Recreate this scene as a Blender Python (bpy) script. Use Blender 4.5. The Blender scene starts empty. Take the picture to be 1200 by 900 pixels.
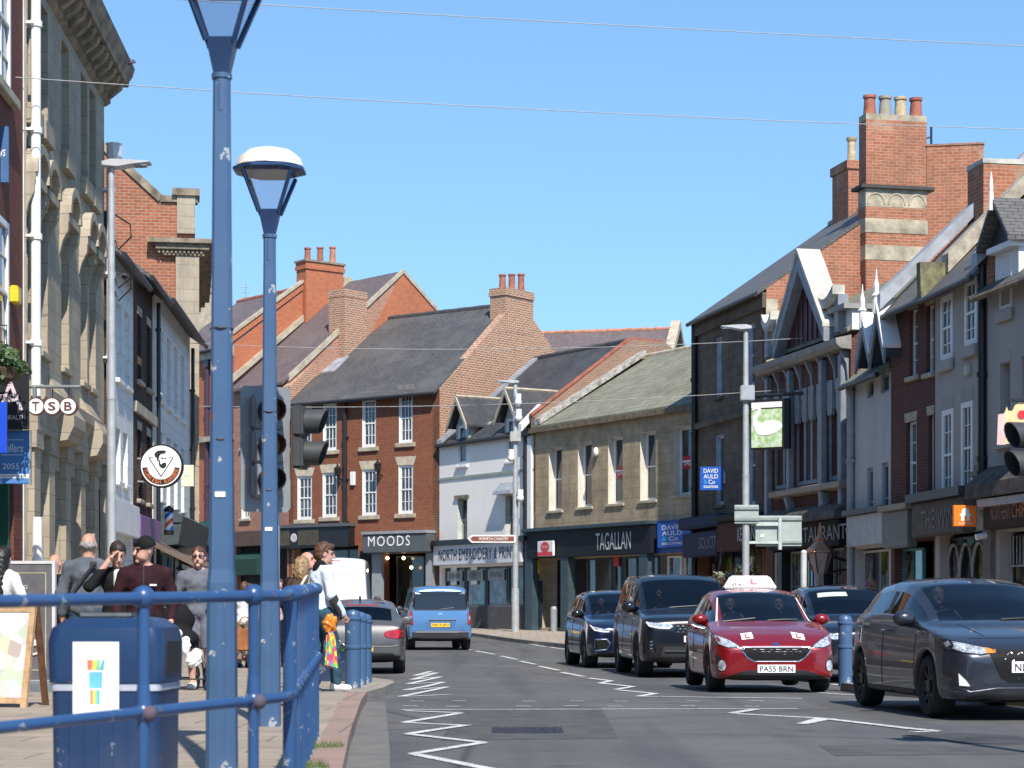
import bpy, bmesh, math, random
import numpy as np
from mathutils import Vector, Matrix
from mathutils.bvhtree import BVHTree
random.seed(7)
R = math.radians
SC = bpy.context.scene
COL = SC.collection
# ------------------------------------------------------------------ camera
F = 2400.0            # focal length in pixels of the 1200 px wide photograph
K = F / 2400.0
H = 1.07              # camera height over the road
YH = 717.0            # horizon row
cam = bpy.data.cameras.new('camera'); cam_o = bpy.data.objects.new('camera', cam); COL.objects.link(cam_o)
cam.sensor_width = 36.0; cam.lens = F / 1200 * 36.0
cam.shift_y = (YH - 450) / 1200.0
cam.clip_start = 0.2; cam.clip_end = 4000
cam_o.location = (0, 0, H); cam_o.rotation_euler = (R(90), 0, 0)
cam.dof.use_dof = True; cam.dof.focus_distance = 36; cam.dof.aperture_fstop = 5.0
SC.camera = cam_o
# ------------------------------------------------------------------ light
SUN_EL, SUN_TH = 48.0, 13.0      # elevation; heading of the light to the left of straight ahead
w = bpy.data.worlds.new("World"); SC.world = w; w.use_nodes = True
nt = w.node_tree
sky = nt.nodes.new('ShaderNodeTexSky'); sky.sky_type = 'NISHITA'; sky.sun_disc = False
sky.sun_elevation = R(SUN_EL); sky.sun_rotation = R(180 - SUN_TH)
sky.air_density = 1.0; sky.dust_density = 0.0; sky.ozone_density = 4.0; sky.altitude = 0
tc = nt.nodes.new('ShaderNodeTexCoord'); mpg = nt.nodes.new('ShaderNodeMapping'); mpg.inputs['Location'].default_value = (0, 0, .13); mpg.inputs['Scale'].default_value = (1, 1, .75)
vn = nt.nodes.new('ShaderNodeVectorMath'); vn.operation = 'NORMALIZE'
nt.links.new(tc.outputs['Generated'], mpg.inputs[0]); nt.links.new(mpg.outputs[0], vn.inputs[0]); nt.links.new(vn.outputs[0], sky.inputs['Vector'])
bg = nt.nodes['Background']; bg.inputs['Strength'].default_value = 0.15
wb = nt.nodes.new('ShaderNodeMix'); wb.data_type = 'RGBA'; wb.blend_type = 'MULTIPLY'; wb.inputs[0].default_value = 1; wb.inputs[7].default_value = (.87, 1.0, 1.0, 1)
nt.links.new(sky.outputs[0], wb.inputs[6]); nt.links.new(wb.outputs[2], bg.inputs['Color'])
sl = bpy.data.lights.new('sun', 'SUN'); sl.energy = 4.9; sl.angle = R(0.53); sl.color = (1.0, 0.935, 0.85)
so = bpy.data.objects.new('sun', sl); COL.objects.link(so)
ldir = Vector((-math.sin(R(SUN_TH)) * math.cos(R(SUN_EL)), math.cos(R(SUN_TH)) * math.cos(R(SUN_EL)), -math.sin(R(SUN_EL))))
so.rotation_euler = ldir.to_track_quat('-Z', 'Y').to_euler()
so.location = (20, -20, 40)
SC.view_settings.view_transform = 'Standard'; SC.view_settings.look = 'None'
SC.view_settings.exposure = 0.5; SC.view_settings.gamma = 1.0
SC.view_settings.use_curve_mapping = False
SC.cycles.max_bounces = 8; SC.cycles.transparent_max_bounces = 10
SC.cycles.use_denoising = True
# ------------------------------------------------------------------ helpers
def W(px, py, Zn):
    """pixel + nominal distance -> world point"""
    Z = Zn * K
    return Vector(((px - 600) / F * Z, Z, H + (YH - py) / F * Z))
def mkmesh(name, verts, faces, smooth=False):
    me = bpy.data.meshes.new(name); me.from_pydata(verts, [], faces); me.update()
    if smooth:
        me.polygons.foreach_set('use_smooth', [True] * len(me.polygons))
    return me
def link(name, me, mat=None, parent=None):
    o = bpy.data.objects.new(name, me); COL.objects.link(o)
    if mat is not None:
        for m in (mat if isinstance(mat, (list, tuple)) else [mat]): me.materials.append(m)
    if parent is not None: o.parent = parent
    return o
def tag(o, label, cat, group=None, kind=None):
    if label: o['label'] = label
    if cat: o['category'] = cat
    if group: o['group'] = group
    if kind: o['kind'] = kind
    return o
def empty(name, loc, rz=0, label=None, cat=None, group=None):
    o = bpy.data.objects.new(name, None); COL.objects.link(o)
    o.location = loc; o.rotation_euler = (0, 0, rz); o.empty_display_size = .3
    return tag(o, label, cat, group)
def copy_tree(o, parent=None):
    c = o.copy(); COL.objects.link(c)
    if parent is not None: c.parent = parent
    for ch in list(o.children): copy_tree(ch, c)
    return c
class MB:
    def __init__(s): s.v = []; s.f = []; s.mi = []; s.m = 0
    def add(s, vs, fs):
        b = len(s.v); s.v += [tuple(p) for p in vs]
        for f in fs: s.f.append(tuple(i + b for i in f)); s.mi.append(s.m)
        return s
    def box(s, x0, x1, y0, y1, z0, z1):
        if x0 > x1: x0, x1 = x1, x0
        if y0 > y1: y0, y1 = y1, y0
        if z0 > z1: z0, z1 = z1, z0
        return s.add([(x0,y0,z0),(x1,y0,z0),(x1,y1,z0),(x0,y1,z0),(x0,y0,z1),(x1,y0,z1),(x1,y1,z1),(x0,y1,z1)],
              [(0,3,2,1),(4,5,6,7),(0,1,5,4),(1,2,6,5),(2,3,7,6),(3,0,4,7)])
    def quad(s, a, b, c, d): return s.add([a, b, c, d], [(0, 1, 2, 3)])
    def prism(s, poly, axis, a0, a1):
        """poly: 2-D points; axis x -> (y,z), y -> (x,z), z -> (x,y)"""
        def P(p, a): return (a, p[0], p[1]) if axis == 'x' else ((p[0], a, p[1]) if axis == 'y' else (p[0], p[1], a))
        n = len(poly); vs = [P(p, a0) for p in poly] + [P(p, a1) for p in poly]
        fs = [tuple(range(n)), tuple(range(2*n-1, n-1, -1))] + [(i, i+n, (i+1) % n + n, (i+1) % n) for i in range(n)]
        ar = sum(poly[i][0]*poly[(i+1) % n][1] - poly[(i+1) % n][0]*poly[i][1] for i in range(n))
        flip = (ar > 0) == (a1 > a0)
        if axis == 'y': flip = not flip
        if not flip: fs = [f[::-1] for f in fs]
        # faces above are outward when flip is True for ccw
        return s.add(vs, [f[::-1] for f in fs] if True else fs)
    def cyl(s, p0, p1, r0, r1=None, n=12, caps=True):
        p0, p1 = Vector(p0), Vector(p1); r1 = r0 if r1 is None else r1
        d = (p1 - p0).normalized(); q = d.to_track_quat('Z', 'Y')
        vs = []
        for (p, r) in ((p0, r0), (p1, r1)):
            for i in range(n):
                a = 2*math.pi*(i+.5)/n
                vs.append(p + q @ Vector((math.cos(a)*r, math.sin(a)*r, 0)))
        fs = [(i, (i+1) % n, (i+1) % n + n, i+n) for i in range(n)]
        if caps: fs += [tuple(range(n-1, -1, -1)), tuple(range(n, 2*n))]
        return s.add(vs, fs)
    def tube(s, pts, r, n=8, closed=False):
        pts = [Vector(p) for p in pts]; m = len(pts); vs = []
        rr = r if isinstance(r, (list, tuple)) else [r]*m
        for i, p in enumerate(pts):
            a = pts[(i-1) % m] if (i > 0 or closed) else p
            b = pts[(i+1) % m] if (i < m-1 or closed) else p
            q = (b - a).normalized().to_track_quat('Z', 'Y')
            for k in range(n):
                t = 2*math.pi*k/n; vs.append(p + q @ Vector((math.cos(t)*rr[i], math.sin(t)*rr[i], 0)))
        fs = []
        for i in range(m if closed else m-1):
            j = (i+1) % m
            fs += [(i*n+k, i*n+(k+1) % n, j*n+(k+1) % n, j*n+k) for k in range(n)]
        if not closed: fs += [tuple(range(n-1, -1, -1)), tuple(range((m-1)*n, m*n))]
        return s.add(vs, fs)
    def lathe(s, prof, n=16, c=(0, 0, 0), axis='z', sx=1, sy=1, off=0.0, caps=True):
        vs = []; m = len(prof)
        for (r, h) in prof:
            for k in range(n):
                t = 2*math.pi*(k+off)/n; a, b = math.cos(t)*r*sx, math.sin(t)*r*sy
                vs.append({'z': (c[0]+a, c[1]+b, c[2]+h), 'x': (c[0]+h, c[1]+a, c[2]+b), 'y': (c[0]+a, c[1]+h, c[2]+b)}[axis])
        fs = []
        for i in range(m-1): fs += [(i*n+k, i*n+(k+1) % n, (i+1)*n+(k+1) % n, (i+1)*n+k) for k in range(n)]
        if caps: fs += [tuple(range(n-1, -1, -1)), tuple(range((m-1)*n, m*n))]
        return s.add(vs, fs)
    def ball(s, c, rx, ry=None, rz=None, n=12, m=8):
        ry = rx if ry is None else ry; rz = rx if rz is None else rz
        prof = [(max(1e-4, math.sin(math.pi*i/m)), -math.cos(math.pi*i/m)) for i in range(m+1)]
        vs = []
        for (r, h) in prof:
            for k in range(n):
                t = 2*math.pi*k/n; vs.append((c[0]+math.cos(t)*r*rx, c[1]+math.sin(t)*r*ry, c[2]+h*rz))
        fs = []
        for i in range(m): fs += [(i*n+k, i*n+(k+1) % n, (i+1)*n+(k+1) % n, (i+1)*n+k) for k in range(n)]
        return s.add(vs, fs)
    def build(s, name, mat, parent=None, smooth=False, bevel=0, label=None, fix=True):
        me = mkmesh(name, s.v, s.f)
        mats = mat if isinstance(mat, (list, tuple)) else [mat]
        if len(mats) > 1: me.polygons.foreach_set('material_index', s.mi)
        bm = bmesh.new(); bm.from_mesh(me)
        if smooth: bmesh.ops.remove_doubles(bm, verts=bm.verts, dist=1e-5)
        if fix: bmesh.ops.recalc_face_normals(bm, faces=bm.faces)
        if bevel: bmesh.ops.bevel(bm, geom=[e for e in bm.edges if len(e.link_faces) == 2 and e.calc_face_angle(0) > .6], offset=bevel, segments=1 if bevel < .02 else 2, affect='EDGES', clamp_overlap=True)
        if smooth:
            for f in bm.faces: f.smooth = True
            for e in bm.edges:
                if len(e.link_faces) == 2 and e.calc_face_angle(0) > R(38): e.smooth = False
        bm.to_mesh(me); bm.free()
        o = link(name, me, mats, parent)
        if label: o['label'] = label
        return o
def text_mesh(txt, w, h, mat, parent, loc, name='lettering', align='CENTER', extrude=.004, rz=0.0, space=1.0, bold=0.0, shear=0.0, fit=True):
    """lettering in the local xz plane of parent facing -y, fitted into w x h, centred on loc"""
    cu = bpy.data.curves.new(name, 'FONT'); cu.body = txt; cu.align_x = 'CENTER'; cu.extrude = 0; cu.space_character = space
    cu.offset = bold; cu.shear = shear; cu.resolution_u = 3
    t = bpy.data.objects.new('tmp', cu); COL.objects.link(t)
    dg = bpy.context.evaluated_depsgraph_get()
    me = bpy.data.meshes.new_from_object(t.evaluated_get(dg)); bpy.data.objects.remove(t)
    co = np.empty(len(me.vertices)*3); me.vertices.foreach_get('co', co); co = co.reshape(-1, 3)
    lo, hi = co.min(0), co.max(0); d = np.maximum(hi-lo, 1e-6)
    sx, sz = w/d[0], h/d[1]
    if not fit: sx = sz = min(sx, sz)
    x = (co[:, 0]-(lo[0]+hi[0])/2)*sx; z = (co[:, 1]-(lo[1]+hi[1])/2)*sz
    ca, sa = math.cos(rz), math.sin(rz)
    out = np.stack([loc[0]+x*ca-z*sa*0, np.full(len(x), loc[1]), loc[2]+z], 1)
    if rz: out[:, 0] = loc[0]+x*ca-z*sa; out[:, 2] = loc[2]+x*sa+z*ca
    me.vertices.foreach_set('co', out.ravel()); me.update()
    return link(name, me, mat, parent)
# ------------------------------------------------------------------ materials
MATS = {}
def newmat(name):
    m = bpy.data.materials.new(name); m.use_nodes = True; n = m.node_tree
    return m, n, n.nodes['Principled BSDF']
def hexc(c): return (c[0], c[1], c[2], 1)
def nn(n, typ, **kw):
    x = n.nodes.new(typ)
    for k, v in kw.items(): setattr(x, k, v)
    return x
def mixc(n, fac, a, b, blend='MIX'):
    m = nn(n, 'ShaderNodeMix', data_type='RGBA', blend_type=blend)
    for i, v in ((0, fac), (6, a), (7, b)):
        if isinstance(v, (int, float)): m.inputs[i].default_value = v
        elif isinstance(v, tuple): m.inputs[i].default_value = hexc(v)
        else: n.links.new(v, m.inputs[i])
    return m.outputs[2]
def noise(n, vec, scale, detail=3, rough=.6):
    t = nn(n, 'ShaderNodeTexNoise'); t.inputs['Scale'].default_value = scale; t.inputs['Detail'].default_value = detail
    t.inputs['Roughness'].default_value = rough
    if vec is not None: n.links.new(vec, t.inputs['Vector'])
    return t.outputs['Fac']
def ramp(n, fac, lo, hi, a=0.0, b=1.0):
    r = nn(n, 'ShaderNodeMapRange'); r.inputs[1].default_value = lo; r.inputs[2].default_value = hi
    r.inputs[3].default_value = a; r.inputs[4].default_value = b
    n.links.new(fac, r.inputs[0]); return r.outputs[0]
def objco(n, which='Object'):
    return nn(n, 'ShaderNodeTexCoord').outputs[which]
def uvz(n, zs=1.0):
    """wall coordinates: (x or y, z) in object space picked by the face normal"""
    tc = nn(n, 'ShaderNodeTexCoord'); s = nn(n, 'ShaderNodeSeparateXYZ'); n.links.new(tc.outputs['Object'], s.inputs[0])
    q = nn(n, 'ShaderNodeSeparateXYZ'); n.links.new(tc.outputs['Normal'], q.inputs[0])
    ab = nn(n, 'ShaderNodeMath', operation='ABSOLUTE'); n.links.new(q.outputs[0], ab.inputs[0])
    gt = nn(n, 'ShaderNodeMath', operation='GREATER_THAN'); n.links.new(ab.outputs[0], gt.inputs[0]); gt.inputs[1].default_value = .6
    mx = nn(n, 'ShaderNodeMix'); n.links.new(gt.outputs[0], mx.inputs[0]); n.links.new(s.outputs[0], mx.inputs[2]); n.links.new(s.outputs[1], mx.inputs[3])
    mz = nn(n, 'ShaderNodeMath', operation='MULTIPLY'); n.links.new(s.outputs[2], mz.inputs[0]); mz.inputs[1].default_value = zs
    c = nn(n, 'ShaderNodeCombineXYZ'); n.links.new(mx.outputs[0], c.inputs[0]); n.links.new(mz.outputs[0], c.inputs[1])
    return c.outputs[0]
def bumpn(n, p, h, strength, dist=.01):
    b = nn(n, 'ShaderNodeBump'); b.inputs['Strength'].default_value = strength; b.inputs['Distance'].default_value = dist
    n.links.new(h, b.inputs['Height']); n.links.new(b.outputs[0], p.inputs['Normal'])
def plain(name, col, rough=.6, metal=0.0, var=.12, scale=4.0, bump=0.0, coat=0.0, spec=.5, col2=None, streak=False, bscale=None):
    if name in MATS: return MATS[name]
    m, n, p = newmat(name)
    oc = objco(n)
    if streak:
        mp = nn(n, 'ShaderNodeMapping'); mp.inputs['Scale'].default_value = (1, 1, .18); n.links.new(oc, mp.inputs[0]); oc2 = mp.outputs[0]
    else: oc2 = oc
    f = noise(n, oc2, scale, 4, .65)
    c2 = col2 if col2 else tuple(max(0, c*(1-2.2*var)) for c in col)
    c1 = tuple(min(1, c*(1+.6*var)) for c in col)
    n.links.new(mixc(n, ramp(n, f, .32, .68), c2, c1), p.inputs['Base Color'])
    p.inputs['Roughness'].default_value = rough; p.inputs['Metallic'].default_value = metal
    p.inputs['Specular IOR Level'].default_value = spec
    p.inputs['Coat Weight'].default_value = coat; p.inputs['Coat Roughness'].default_value = .04
    if bump: bumpn(n, p, noise(n, oc, bscale or scale*12, 3), bump, .01)
    MATS[name] = m; return m
def brick(name, c1, c2, mortar, bw=.235, rh=.078, ms=.011, stain=(.05, .04, .035), stain_amt=.35, bump=.5, patch=None, off=.5, rough=.85, zs=1.0, streak=True, var2=None):
    if name in MATS: return MATS[name]
    m, n, p = newmat(name); v = uvz(n, zs); oc = objco(n)
    wob = nn(n, 'ShaderNodeVectorMath', operation='ADD')
    nz = nn(n, 'ShaderNodeTexNoise'); nz.inputs['Scale'].default_value = 2.0; n.links.new(oc, nz.inputs['Vector'])
    sb = nn(n, 'ShaderNodeVectorMath', operation='SUBTRACT'); n.links.new(nz.outputs['Color'], sb.inputs[0]); sb.inputs[1].default_value = (.5, .5, .5)
    sc = nn(n, 'ShaderNodeVectorMath', operation='SCALE'); n.links.new(sb.outputs[0], sc.inputs[0]); sc.inputs['Scale'].default_value = .03
    n.links.new(v, wob.inputs[0]); n.links.new(sc.outputs[0], wob.inputs[1]); v = wob.outputs[0]
    b = nn(n, 'ShaderNodeTexBrick'); b.offset = off; n.links.new(v, b.inputs['Vector'])
    for k, x in (('Scale', 1.0), ('Mortar Size', ms), ('Mortar Smooth', .3), ('Bias', 0.0), ('Brick Width', bw), ('Row Height', rh)): b.inputs[k].default_value = x
    b.inputs['Color1'].default_value = hexc(c1); b.inputs['Color2'].default_value = hexc(c2); b.inputs['Mortar'].default_value = hexc(mortar)
    col = b.outputs['Color']
    # per brick tone noise, large weather patches, vertical streaks
    f1 = noise(n, v, 1/bw*1.3, 2, .7)
    col = mixc(n, ramp(n, f1, .5, .75, 0, .5), col, var2 or tuple(c*.55 for c in c1))
    f2 = noise(n, oc, .55, 5, .7)
    col = mixc(n, ramp(n, f2, .45, .75, 0, stain_amt), col, stain)
    if streak:
        mp = nn(n, 'ShaderNodeMapping'); mp.inputs['Scale'].default_value = (1.6, 1.6, .12); n.links.new(oc, mp.inputs[0])
        f3 = noise(n, mp.outputs[0], 1.5, 4, .7)
        col = mixc(n, ramp(n, f3, .52, .8, 0, stain_amt*.8), col, stain)
    if patch:
        f4 = noise(n, oc, .8, 3, .6)
        col = mixc(n, ramp(n, f4, .58, .66, 0, .55), col, patch)
    n.links.new(col, p.inputs['Base Color'])
    p.inputs['Roughness'].default_value = rough; p.inputs['Specular IOR Level'].default_value = .25
    hgt = nn(n, 'ShaderNodeMath', operation='MULTIPLY_ADD'); n.links.new(b.outputs['Fac'], hgt.inputs[0]); hgt.inputs[1].default_value = -1
    n.links.new(noise(n, oc, 30, 3), hgt.inputs[2])
    bumpn(n, p, hgt.outputs[0], bump, .012)
    MATS[name] = m; return m
def slate(name, c1, c2, gap=(.02, .02, .022), bw=.30, rh=.13, moss=None, rough=.55, zs=1.55):
    return brick(name, c1, c2, gap, bw, rh, .008, stain=moss or tuple(c*.6 for c in c1), stain_amt=.85, bump=.8, rough=rough, zs=zs, var2=tuple(c*1.5 for c in c1))
def winglass(name, col=(.02, .024, .028), col2=(.12, .125, .125), rough=.03, amt=.6):
    """old window glass: dark rooms with pale blinds and curtains behind, slightly wavy reflection"""
    if name in MATS: return MATS[name]
    m, n, p = newmat(name); oc = objco(n)
    mp = nn(n, 'ShaderNodeMapping'); mp.inputs['Scale'].default_value = (2.2, 2.2, .7); n.links.new(oc, mp.inputs[0])
    f = noise(n, mp.outputs[0], 1.4, 2, .5)
    n.links.new(mixc(n, ramp(n, f, .5, .6, 0, amt), col, col2), p.inputs['Base Color'])
    p.inputs['Roughness'].default_value = rough; p.inputs['Specular IOR Level'].default_value = .9
    bumpn(n, p, noise(n, oc, 1.2, 2), .08, .05)
    MATS[name] = m; return m
def carpaint(name, col, metal=.3, rough=.28, coat=1.0):
    if name in MATS: return MATS[name]
    m, n, p = newmat(name); oc = objco(n)
    f = noise(n, oc, 3.0, 4, .7)
    n.links.new(mixc(n, ramp(n, f, .3, .7), tuple(c*.92 for c in col), tuple(min(1, c*1.06) for c in col)), p.inputs['Base Color'])
    p.inputs['Metallic'].default_value = metal; p.inputs['Roughness'].default_value = rough
    p.inputs['Coat Weight'].default_value = coat; p.inputs['Coat Roughness'].default_value = .015
    MATS[name] = m; return m
def carglass(name, tint=.16):
    if name in MATS: return MATS[name]
    m, n, p = newmat(name); out = n.nodes['Material Output']
    tr = nn(n, 'ShaderNodeBsdfTransparent'); tr.inputs[0].default_value = (tint*.9, tint, tint*1.02, 1)
    gl = nn(n, 'ShaderNodeBsdfGlossy'); gl.inputs['Roughness'].default_value = .01; gl.inputs[0].default_value = (.95, .97, 1, 1)
    fr = nn(n, 'ShaderNodeFresnel'); fr.inputs['IOR'].default_value = 1.6
    mx = nn(n, 'ShaderNodeMixShader'); n.links.new(fr.outputs[0], mx.inputs[0]); n.links.new(tr.outputs[0], mx.inputs[1]); n.links.new(gl.outputs[0], mx.inputs[2])
    n.links.new(mx.outputs[0], out.inputs['Surface'])
    MATS[name] = m; return m
def paint_worn(name, col, under=(.42, .43, .42), amt=.5, rough=.38, scale=2.5):
    """thick gloss paint over metal with chipped pale patches and rust specks"""
    if name in MATS: return MATS[name]
    m, n, p = newmat(name); oc = objco(n)
    c = mixc(n, ramp(n, noise(n, oc, 1.3, 4, .7), .3, .7), tuple(x*.86 for x in col), tuple(x*1.12 for x in col))
    f = noise(n, oc, scale*2.2, 5, .72)
    c = mixc(n, ramp(n, f, .655-.09*amt, .665-.09*amt, 0, .85), c, under)
    c = mixc(n, ramp(n, noise(n, oc, .8, 3, .6), .5, .7, 0, .35), c, tuple(x*.5+.09 for x in col))
    f2 = noise(n, oc, scale*5, 4, .6)
    c = mixc(n, ramp(n, f2, .70, .72, 0, .8), c, (.16, .08, .05))
    n.links.new(c, p.inputs['Base Color']); p.inputs['Roughness'].default_value = rough
    bumpn(n, p, noise(n, oc, 24, 3), .12, .004)
    MATS[name] = m; return m
def emis(name, col, s=1.0):
    if name in MATS: return MATS[name]
    m, n, p = newmat(name); p.inputs['Emission Color'].default_value = hexc(col); p.inputs['Emission Strength'].default_value = s
    p.inputs['Base Color'].default_value = hexc(col); MATS[name] = m; return m
WHITE = plain('white_paint', (.78, .78, .76), .45, var=.06, scale=2)
OFFW = plain('cream_paint', (.66, .62, .52), .5, var=.1, scale=2)
BLACK = plain('black_paint', (.015, .015, .017), .4, var=.1)
DARK = plain('opening_shade_black', (.012, .012, .013), .8, var=.1)  # near-black that paints the unlit depth of openings
CHAR = plain('charcoal_paint', (.05, .053, .058), .45, var=.12)
LEAD = plain('lead_flashing', (.36, .38, .41), .5, var=.15, scale=2, metal=.2)
STONE_TRIM = plain('stone_trim', (.45, .39, .29), .8, var=.18, scale=3, bump=.3)
GREYSTEEL = plain('galvanised_steel', (.42, .44, .45), .45, metal=.5, var=.1, scale=5)
GLASS = winglass('window_glass')
m, n, p = newmat('shop_glass'); oc = objco(n)      # dim goods and fittings seen through a dark shop window
vo = nn(n, 'ShaderNodeTexVoronoi'); vo.inputs['Scale'].default_value = 1.7; mp = nn(n, 'ShaderNodeMapping'); mp.inputs['Scale'].default_value = (1.6, 1, .8); n.links.new(oc, mp.inputs[0]); n.links.new(mp.outputs[0], vo.inputs['Vector'])
c = mixc(n, ramp(n, noise(n, oc, 1.6, 4, .6), .45, .62, 0, .8), (.010, .012, .012), mixc(n, .7, vo.outputs['Color'], (.07, .06, .05), 'MULTIPLY'))
n.links.new(c, p.inputs['Base Color']); p.inputs['Roughness'].default_value = .02; p.inputs['Specular IOR Level'].default_value = .8; bumpn(n, p, noise(n, oc, .9, 2), .06, .05); GLASS_D = m
PIPE_B = plain('black_iron_pipe', (.018, .018, .02), .4, var=.1)
WTXT = plain('white_lettering', (.8, .8, .78), .5, var=.02)
BTXT = plain('black_lettering', (.012, .012, .013), .5, var=.02)
# ------------------------------------------------------------------ ground
def sst(a, b, x):
    t = np.clip((x-a)/(b-a), 0, 1); return t*t*(3-2*t)
def G(X, Y):
    """road surface height: rises gently towards the far side of the bend"""
    Y = np.asarray(Y, float)
    return .30*sst(60*K, 84*K, Y)-.10*(sst(24*K, 33*K, Y)-sst(46*K, 57*K, Y))
def ground_sheet(name, xs, ys, mat, dz, mask=None, kind='structure', skirt=0.0, label=None):
    xs = np.asarray(xs); ys = np.asarray(ys)
    vs = [(float(x), float(y), float(G(x, y))+dz) for y in ys for x in xs]; nx = len(xs); fs = []
    for j in range(len(ys)-1):
        for i in range(nx-1): fs.append((j*nx+i, j*nx+i+1, (j+1)*nx+i+1, (j+1)*nx+i))
    o = link(name, mkmesh(name, vs, fs), mat); tag(o, label, None, kind=kind); return o
def strip(name, left, right, mat, dz, kerb=0.0, n=40, kind='structure', cols=6, label=None):
    """sheet between two polylines (same number of points), with a vertical drop of kerb along its left and right edges"""
    def res(pl):
        pl = [Vector(p) for p in pl]; out = []
        L = [0]
        for a, b in zip(pl, pl[1:]): L.append(L[-1]+(b-a).length)
        for k in range(n+1):
            d = L[-1]*k/n
            for i in range(len(pl)-1):
                if d <= L[i+1]+1e-9: out.append(pl[i].lerp(pl[i+1], (d-L[i])/max(1e-9, L[i+1]-L[i]))); break
        return out
    a, b = res(left), res(right); rows = []
    for p, q in zip(a, b):
        row = [p.lerp(q, t/cols) for t in range(cols+1)]
        rows.append([(v.x, v.y, float(G(v.x, v.y))+dz) for v in row])
        if kerb: rows[-1] = [(*rows[-1][0][:2], rows[-1][0][2]-kerb)] + rows[-1] + [(*rows[-1][-1][:2], rows[-1][-1][2]-kerb)]
    m = len(rows[0]); vs = [v for r in rows for v in r]
    fs = [(j*m+i, j*m+i+1, (j+1)*m+i+1, (j+1)*m+i) for j in range(n) for i in range(m-1)]
    o = link(name, mkmesh(name, vs, fs), mat); tag(o, label, None, kind=kind); return o
# asphalt
m, n, p = newmat('asphalt'); oc = objco(n)
c = mixc(n, ramp(n, noise(n, oc, .35, 5, .7), .3, .7), (.054, .054, .055), (.108, .105, .100))
c = mixc(n, ramp(n, noise(n, oc, 60, 2), .35, .7, 0, .4), c, (.15, .15, .15))
c = mixc(n, ramp(n, noise(n, oc, 1.1, 6, .75), .55, .68, 0, .75), c, (.042, .042, .044))
mp = nn(n, 'ShaderNodeMapping'); mp.inputs['Scale'].default_value = (.9, .05, 1); n.links.new(oc, mp.inputs[0])
c = mixc(n, ramp(n, noise(n, mp.outputs[0], 1.0, 3), .48, .66, 0, .6), c, (.042, .042, .045))
vo = nn(n, 'ShaderNodeTexVoronoi', feature='DISTANCE_TO_EDGE'); vo.inputs['Scale'].default_value = .16; n.links.new(oc, vo.inputs['Vector'])
c = mixc(n, ramp(n, vo.outputs['Distance'], .0, .008, .8, 0), c, (.03, .03, .032))
n.links.new(c, p.inputs['Base Color']); p.inputs['Roughness'].default_value = .85
bumpn(n, p, noise(n, oc, 70, 3), .5, .008); ASPH = m
def flags(name, c1, c2, bw, rh, mortar=(.12, .11, .1), stain=(.13, .12, .10)):
    m, n, p = newmat(name); oc = objco(n)
    b = nn(n, 'ShaderNodeTexBrick'); n.links.new(oc, b.inputs['Vector'])
    for k, x in (('Scale', 1.0), ('Mortar Size', .012), ('Brick Width', bw), ('Row Height', rh)): b.inputs[k].default_value = x
    b.inputs['Color1'].default_value = hexc(c1); b.inputs['Color2'].default_value = hexc(c2); b.inputs['Mortar'].default_value = hexc(mortar)
    c = mixc(n, ramp(n, noise(n, oc, 1.2, 6, .75), .42, .7, 0, .6), b.outputs['Color'], stain)
    c = mixc(n, ramp(n, noise(n, oc, 9, 3, .6), .62, .68, 0, .4), c, (.06, .06, .055))
    c = mixc(n, ramp(n, noise(n, oc, 50, 2), .3, .7, 0, .3), c, tuple(x*.7 for x in c1))
    n.links.new(c, p.inputs['Base Color']); p.inputs['Roughness'].default_value = .8
    bumpn(n, p, noise(n, oc, 40, 3), .3, .006); return m
FLAGS = flags('paving_flags', (.36, .30, .235), (.30, .255, .20), .9, .6)
FLAGS2 = flags('paving_flags_far', (.40, .34, .27), (.35, .29, .23), .6, .45)
PINK = flags('pink_kerb_stone', (.33, .215, .175), (.29, .20, .165), .9, 2.0)
GREYK = flags('grey_kerb_stone', (.33, .29, .24), (.28, .25, .21), .9, 2.0)
m, n, p = newmat('road_paint'); oc = objco(n)
c = mixc(n, ramp(n, noise(n, oc, 3, 4, .7), .3, .7), (.42, .42, .41), (.68, .68, .66))
c = mixc(n, ramp(n, noise(n, oc, 22, 5, .8), .54, .6, 0, .85), c, (.085, .085, .086))
n.links.new(c, p.inputs['Base Color']); p.inputs['Roughness'].default_value = .75; LINE = m
xs = np.concatenate([np.linspace(-400, -30, 9), np.linspace(-26, 40, 34), np.linspace(50, 400, 9)])
ys = np.concatenate([np.linspace(-60, 20, 9), np.linspace(21, 110, 90), np.linspace(120, 1500, 14)])
ground_sheet('road', xs, ys, ASPH, 0.0)
def kerbL(Z): return -.36 - .0583/K*Z           # left kerb line; Z in metres
def wallL(Z): return -6.2 - .0583/K*Z
# left pavement: kerb stones with a rounded build out at the crossing
KL = [(kerbL(4), 4), (-1.0, 12*K), (-1.27, 16*K), (-1.62, 22*K), (-1.72, 24.3*K)]
KL2 = [(-1.72, 24.3*K), (-1.62, 25.2*K), (-1.70, 30*K), (-1.95, 32.3*K), (-3.75, 34.2*K), (-4.0, 48*K), (-6.2, 52*K), (-6.5, 62*K), (-8.4, 69*K), (-12, 74*K), (-22, 79*K), (-60, 85*K)]
def off(pl, d): return [(x-d, y) for x, y in pl]
strip('kerb', [(x-.21, y) for x, y in KL], KL, PINK, .125, kerb=.125, n=30, cols=2)
strip('kerb', [(x-.30, y) for x, y in KL2], KL2, GREYK, .125, kerb=.125, n=60, cols=2)
strip('pavement', [(-40, 4), (-40, 24.3*K)], [(x-.20, y) for x, y in (KL[0], KL[-1])], FLAGS, .121, n=20, cols=8)
strip('pavement', [(-40, 24.3*K)]*1 + [(-40, 40*K), (-40, 60*K), (-60, 85.5*K)], [(x-.29, y) for x, y in KL2], FLAGS, .121, n=60, cols=8)
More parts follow.
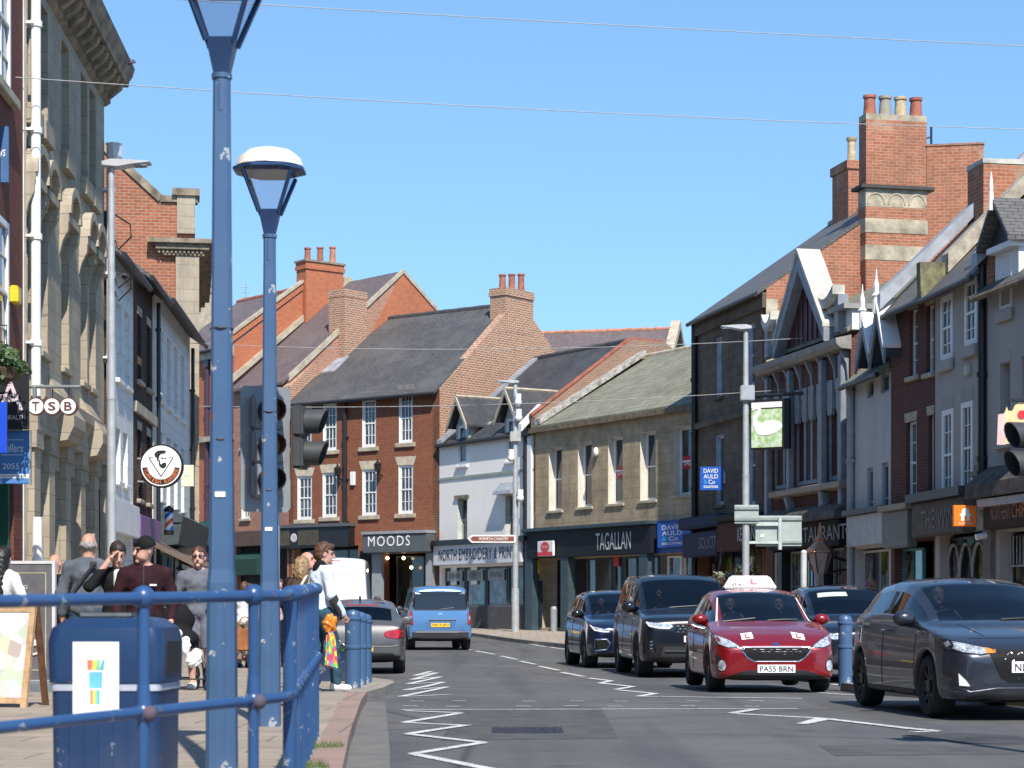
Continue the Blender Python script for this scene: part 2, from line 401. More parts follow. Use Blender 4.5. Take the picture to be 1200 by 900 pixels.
# fill between the straight pavement edge and the curved kerb back
strip('pavement', [(x-1.2, y) for x, y in KL], [(x-.205, y) for x, y in KL], FLAGS, .117, n=30, cols=3)
# right pavement
def wallR(Zn): return 15.17 - .113*Zn
KR = [(8.0, 4), (6.0, 22*K), (4.75, 27*K), (4.6, 29.3*K), (6.75, 30.4*K), (6.5, 44*K), (5.8, 47*K), (3.4, 49*K), (2.4, 55*K), (1.46, 61.5*K), (-.1, 68*K), (-1.4, 74*K), (-4.2, 80*K), (-9, 86*K), (-30, 98*K), (-70, 112*K)]
strip('kerb', KR, [(x+.3, y+.1) for x, y in KR], GREYK, .12, kerb=.12, n=90, cols=2)
strip('pavement', [(x+.29, y+.09) for x, y in KR], [(60, y+40 if i > 8 else y) for i, (x, y) in enumerate(KR)], FLAGS2, .116, n=90, cols=10)
# dusty gutter along the near kerb
m, n, p = newmat('gutter_dust'); oc = objco(n); c = mixc(n, ramp(n, noise(n, oc, 2.5, 6, .75), .35, .65), (.075, .074, .072), (.135, .128, .116)); c = mixc(n, ramp(n, noise(n, oc, 60, 2), .35, .7, 0, .4), c, (.25, .24, .22)); n.links.new(c, p.inputs['Base Color']); p.inputs['Roughness'].default_value = .9; bumpn(n, p, noise(n, oc, 60, 3), .5, .008)
strip('road_gutter', [(x-.01, y) for x, y in KL], [(x+.26+.05*math.sin(y*1.7)+.03*math.sin(y*4.1), y) for x, y in KL], m, .003, n=60, cols=2)
# ---- painted markings: points given as picture pixels on the road plane
def RP(px, py):
    Z = F*H/(py-YH); 
    for _ in range(12): Z = F*(H-float(G(0, Z)))/(py-YH)
    return Vector(((px-600)/F*Z, Z, 0))
class Lines:
    def __init__(s): s.b = MB(); s.k = 0
    def seg(s, a, b, w, dz=.005):
        s.k += 1; dz += .0012*(s.k % 5)
        a, b = Vector(a[:2]), Vector(b[:2]); d = (b-a).normalized(); nrm = Vector((-d.y, d.x))*w/2
        k = max(1, int((b-a).length/1.5))
        for i in range(k):
            p, q = a.lerp(b, i/k), a.lerp(b, (i+1)/k)
            s.b.add([(v.x, v.y, float(G(v.x, v.y))+dz) for v in (p-nrm, q-nrm, q+nrm, p+nrm)], [(0, 1, 2, 3)])
    def done(s, name):
        o = s.b.build(name, LINE); tag(o, None, None, kind='structure'); return o
L1_ = Lines()   # near-side zig zag
pts = [(590, 905), (484, 884), (566, 871), (478, 861), (548, 850.5), (474, 847), (540, 836), (475, 833.5)]
pts = [RP(x, y) for x, y in pts]
for a, b in zip(pts, pts[1:]): L1_.seg(a, b, .105)
pts = [(526, 814.5), (470, 817), (524, 805.5), (474, 809), (520, 799.5), (478, 802), (517, 793.5), (482, 797), (512, 788.5), (486, 792), (505, 787)]
pts = [RP(x, y) for x, y in pts]
for a, b in zip(pts, pts[1:]): L1_.seg(a, b, .105)
L1_.done('zigzag_marking')
L2_ = Lines()   # centre line dashes
for a, b in [((557, 763), (580, 767)), ((587, 769), (606, 773)), ((609, 775), (628, 779)), ((632, 781), (655, 786)), ((658, 788), (684, 793)), ((545, 761), (553, 762))]:
    L2_.seg(RP(*a), RP(*b), .11)
L2_.done('centre_line')
L3_ = Lines()   # zig zag of the other lane
pts = [(690, 795), (716, 798), (703, 801), (742, 805), (722, 808.5), (768, 813), (748, 816.5), (940, 819)]
pts = [RP(x, y) for x, y in pts]
for a, b in zip(pts, pts[1:]): L3_.seg(a, b, .12)
pts = [(858, 836.5), (885, 832), (858, 836.5), (963, 842), (940, 849), (968, 843), (1070, 855), (1098, 857.5), (1068, 858)]
pts = [RP(x, y) for x, y in pts]
for a, b in zip(pts, pts[1:]): L3_.seg(a, b, .12)
L3_.done('zigzag_marking')
L4_ = Lines()
L4_.seg(RP(470, 832), RP(935, 831), .09)
for x in (480, 530, 612, 668, 720, 805, 880): 
    L4_.seg(RP(x, 822), RP(x+16, 822.3), .07); L4_.seg(RP(x-8, 828), RP(x+10, 828), .07)
L4_.seg(RP(1000, 815), RP(960, 812), .1); L4_.seg(RP(1002, 806), RP(975, 802), .1)
L4_.done('crossing_line')
L5_ = Lines()   # far kerb edge lines
for a, b in [((560, 748), (600, 753)), ((604, 753.5), (640, 758)), ((644, 758.5), (668, 762))]: L5_.seg(RP(*a), RP(*b), .12)
L5_.done('edge_line')
# rough repair patches and iron covers in the asphalt
PATCH = plain('fresh_asphalt', (.05, .05, .052), .9, var=.3, scale=2, bump=.5)
b = MB()
for kk_, (cx, cy, sx, sy) in enumerate(((1130, 864, .45, .5), (1165, 868, .4, .45))):
    c0 = RP(cx, cy); k = 18
    b.add([(c0.x+math.cos(2*math.pi*i/k)*sx*(1+.25*random.random()), c0.y+math.sin(2*math.pi*i/k)*sy*(1+.25*random.random()), .003+.002*kk_) for i in range(k)], [tuple(range(k))])
tag(b.build('road_repair', PATCH), None, None, kind='structure')
REP = plain('old_road_patch', (.072, .071, .070), .9, var=.3, scale=3, bump=.5, col2=(.045, .045, .046)); REP2 = plain('pale_road_patch', (.115, .11, .102), .9, var=.25, scale=3, bump=.5)
for (x0, x1, y0, y1, m_) in ((-.6, .9, 17, 23, REP), (1.6, 2.3, 11.5, 30, REP2), (.2, 1.1, 38, 45, REP2), (2.4, 4.6, 15.2, 16.6, REP)):
    bq = MB(); bq.add([(x, y, float(G(x, y))+.0022) for x, y in ((x0, y0), (x1, y0+.3), (x1+.1, y1), (x0+.05, y1-.2))], [(0, 1, 2, 3)]); tag(bq.build('road_repair', m_), None, None, kind='structure')
IRON = plain('iron_cover', (.05, .045, .06), .6, metal=.4, var=.2, scale=20, bump=.8)
c0 = RP(618, 856); b = MB(); b.box(c0.x-.32, c0.x+.32, c0.y-.45, c0.y+.45, -.05, .004)
for i in range(7): b.box(c0.x-.3+.09*i, c0.x-.26+.09*i, c0.y-.42, c0.y+.42, .004, .009)
tag(b.build('drain_cover', IRON), 'worn dark iron drain cover set in the asphalt', 'drain cover')
# ------------------------------------------------------------------ buildings
class Bld:
    """a building on a facade line: local x along the facade (left to right as seen from the street), y into the building, z up"""
    def __init__(s, name, label, cat, A, B, zb=.1, D=9.0, group=None):
        s.A = Vector(A[:2]); s.B = Vector(B[:2]); d = s.B-s.A; s.w = d.length; s.u = d/s.w; s.n = Vector((-s.u.y, s.u.x)); s.zb = zb; s.D = D
        s.e = empty(name, (s.A.x, s.A.y, zb), math.atan2(d.y, d.x), label, cat, group)
    def L(s, px, py, d=0.0):
        """picture pixel -> (u, z) on the plane y = d of the facade"""
        t = Vector(((px-600)/F, 1.0)); o = s.A+s.n*d
        det = t.x*(-s.u.y)-t.y*(-s.u.x)
        k = (o.x*(-s.u.y)-o.y*(-s.u.x))/det
        p = t*k; return ((p-o).dot(s.u), H+(YH-py)/F*k-s.zb)
    def U(s, px, d=0.0): return s.L(px, YH, d)[0]
    def Zh(s, px, py, d=0.0): return s.L(px, py, d)[1]
    def rect(s, x0, x1, yt, yb, d=0.0):
        """rect from pixel bounds, heights read at its middle column"""
        xm = (x0+x1)/2; return (s.U(x0, d), s.U(x1, d), s.Zh(xm, yb, d), s.Zh(xm, yt, d))
    def wall(s, zt, holes, mat, z0=-.4, rev=.2, u0=0.0, u1=None, name='wall', roof=None, back=True, side=True, gl=None):
        """front wall with openings and reveals, side walls (gables when roof=(ridge d, ridge z)), back wall"""
        u1 = s.w if u1 is None else u1; b = MB()
        us = sorted({u0, u1, *[min(max(h[i], u0), u1) for h in holes for i in (0, 1)]}); zs = sorted({z0, zt, *[min(max(h[i], z0), zt) for h in holes for i in (2, 3)]})
        for i in range(len(us)-1):
            for j in range(len(zs)-1):
                um, zm = (us[i]+us[i+1])/2, (zs[j]+zs[j+1])/2
                if any(h[0] < um < h[1] and h[2] < zm < h[3] for h in holes): continue
                b.quad((us[i], 0, zs[j]), (us[i+1], 0, zs[j]), (us[i+1], 0, zs[j+1]), (us[i], 0, zs[j+1]))
        for h in holes:
            a, c, e, f = h[:4]; r = h[4] if len(h) > 4 else rev
            b.quad((a, 0, e), (a, 0, f), (a, r, f), (a, r, e)); b.quad((c, 0, f), (c, 0, e), (c, r, e), (c, r, f))
            b.quad((a, 0, f), (c, 0, f), (c, r, f), (a, r, f)); b.quad((c, 0, e), (a, 0, e), (a, r, e), (c, r, e))
        D = s.D
        if side:
            for u in (u0, u1):
                if roof and len(roof) == 2: pl = [(0, z0), (D, z0), (D, zt), (roof[0], roof[1]), (0, zt)]
                else: pl = [(0, z0), (D, z0), (D, zt), (0, zt)]
                b.add([(u, y, z) for y, z in pl], [tuple(range(len(pl)))])
        if back: b.quad((u0, D, z0), (u1, D, z0), (u1, D, zt), (u0, D, zt))
        return b.build(name, mat, s.e, fix=False)
    def roof(s, zt, dr, zr, mat, u0=None, u1=None, eave=.25, th=.12, D=None, name='roof', ridge=None, verge=0.0, gut=None):
        """two slopes meeting at depth dr, height zr"""
        u0 = 0.0 if u0 is None else u0; u1 = s.w if u1 is None else u1; D = s.D if D is None else D
        k = (zr-zt)/dr; a = (-eave, zt-eave*k); k2 = (zr-zt)/(D-dr); c = (D+eave, zt-eave*k2)
        b = MB(); b.prism([a, (dr, zr), c, (c[0], c[1]+th), (dr, zr+th), (a[0], a[1]+th)], 'x', u0-verge, u1+verge)
        o = b.build(name, mat, s.e)
        if ridge:
            g = MB(); n = max(1, int((u1-u0)/.45))
            for i in range(n):
                x0, x1 = u0+(u1-u0)*i/n, u0+(u1-u0)*(i+1)/n
                g.cyl((x0+.01, dr, zr+th-.01), (x1-.01, dr, zr+th-.01), .11+.01*(i % 2), n=8)
            g.build('ridge_tiles', ridge, o)
        if gut:
            g = MB(); g.tube([(u0, a[0]-.05, a[1]+.02), (u1, a[0]-.05, a[1]+.02)], .07, 8); g.build('gutter', gut, o)
        return o
    def window(s, r, d=.14, mat=None, fr=.06, nx=1, ny=1, sash=True, bar=.022, glass=None, sill=None, lintel=None, sill_over=.09, sill_h=.11, sill_d=.1, lin_h=.3, lin_flare=.12, name='window', lin_d=.015, parent=None, jamb=None):
        a, c, e, f = r[:4]; mat = mat or WHITE; b = MB(); W_, Hh = c-a, f-e
        b.box(a, a+fr, d, d+.08, e, f); b.box(c-fr, c, d, d+.08, e, f); b.box(a+fr, c-fr, d, d+.08, e, e+fr*1.2); b.box(a+fr, c-fr, d, d+.08, f-fr, f)
        if sash: b.box(a+fr, c-fr, d+.005, d+.075, (e+f)/2-.028, (e+f)/2+.028)
        for i in range(1, nx): x = a+fr+(W_-2*fr)*i/nx; b.box(x-bar/2, x+bar/2, d+.02, d+.06, e+fr*1.2, f-fr)
        zs = [e+Hh*j/ny for j in range(1, ny)]
        for z in zs:
            if sash and abs(z-(e+f)/2) < .05: continue
            b.box(a+fr, c-fr, d+.022, d+.058, z-bar/2, z+bar/2)
        o = b.build(name, mat, parent or s.e)
        g = MB(); g.quad((a+fr*.5, d+.05, e+fr*.5), (c-fr*.5, d+.05, e+fr*.5), (c-fr*.5, d+.05, f-fr*.5), (a+fr*.5, d+.05, f-fr*.5)); g.build('pane', glass or GLASS, o, fix=False)
        if sill: q = MB(); q.box(a-sill_over, c+sill_over, -sill_d, d, e-sill_h, e-.003); q.build('sill', sill, o, bevel=.015)
        if lintel:
            q = MB(); q.prism([(a-.04, f+.003), (c+.04, f+.003), (c+.04+lin_flare, f+lin_h), (a-.04-lin_flare, f+lin_h)], 'y', -lin_d, .1); q.build('lintel', lintel, o)
        if jamb:
            q = MB(); t = .012; q.box(a, a+t, .004, d, e, f); q.box(c-t, c, .004, d, e, f); q.box(a+t, c-t, .004, d, f-t, f); q.build('window_lining', jamb, o)
        return o
    def box(s, name, u0, u1, y0, y1, z0, z1, mat, bevel=0, parent=None, label=None):
        b = MB(); b.box(u0, u1, y0, y1, z0, z1); return b.build(name, mat, parent or s.e, bevel=bevel, label=label)
    def pipe(s, u, z0, z1, mat, r=.055, d=.1, name='drainpipe', hopper=False, d2=None):
        b = MB(); b.cyl((u, -d, z0), (u, -d, z1), r, n=10)
        z = z0+.9
        while z < z1-.2: b.cyl((u, -d, z-.05), (u, -d, z+.05), r*1.3, n=10); b.box(u-r*1.6, u+r*1.6, -d+.01, 0, z-.02, z+.02); z += 1.8
        if hopper: b.prism([(u-r*1.6, z1), (u+r*1.6, z1), (u+r*2.8, z1+.35), (u-r*2.8, z1+.35)], 'y', -d-.12, -d+.12)
        return b.build(name, mat, s.e, smooth=True)
    def text(s, txt, u, z, w_, h_, d, mat, parent=None, **k):
        return text_mesh(txt, w_, h_, mat, parent or s.e, (u, d, z), **k)
    def stack(s, u0, u1, y0, y1, z0, z1, mat, pots=0, potmat=None, cap=None, name='chimney', corb=.06, parent=None):
        b = MB(); b.box(u0, u1, y0, y1, z0, z1-.34); b.box(u0-corb, u1+corb, y0-corb, y1+corb, z1-.34, z1-.2); b.box(u0-corb/2, u1+corb/2, y0-corb/2, y1+corb/2, z1-.2, z1)
        o = b.build(name, mat, parent or s.e)
        if cap: q = MB(); q.box(u0-corb-.03, u1+corb+.03, y0-corb-.03, y1+corb+.03, z1, z1+.09); q.build('chimney_cap', cap, o)
        along_y = (y1-y0) > (u1-u0)
        for i in range(pots):
            t = (i+.5)/pots; x, y = ((u0+u1)/2, y0+(y1-y0)*t) if along_y else (u0+(u1-u0)*t, (y0+y1)/2)
            zz = z1+(.09 if cap else 0); hh = .62+.1*((i*7) % 3)
            q = MB(); q.lathe([(.17, zz-.02), (.15, zz+.1), (.13, zz+hh-.1), (.165, zz+hh-.07), (.165, zz+hh), (.1, zz+hh), (.1, zz+hh-.15)], 12, (x, y, 0))
            q.build('chimney_pot', (potmat[i % len(potmat)] if isinstance(potmat, list) else potmat), o, smooth=True)
        return o
POT = plain('terracotta_pot', (.36, .12, .075), .8, var=.2); POT_C = plain('buff_pot', (.5, .39, .24), .8, var=.2)
POT_O = plain('orange_pot', (.5, .21, .12), .8, var=.2)
B_RED = brick('brick_deep_red', (.25, .073, .036), (.18, .053, .03), (.21, .14, .09), ms=.011, stain=(.27, .115, .06), stain_amt=.5, var2=(.12, .045, .03))
B_MULTI = brick('brick_mottled', (.40, .17, .095), (.27, .125, .08), (.52, .42, .31), bw=.28, rh=.1, ms=.018, stain=(.34, .24, .165), stain_amt=.35, var2=(.16, .075, .055))
B_ORANGE = brick('brick_orange', (.47, .15, .07), (.40, .12, .06), (.36, .2, .12), ms=.008, stain=(.2, .08, .05), stain_amt=.25)
B_STACK = brick('brick_weathered_orange', (.42, .15, .085), (.31, .105, .06), (.38, .27, .18), bw=.26, rh=.095, ms=.012, stain=(.12, .075, .055), stain_amt=.55, patch=(.42, .28, .19))
B_DARK = brick('brick_soot', (.07, .038, .03), (.05, .03, .025), (.09, .07, .055), stain=(.02, .018, .016), stain_amt=.6)
B_LEFT = brick('brick_dark_red', (.19, .05, .035), (.14, .036, .026), (.13, .085, .065), ms=.01, stain=(.06, .025, .02))
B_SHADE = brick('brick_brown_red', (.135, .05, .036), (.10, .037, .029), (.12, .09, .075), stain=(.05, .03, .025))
ASHLAR = brick('ashlar_cream', (.40, .345, .26), (.35, .30, .225), (.2, .17, .13), bw=.95, rh=.38, ms=.008, stain=(.17, .14, .105), stain_amt=.7, bump=.35, var2=(.36, .3, .2))
ASHLAR_T = brick('ashlar_brown', (.46, .37, .245), (.40, .32, .205), (.26, .2, .14), bw=.85, rh=.36, ms=.009, stain=(.085, .06, .04), stain_amt=.6, bump=.4, var2=(.2, .145, .085))
ASHLAR_D = brick('ashlar_soot', (.17, .135, .095), (.13, .105, .075), (.08, .065, .05), bw=.7, rh=.3, ms=.01, stain=(.04, .033, .027), stain_amt=.85, bump=.6, var2=(.1, .08, .06))
WSTONE = brick('painted_block_white', (.74, .74, .72), (.70, .70, .68), (.5, .5, .48), bw=.8, rh=.36, ms=.012, stain=(.5, .49, .45), stain_amt=.4, bump=.5, var2=(.68, .68, .66))
SL_F2 = slate('slate_charcoal', (.085, .083, .083), (.07, .069, .071), moss=(.13, .125, .12))
SL_PUR = slate('slate_purple', (.15, .115, .115), (.12, .095, .10), moss=(.17, .14, .13))
SL_GREY = slate('slate_grey', (.13, .125, .12), (.105, .10, .10), moss=(.08, .075, .07))
SL_GRN = slate('slate_green_stone', (.23, .225, .175), (.185, .185, .14), gap=(.06, .06, .045), bw=.42, rh=.24, moss=(.11, .11, .07), rough=.8)
SL_DK = slate('slate_blue_black', (.055, .057, .062), (.045, .047, .052), moss=(.1, .095, .09))
def render_mat(name, col, stain, amt=.35):
    if name in MATS: return MATS[name]
    m, n, p = newmat(name); oc = objco(n)
    mp = nn(n, 'ShaderNodeMapping'); mp.inputs['Scale'].default_value = (1.8, 1.8, .15); n.links.new(oc, mp.inputs[0])
    c = mixc(n, ramp(n, noise(n, oc, .7, 5, .7), .35, .75, 0, amt), col, stain)
    c = mixc(n, ramp(n, noise(n, mp.outputs[0], 1.3, 4, .7), .5, .8, 0, amt), c, stain)
    n.links.new(c, p.inputs['Base Color']); p.inputs['Roughness'].default_value = .85; p.inputs['Specular IOR Level'].default_value = .2
    bumpn(n, p, noise(n, oc, 26, 4), .35, .01); MATS[name] = m; return m
R_WHITE = render_mat('render_off_white', (.88, .85, .79), (.70, .66, .6), .3)
R_BRIGHT = render_mat('render_white', (.78, .78, .76), (.56, .55, .52), .3)
R_GREY = render_mat('render_grey', (.36, .345, .32), (.25, .24, .225), .45)
R_GREY2 = render_mat('render_warm_grey', (.40, .375, .345), (.28, .26, .24), .4)
R_BLUEW = render_mat('render_pale_grey', (.50, .50, .49), (.28, .28, .28), .5)
TEAL = plain('teal_grey_paint', (.04, .07, .085), .55, var=.15)
NAVY = plain('navy_fascia', (.012, .015, .022), .6, var=.1, spec=.25)
BGREY = plain('blue_grey_timber', (.235, .255, .285), .5, var=.12)
# ---------------------------------------------------------------- left row
def ZL(px): return 6.2/((600-px)/2400-.0583)
def PL(px): z = ZL(px); return (wallL(z*K), z*K)
# red brick shop at the left edge
b1 = Bld('brick_house', 'dark red brick building with white sashes and hanging shop signs at the left edge', 'building', PL(-190), PL(31), .12, 9)
wins = [b1.rect(-16, 13, -75, 97), b1.rect(-20, 11, 247, 420), b1.rect(-110, -70, 60, 300), b1.rect(-112, -70, -300, -60)]
shop1 = b1.rect(-160, 16, 560, 700); shop1 = (shop1[0], shop1[1], .1, 3.3)
b1.wall(14.5, [w_+(.16,) for w_ in wins]+[shop1+(.35,)], B_LEFT, roof=(4.5, 17.5)); b1.roof(14.5, 4.5, 17.5, SL_GREY)
for w_ in wins: b1.window(w_, d=.0, nx=3, ny=4, fr=.1, sill=STONE_TRIM, sill_d=.14, sill_h=.16)
GREENP = plain('dark_green_paint', (.012, .09, .055), .4, var=.15)
b1.box('shopfront', shop1[0], shop1[1], .3, .34, .1, 3.2, GREENP)
for t in (0, .33, .66, 1.0):
    x = shop1[0]+(shop1[1]-shop1[0]-.16)*t; b1.box('pilaster', x, x+.16, .05, .3, .1, 3.2, GREENP, bevel=.01)
b1.box('fascia', shop1[0]-.1, shop1[1]+.1, -.12, .02, 3.3, 3.95, plain('fascia_green', (.015, .07, .045), .4), bevel=.02)
b1.pipe(b1.w-.02, 4.6, 16, WHITE, r=.085, d=.16); b1.pipe(b1.w-.12, .1, 2.55, WHITE, r=.085, d=.2)
b1.box('quoin_strip', b1.w-.34, b1.w-.12, -.02, .05, .1, 14.4, OFFW)
YEL = plain('yellow_plastic', (.75, .55, .02), .4)
r = b1.rect(11, 18, 337, 357); b1.box('alarm_box', r[0], r[0]+.32, -.14, 0, r[2], r[3], YEL, bevel=.02)
# bank
b2 = Bld('stone_bank', 'cream stone bank with bracketed cornice and hooded windows on the left', 'building', PL(32.5), PL(122), .12, 12)
ZT = 12.0
cols = [37.5, 51, 76.5, 98.5, 108.5]; cols = [b2.U(c) for c in cols]
f2 = [(c-.44, c+.44, 9.6, 11.7, .22) for c in cols]
f1 = [(c-.46, c+.46, 5.55, 8.1, .26) for c in cols]
gcol = [.9, 2.75, 4.6, 6.45, 8.3]; gcol = [b2.w*(i+.5)/5 for i in range(5)]
f0 = [(c-.6, c+.6, .9, 3.55, .3) for c in gcol]
b2.wall(ZT, f2+f1+f0, ASHLAR)
BRN = plain('brown_window_paint', (.05, .04, .03), .5)
for h in f2: b2.window(h, d=.2, mat=BRN, nx=1, ny=2, sill=ASHLAR, sill_d=.13, sill_h=.36, sill_over=.05)
for h in f1:
    wo = b2.window(h, d=.24, mat=BRN, nx=1, ny=2, sill=ASHLAR, sill_d=.08, sill_h=.12, sill_over=.05)
    q = MB(); c = (h[0]+h[1])/2; n_ = 12; hw = .7
    arc = [(c-hw*math.cos(math.pi*i/n_), 8.38+.58*math.sin(math.pi*i/n_)) for i in range(n_+1)]
    inn = [(c+(hw-.17)*math.cos(math.pi*i/n_), 8.38+.42*math.sin(math.pi*i/n_)) for i in range(n_+1)]
    q.prism(arc+inn, 'y', -.22, 0); q.box(c-hw, c+hw, -.18, 0, 8.22, 8.38)
    for sx in (-1, 1): q.prism([(0, 7.6), (0, 8.22), (-.17, 8.22), (-.16, 8.05), (-.06, 7.85)], 'x', c+sx*.62-.09, c+sx*.62+.09)
    q.build('window_hood', ASHLAR, wo)
for h in f0: b2.window(h, d=.28, mat=BRN, nx=2, ny=2, sash=False)
for i in range(6):
    u = b2.w*i/5; u = min(max(u, .32), b2.w-.32)
    q = MB(); q.box(u-.3, u+.3, -.11, 0, .55, 4.05); q.box(u-.36, u+.36, -.15, 0, .1, .55); q.box(u-.37, u+.37, -.16, 0, 3.75, 4.05); q.build('pilaster', ASHLAR, b2.e)
q = MB(); q.prism([(0, 4.05), (-.17, 4.05), (-.17, 4.4), (-.3, 4.62), (-.3, 4.8), (0, 4.9)], 'x', 0, b2.w); q.build('string_course', ASHLAR, b2.e)
for i in (1, 3):
    u = b2.w*(i+.5)/5; q = MB(); q.prism([(0, 4.0), (-.34, 4.05), (-.46, 4.3), (-.46, 4.5), (0, 5.2)], 'x', u-.7, u+.7); q.build('door_hood', ASHLAR, b2.e)
q = MB(); q.prism([(0, ZT-.12), (-.1, ZT-.05), (-.1, ZT+.3), (-.48, ZT+.3), (-.5, ZT+.42), (-.57, ZT+.52), (-.62, ZT+.7), (-.57, ZT+.76), (.5, ZT+.85), (.5, ZT-.12)], 'x', -.02, b2.w+.3); cor = q.build('cornice', plain('sooty_stone', (.30, .24, .165), .85, var=.3, scale=2, col2=(.1, .08, .06), streak=False, bump=.3), b2.e)
for i in range(16):
    u = .3+(b2.w-.4)*i/15; q = MB(); q.prism([(-.1, ZT-.02), (-.16, ZT-.02), (-.38, ZT+.16), (-.43, ZT+.295), (-.1, ZT+.295)], 'x', u-.11, u+.11); q.build('bracket', MATS['sooty_stone'], cor)
b2.box('roof', 0, b2.w, .5, 12, ZT+.3, ZT+.6, SL_GREY)
PALEPIPE = plain('pale_grey_pipe', (.62, .64, .66), .45, var=.08)
b2.pipe(b2.w-.05, .1, 10.6, PALEPIPE, r=.085, d=.14, hopper=False)
q = MB(); q.lathe([(.09, 10.5), (.13, 10.65), (.16, 10.72), (.16, 10.95), (.18, 11.0)], 8, (b2.w-.05, -.22, 0)); q.build('pipe_hopper', PALEPIPE, b2.e)
# narrow white house, dark brick house, white painted house
b3 = Bld('white_house', 'narrow white rendered house between the stone bank and the sooty brick house', 'building', PL(123.5), PL(156), .12, 8)
fu = [b3.rect(136, 141.5, 376, 425), b3.rect(146, 151, 390, 440)]; fl = [b3.rect(136, 141, 494, 530), b3.rect(144.5, 149.5, 503, 535)]
fu = [((h[0]+h[1])/2-.4, (h[0]+h[1])/2+.4, 6.2, 7.9, .16) for h in fu]; fl = [((h[0]+h[1])/2-.4, (h[0]+h[1])/2+.4, 3.9, 5.1, .16) for h in fl]
b3.wall(8.9, fu+fl+[(.4, b3.w-.3, .3, 2.6, .25)], WSTONE, roof=(4, 11.8)); b3.roof(8.9, 4, 11.8, SL_GREY, eave=.35, gut=PIPE_B)
for h in fu+fl: b3.window(h, d=.1, nx=2, ny=2, fr=.07, sill=WHITE)
b3.window((.4, b3.w-.3, .3, 2.6), d=.2, nx=4, ny=1, sash=False, glass=GLASS_D, name='shop_window')
b3.box('fascia', 0, b3.w, -.16, .0, 2.7, 3.45, WHITE, bevel=.02)
b3.box('brick_return', -.02, .5, -.03, .3, 3.0, 9.6, B_DARK)
b4 = Bld('sooty_brick_house', 'soot-darkened brick house with cream string course beside the white painted house', 'building', PL(156), PL(180.5), .12, 8)
fu = [(b4.w*t-.4, b4.w*t+.4, 6.6, 8.2, .2) for t in (.28, .72)]; fl = [(b4.w*t-.4, b4.w*t+.4, 3.7, 5.4, .2) for t in (.28, .72)]
b4.wall(9.2, fu+fl+[(.3, b4.w-.3, .2, 2.5, .3)], B_DARK, roof=(4, 12)); b4.roof(9.2, 4, 12, SL_GREY, eave=.4, gut=PIPE_B)
for h in fu+fl: b4.window(h, d=.16, nx=2, ny=2, mat=OFFW, sill=STONE_TRIM, lintel=STONE_TRIM, lin_h=.2, lin_flare=0)
b4.box('string_course', 0, b4.w, -.09, .0, 5.75, 6.0, STONE_TRIM); b4.box('cream_quoins', b4.w-.4, b4.w, -.03, .02, 3.2, 9.1, OFFW)
b4.box('shopfront', .3, b4.w-.3, .25, .29, .2, 2.5, plain('plum_paint', (.12, .045, .14), .45)); b4.box('fascia', 0, b4.w, -.18, 0, 2.6, 3.3, plain('purple_fascia', (.25, .12, .3), .45), bevel=.02)
q = MB(); q.prism([(0, 2.75), (-1.5, 2.0), (-1.5, 2.06), (0, 2.86)], 'x', .2, b4.w-.1); q.box(.2, b4.w-.1, -1.52, -1.46, 1.94, 2.1); q.build('awning', plain('brown_canvas', (.16, .11, .08), .8, var=.2), b4.e)
b5 = Bld('painted_stone_house', 'white painted stone house with four tall windows per floor above the barber shop', 'building', PL(180.5), PL(222.5), .12, 8)
us = [b5.U(x) for x in (188.5, 197.5, 206, 214)]
fu = [(u-.45, u+.45, 6.6, 8.5, .22) for u in us]; fl = [(u-.45, u+.45, 3.95, 5.75, .22) for u in us]
b5.wall(9.35, fu+fl+[(.4, b5.w-.4, .2, 2.6, .3)], WSTONE, roof=(4, 12.2)); b5.roof(9.35, 4, 12.2, SL_GREY, eave=.45, gut=PIPE_B, ridge=STONE_TRIM)
for h in fu+fl: b5.window(h, d=.18, nx=2, ny=2, fr=.07, glass=GLASS, sill=WHITE)
b5.pipe(.15, .2, 9.0, PIPE_B); b5.pipe(b5.w-.1, 3.2, 9.0, PIPE_B)
DKG = plain('dark_teal_shopfront', (.02, .05, .05), .4, var=.15)
b5.window((.4, b5.w-.4, .2, 2.6), d=.2, nx=5, ny=1, sash=False, mat=DKG, glass=GLASS_D, name='shop_window')
q = MB(); q.prism([(0, 2.7), (-.5, 2.75), (-.62, 3.5), (-.4, 3.62), (0, 3.62)], 'x', 1.2, b5.w-.2); q.build('fascia', plain('grey_green_fascia', (.06, .075, .075), .4, var=.15), b5.e)
q = MB(); q.prism([(0, 2.6), (-1.7, 2.0), (-1.7, 2.07), (0, 2.72)], 'x', 1.0, 4.2); q.box(1.0, 4.2, -1.76, -1.68, 1.92, 2.12); q.build('awning', MATS['brown_canvas'], b5.e)
q = MB(); q.tube([(5.0, -.05, 2.2), (5.0, -1.0, 1.9), (5.0, -1.7, 2.35)], .035); q.tube([(6.2, -.05, 2.4), (6.2, -1.2, 1.95)], .035); q.build('awning_arm', BLACK, b5.e)
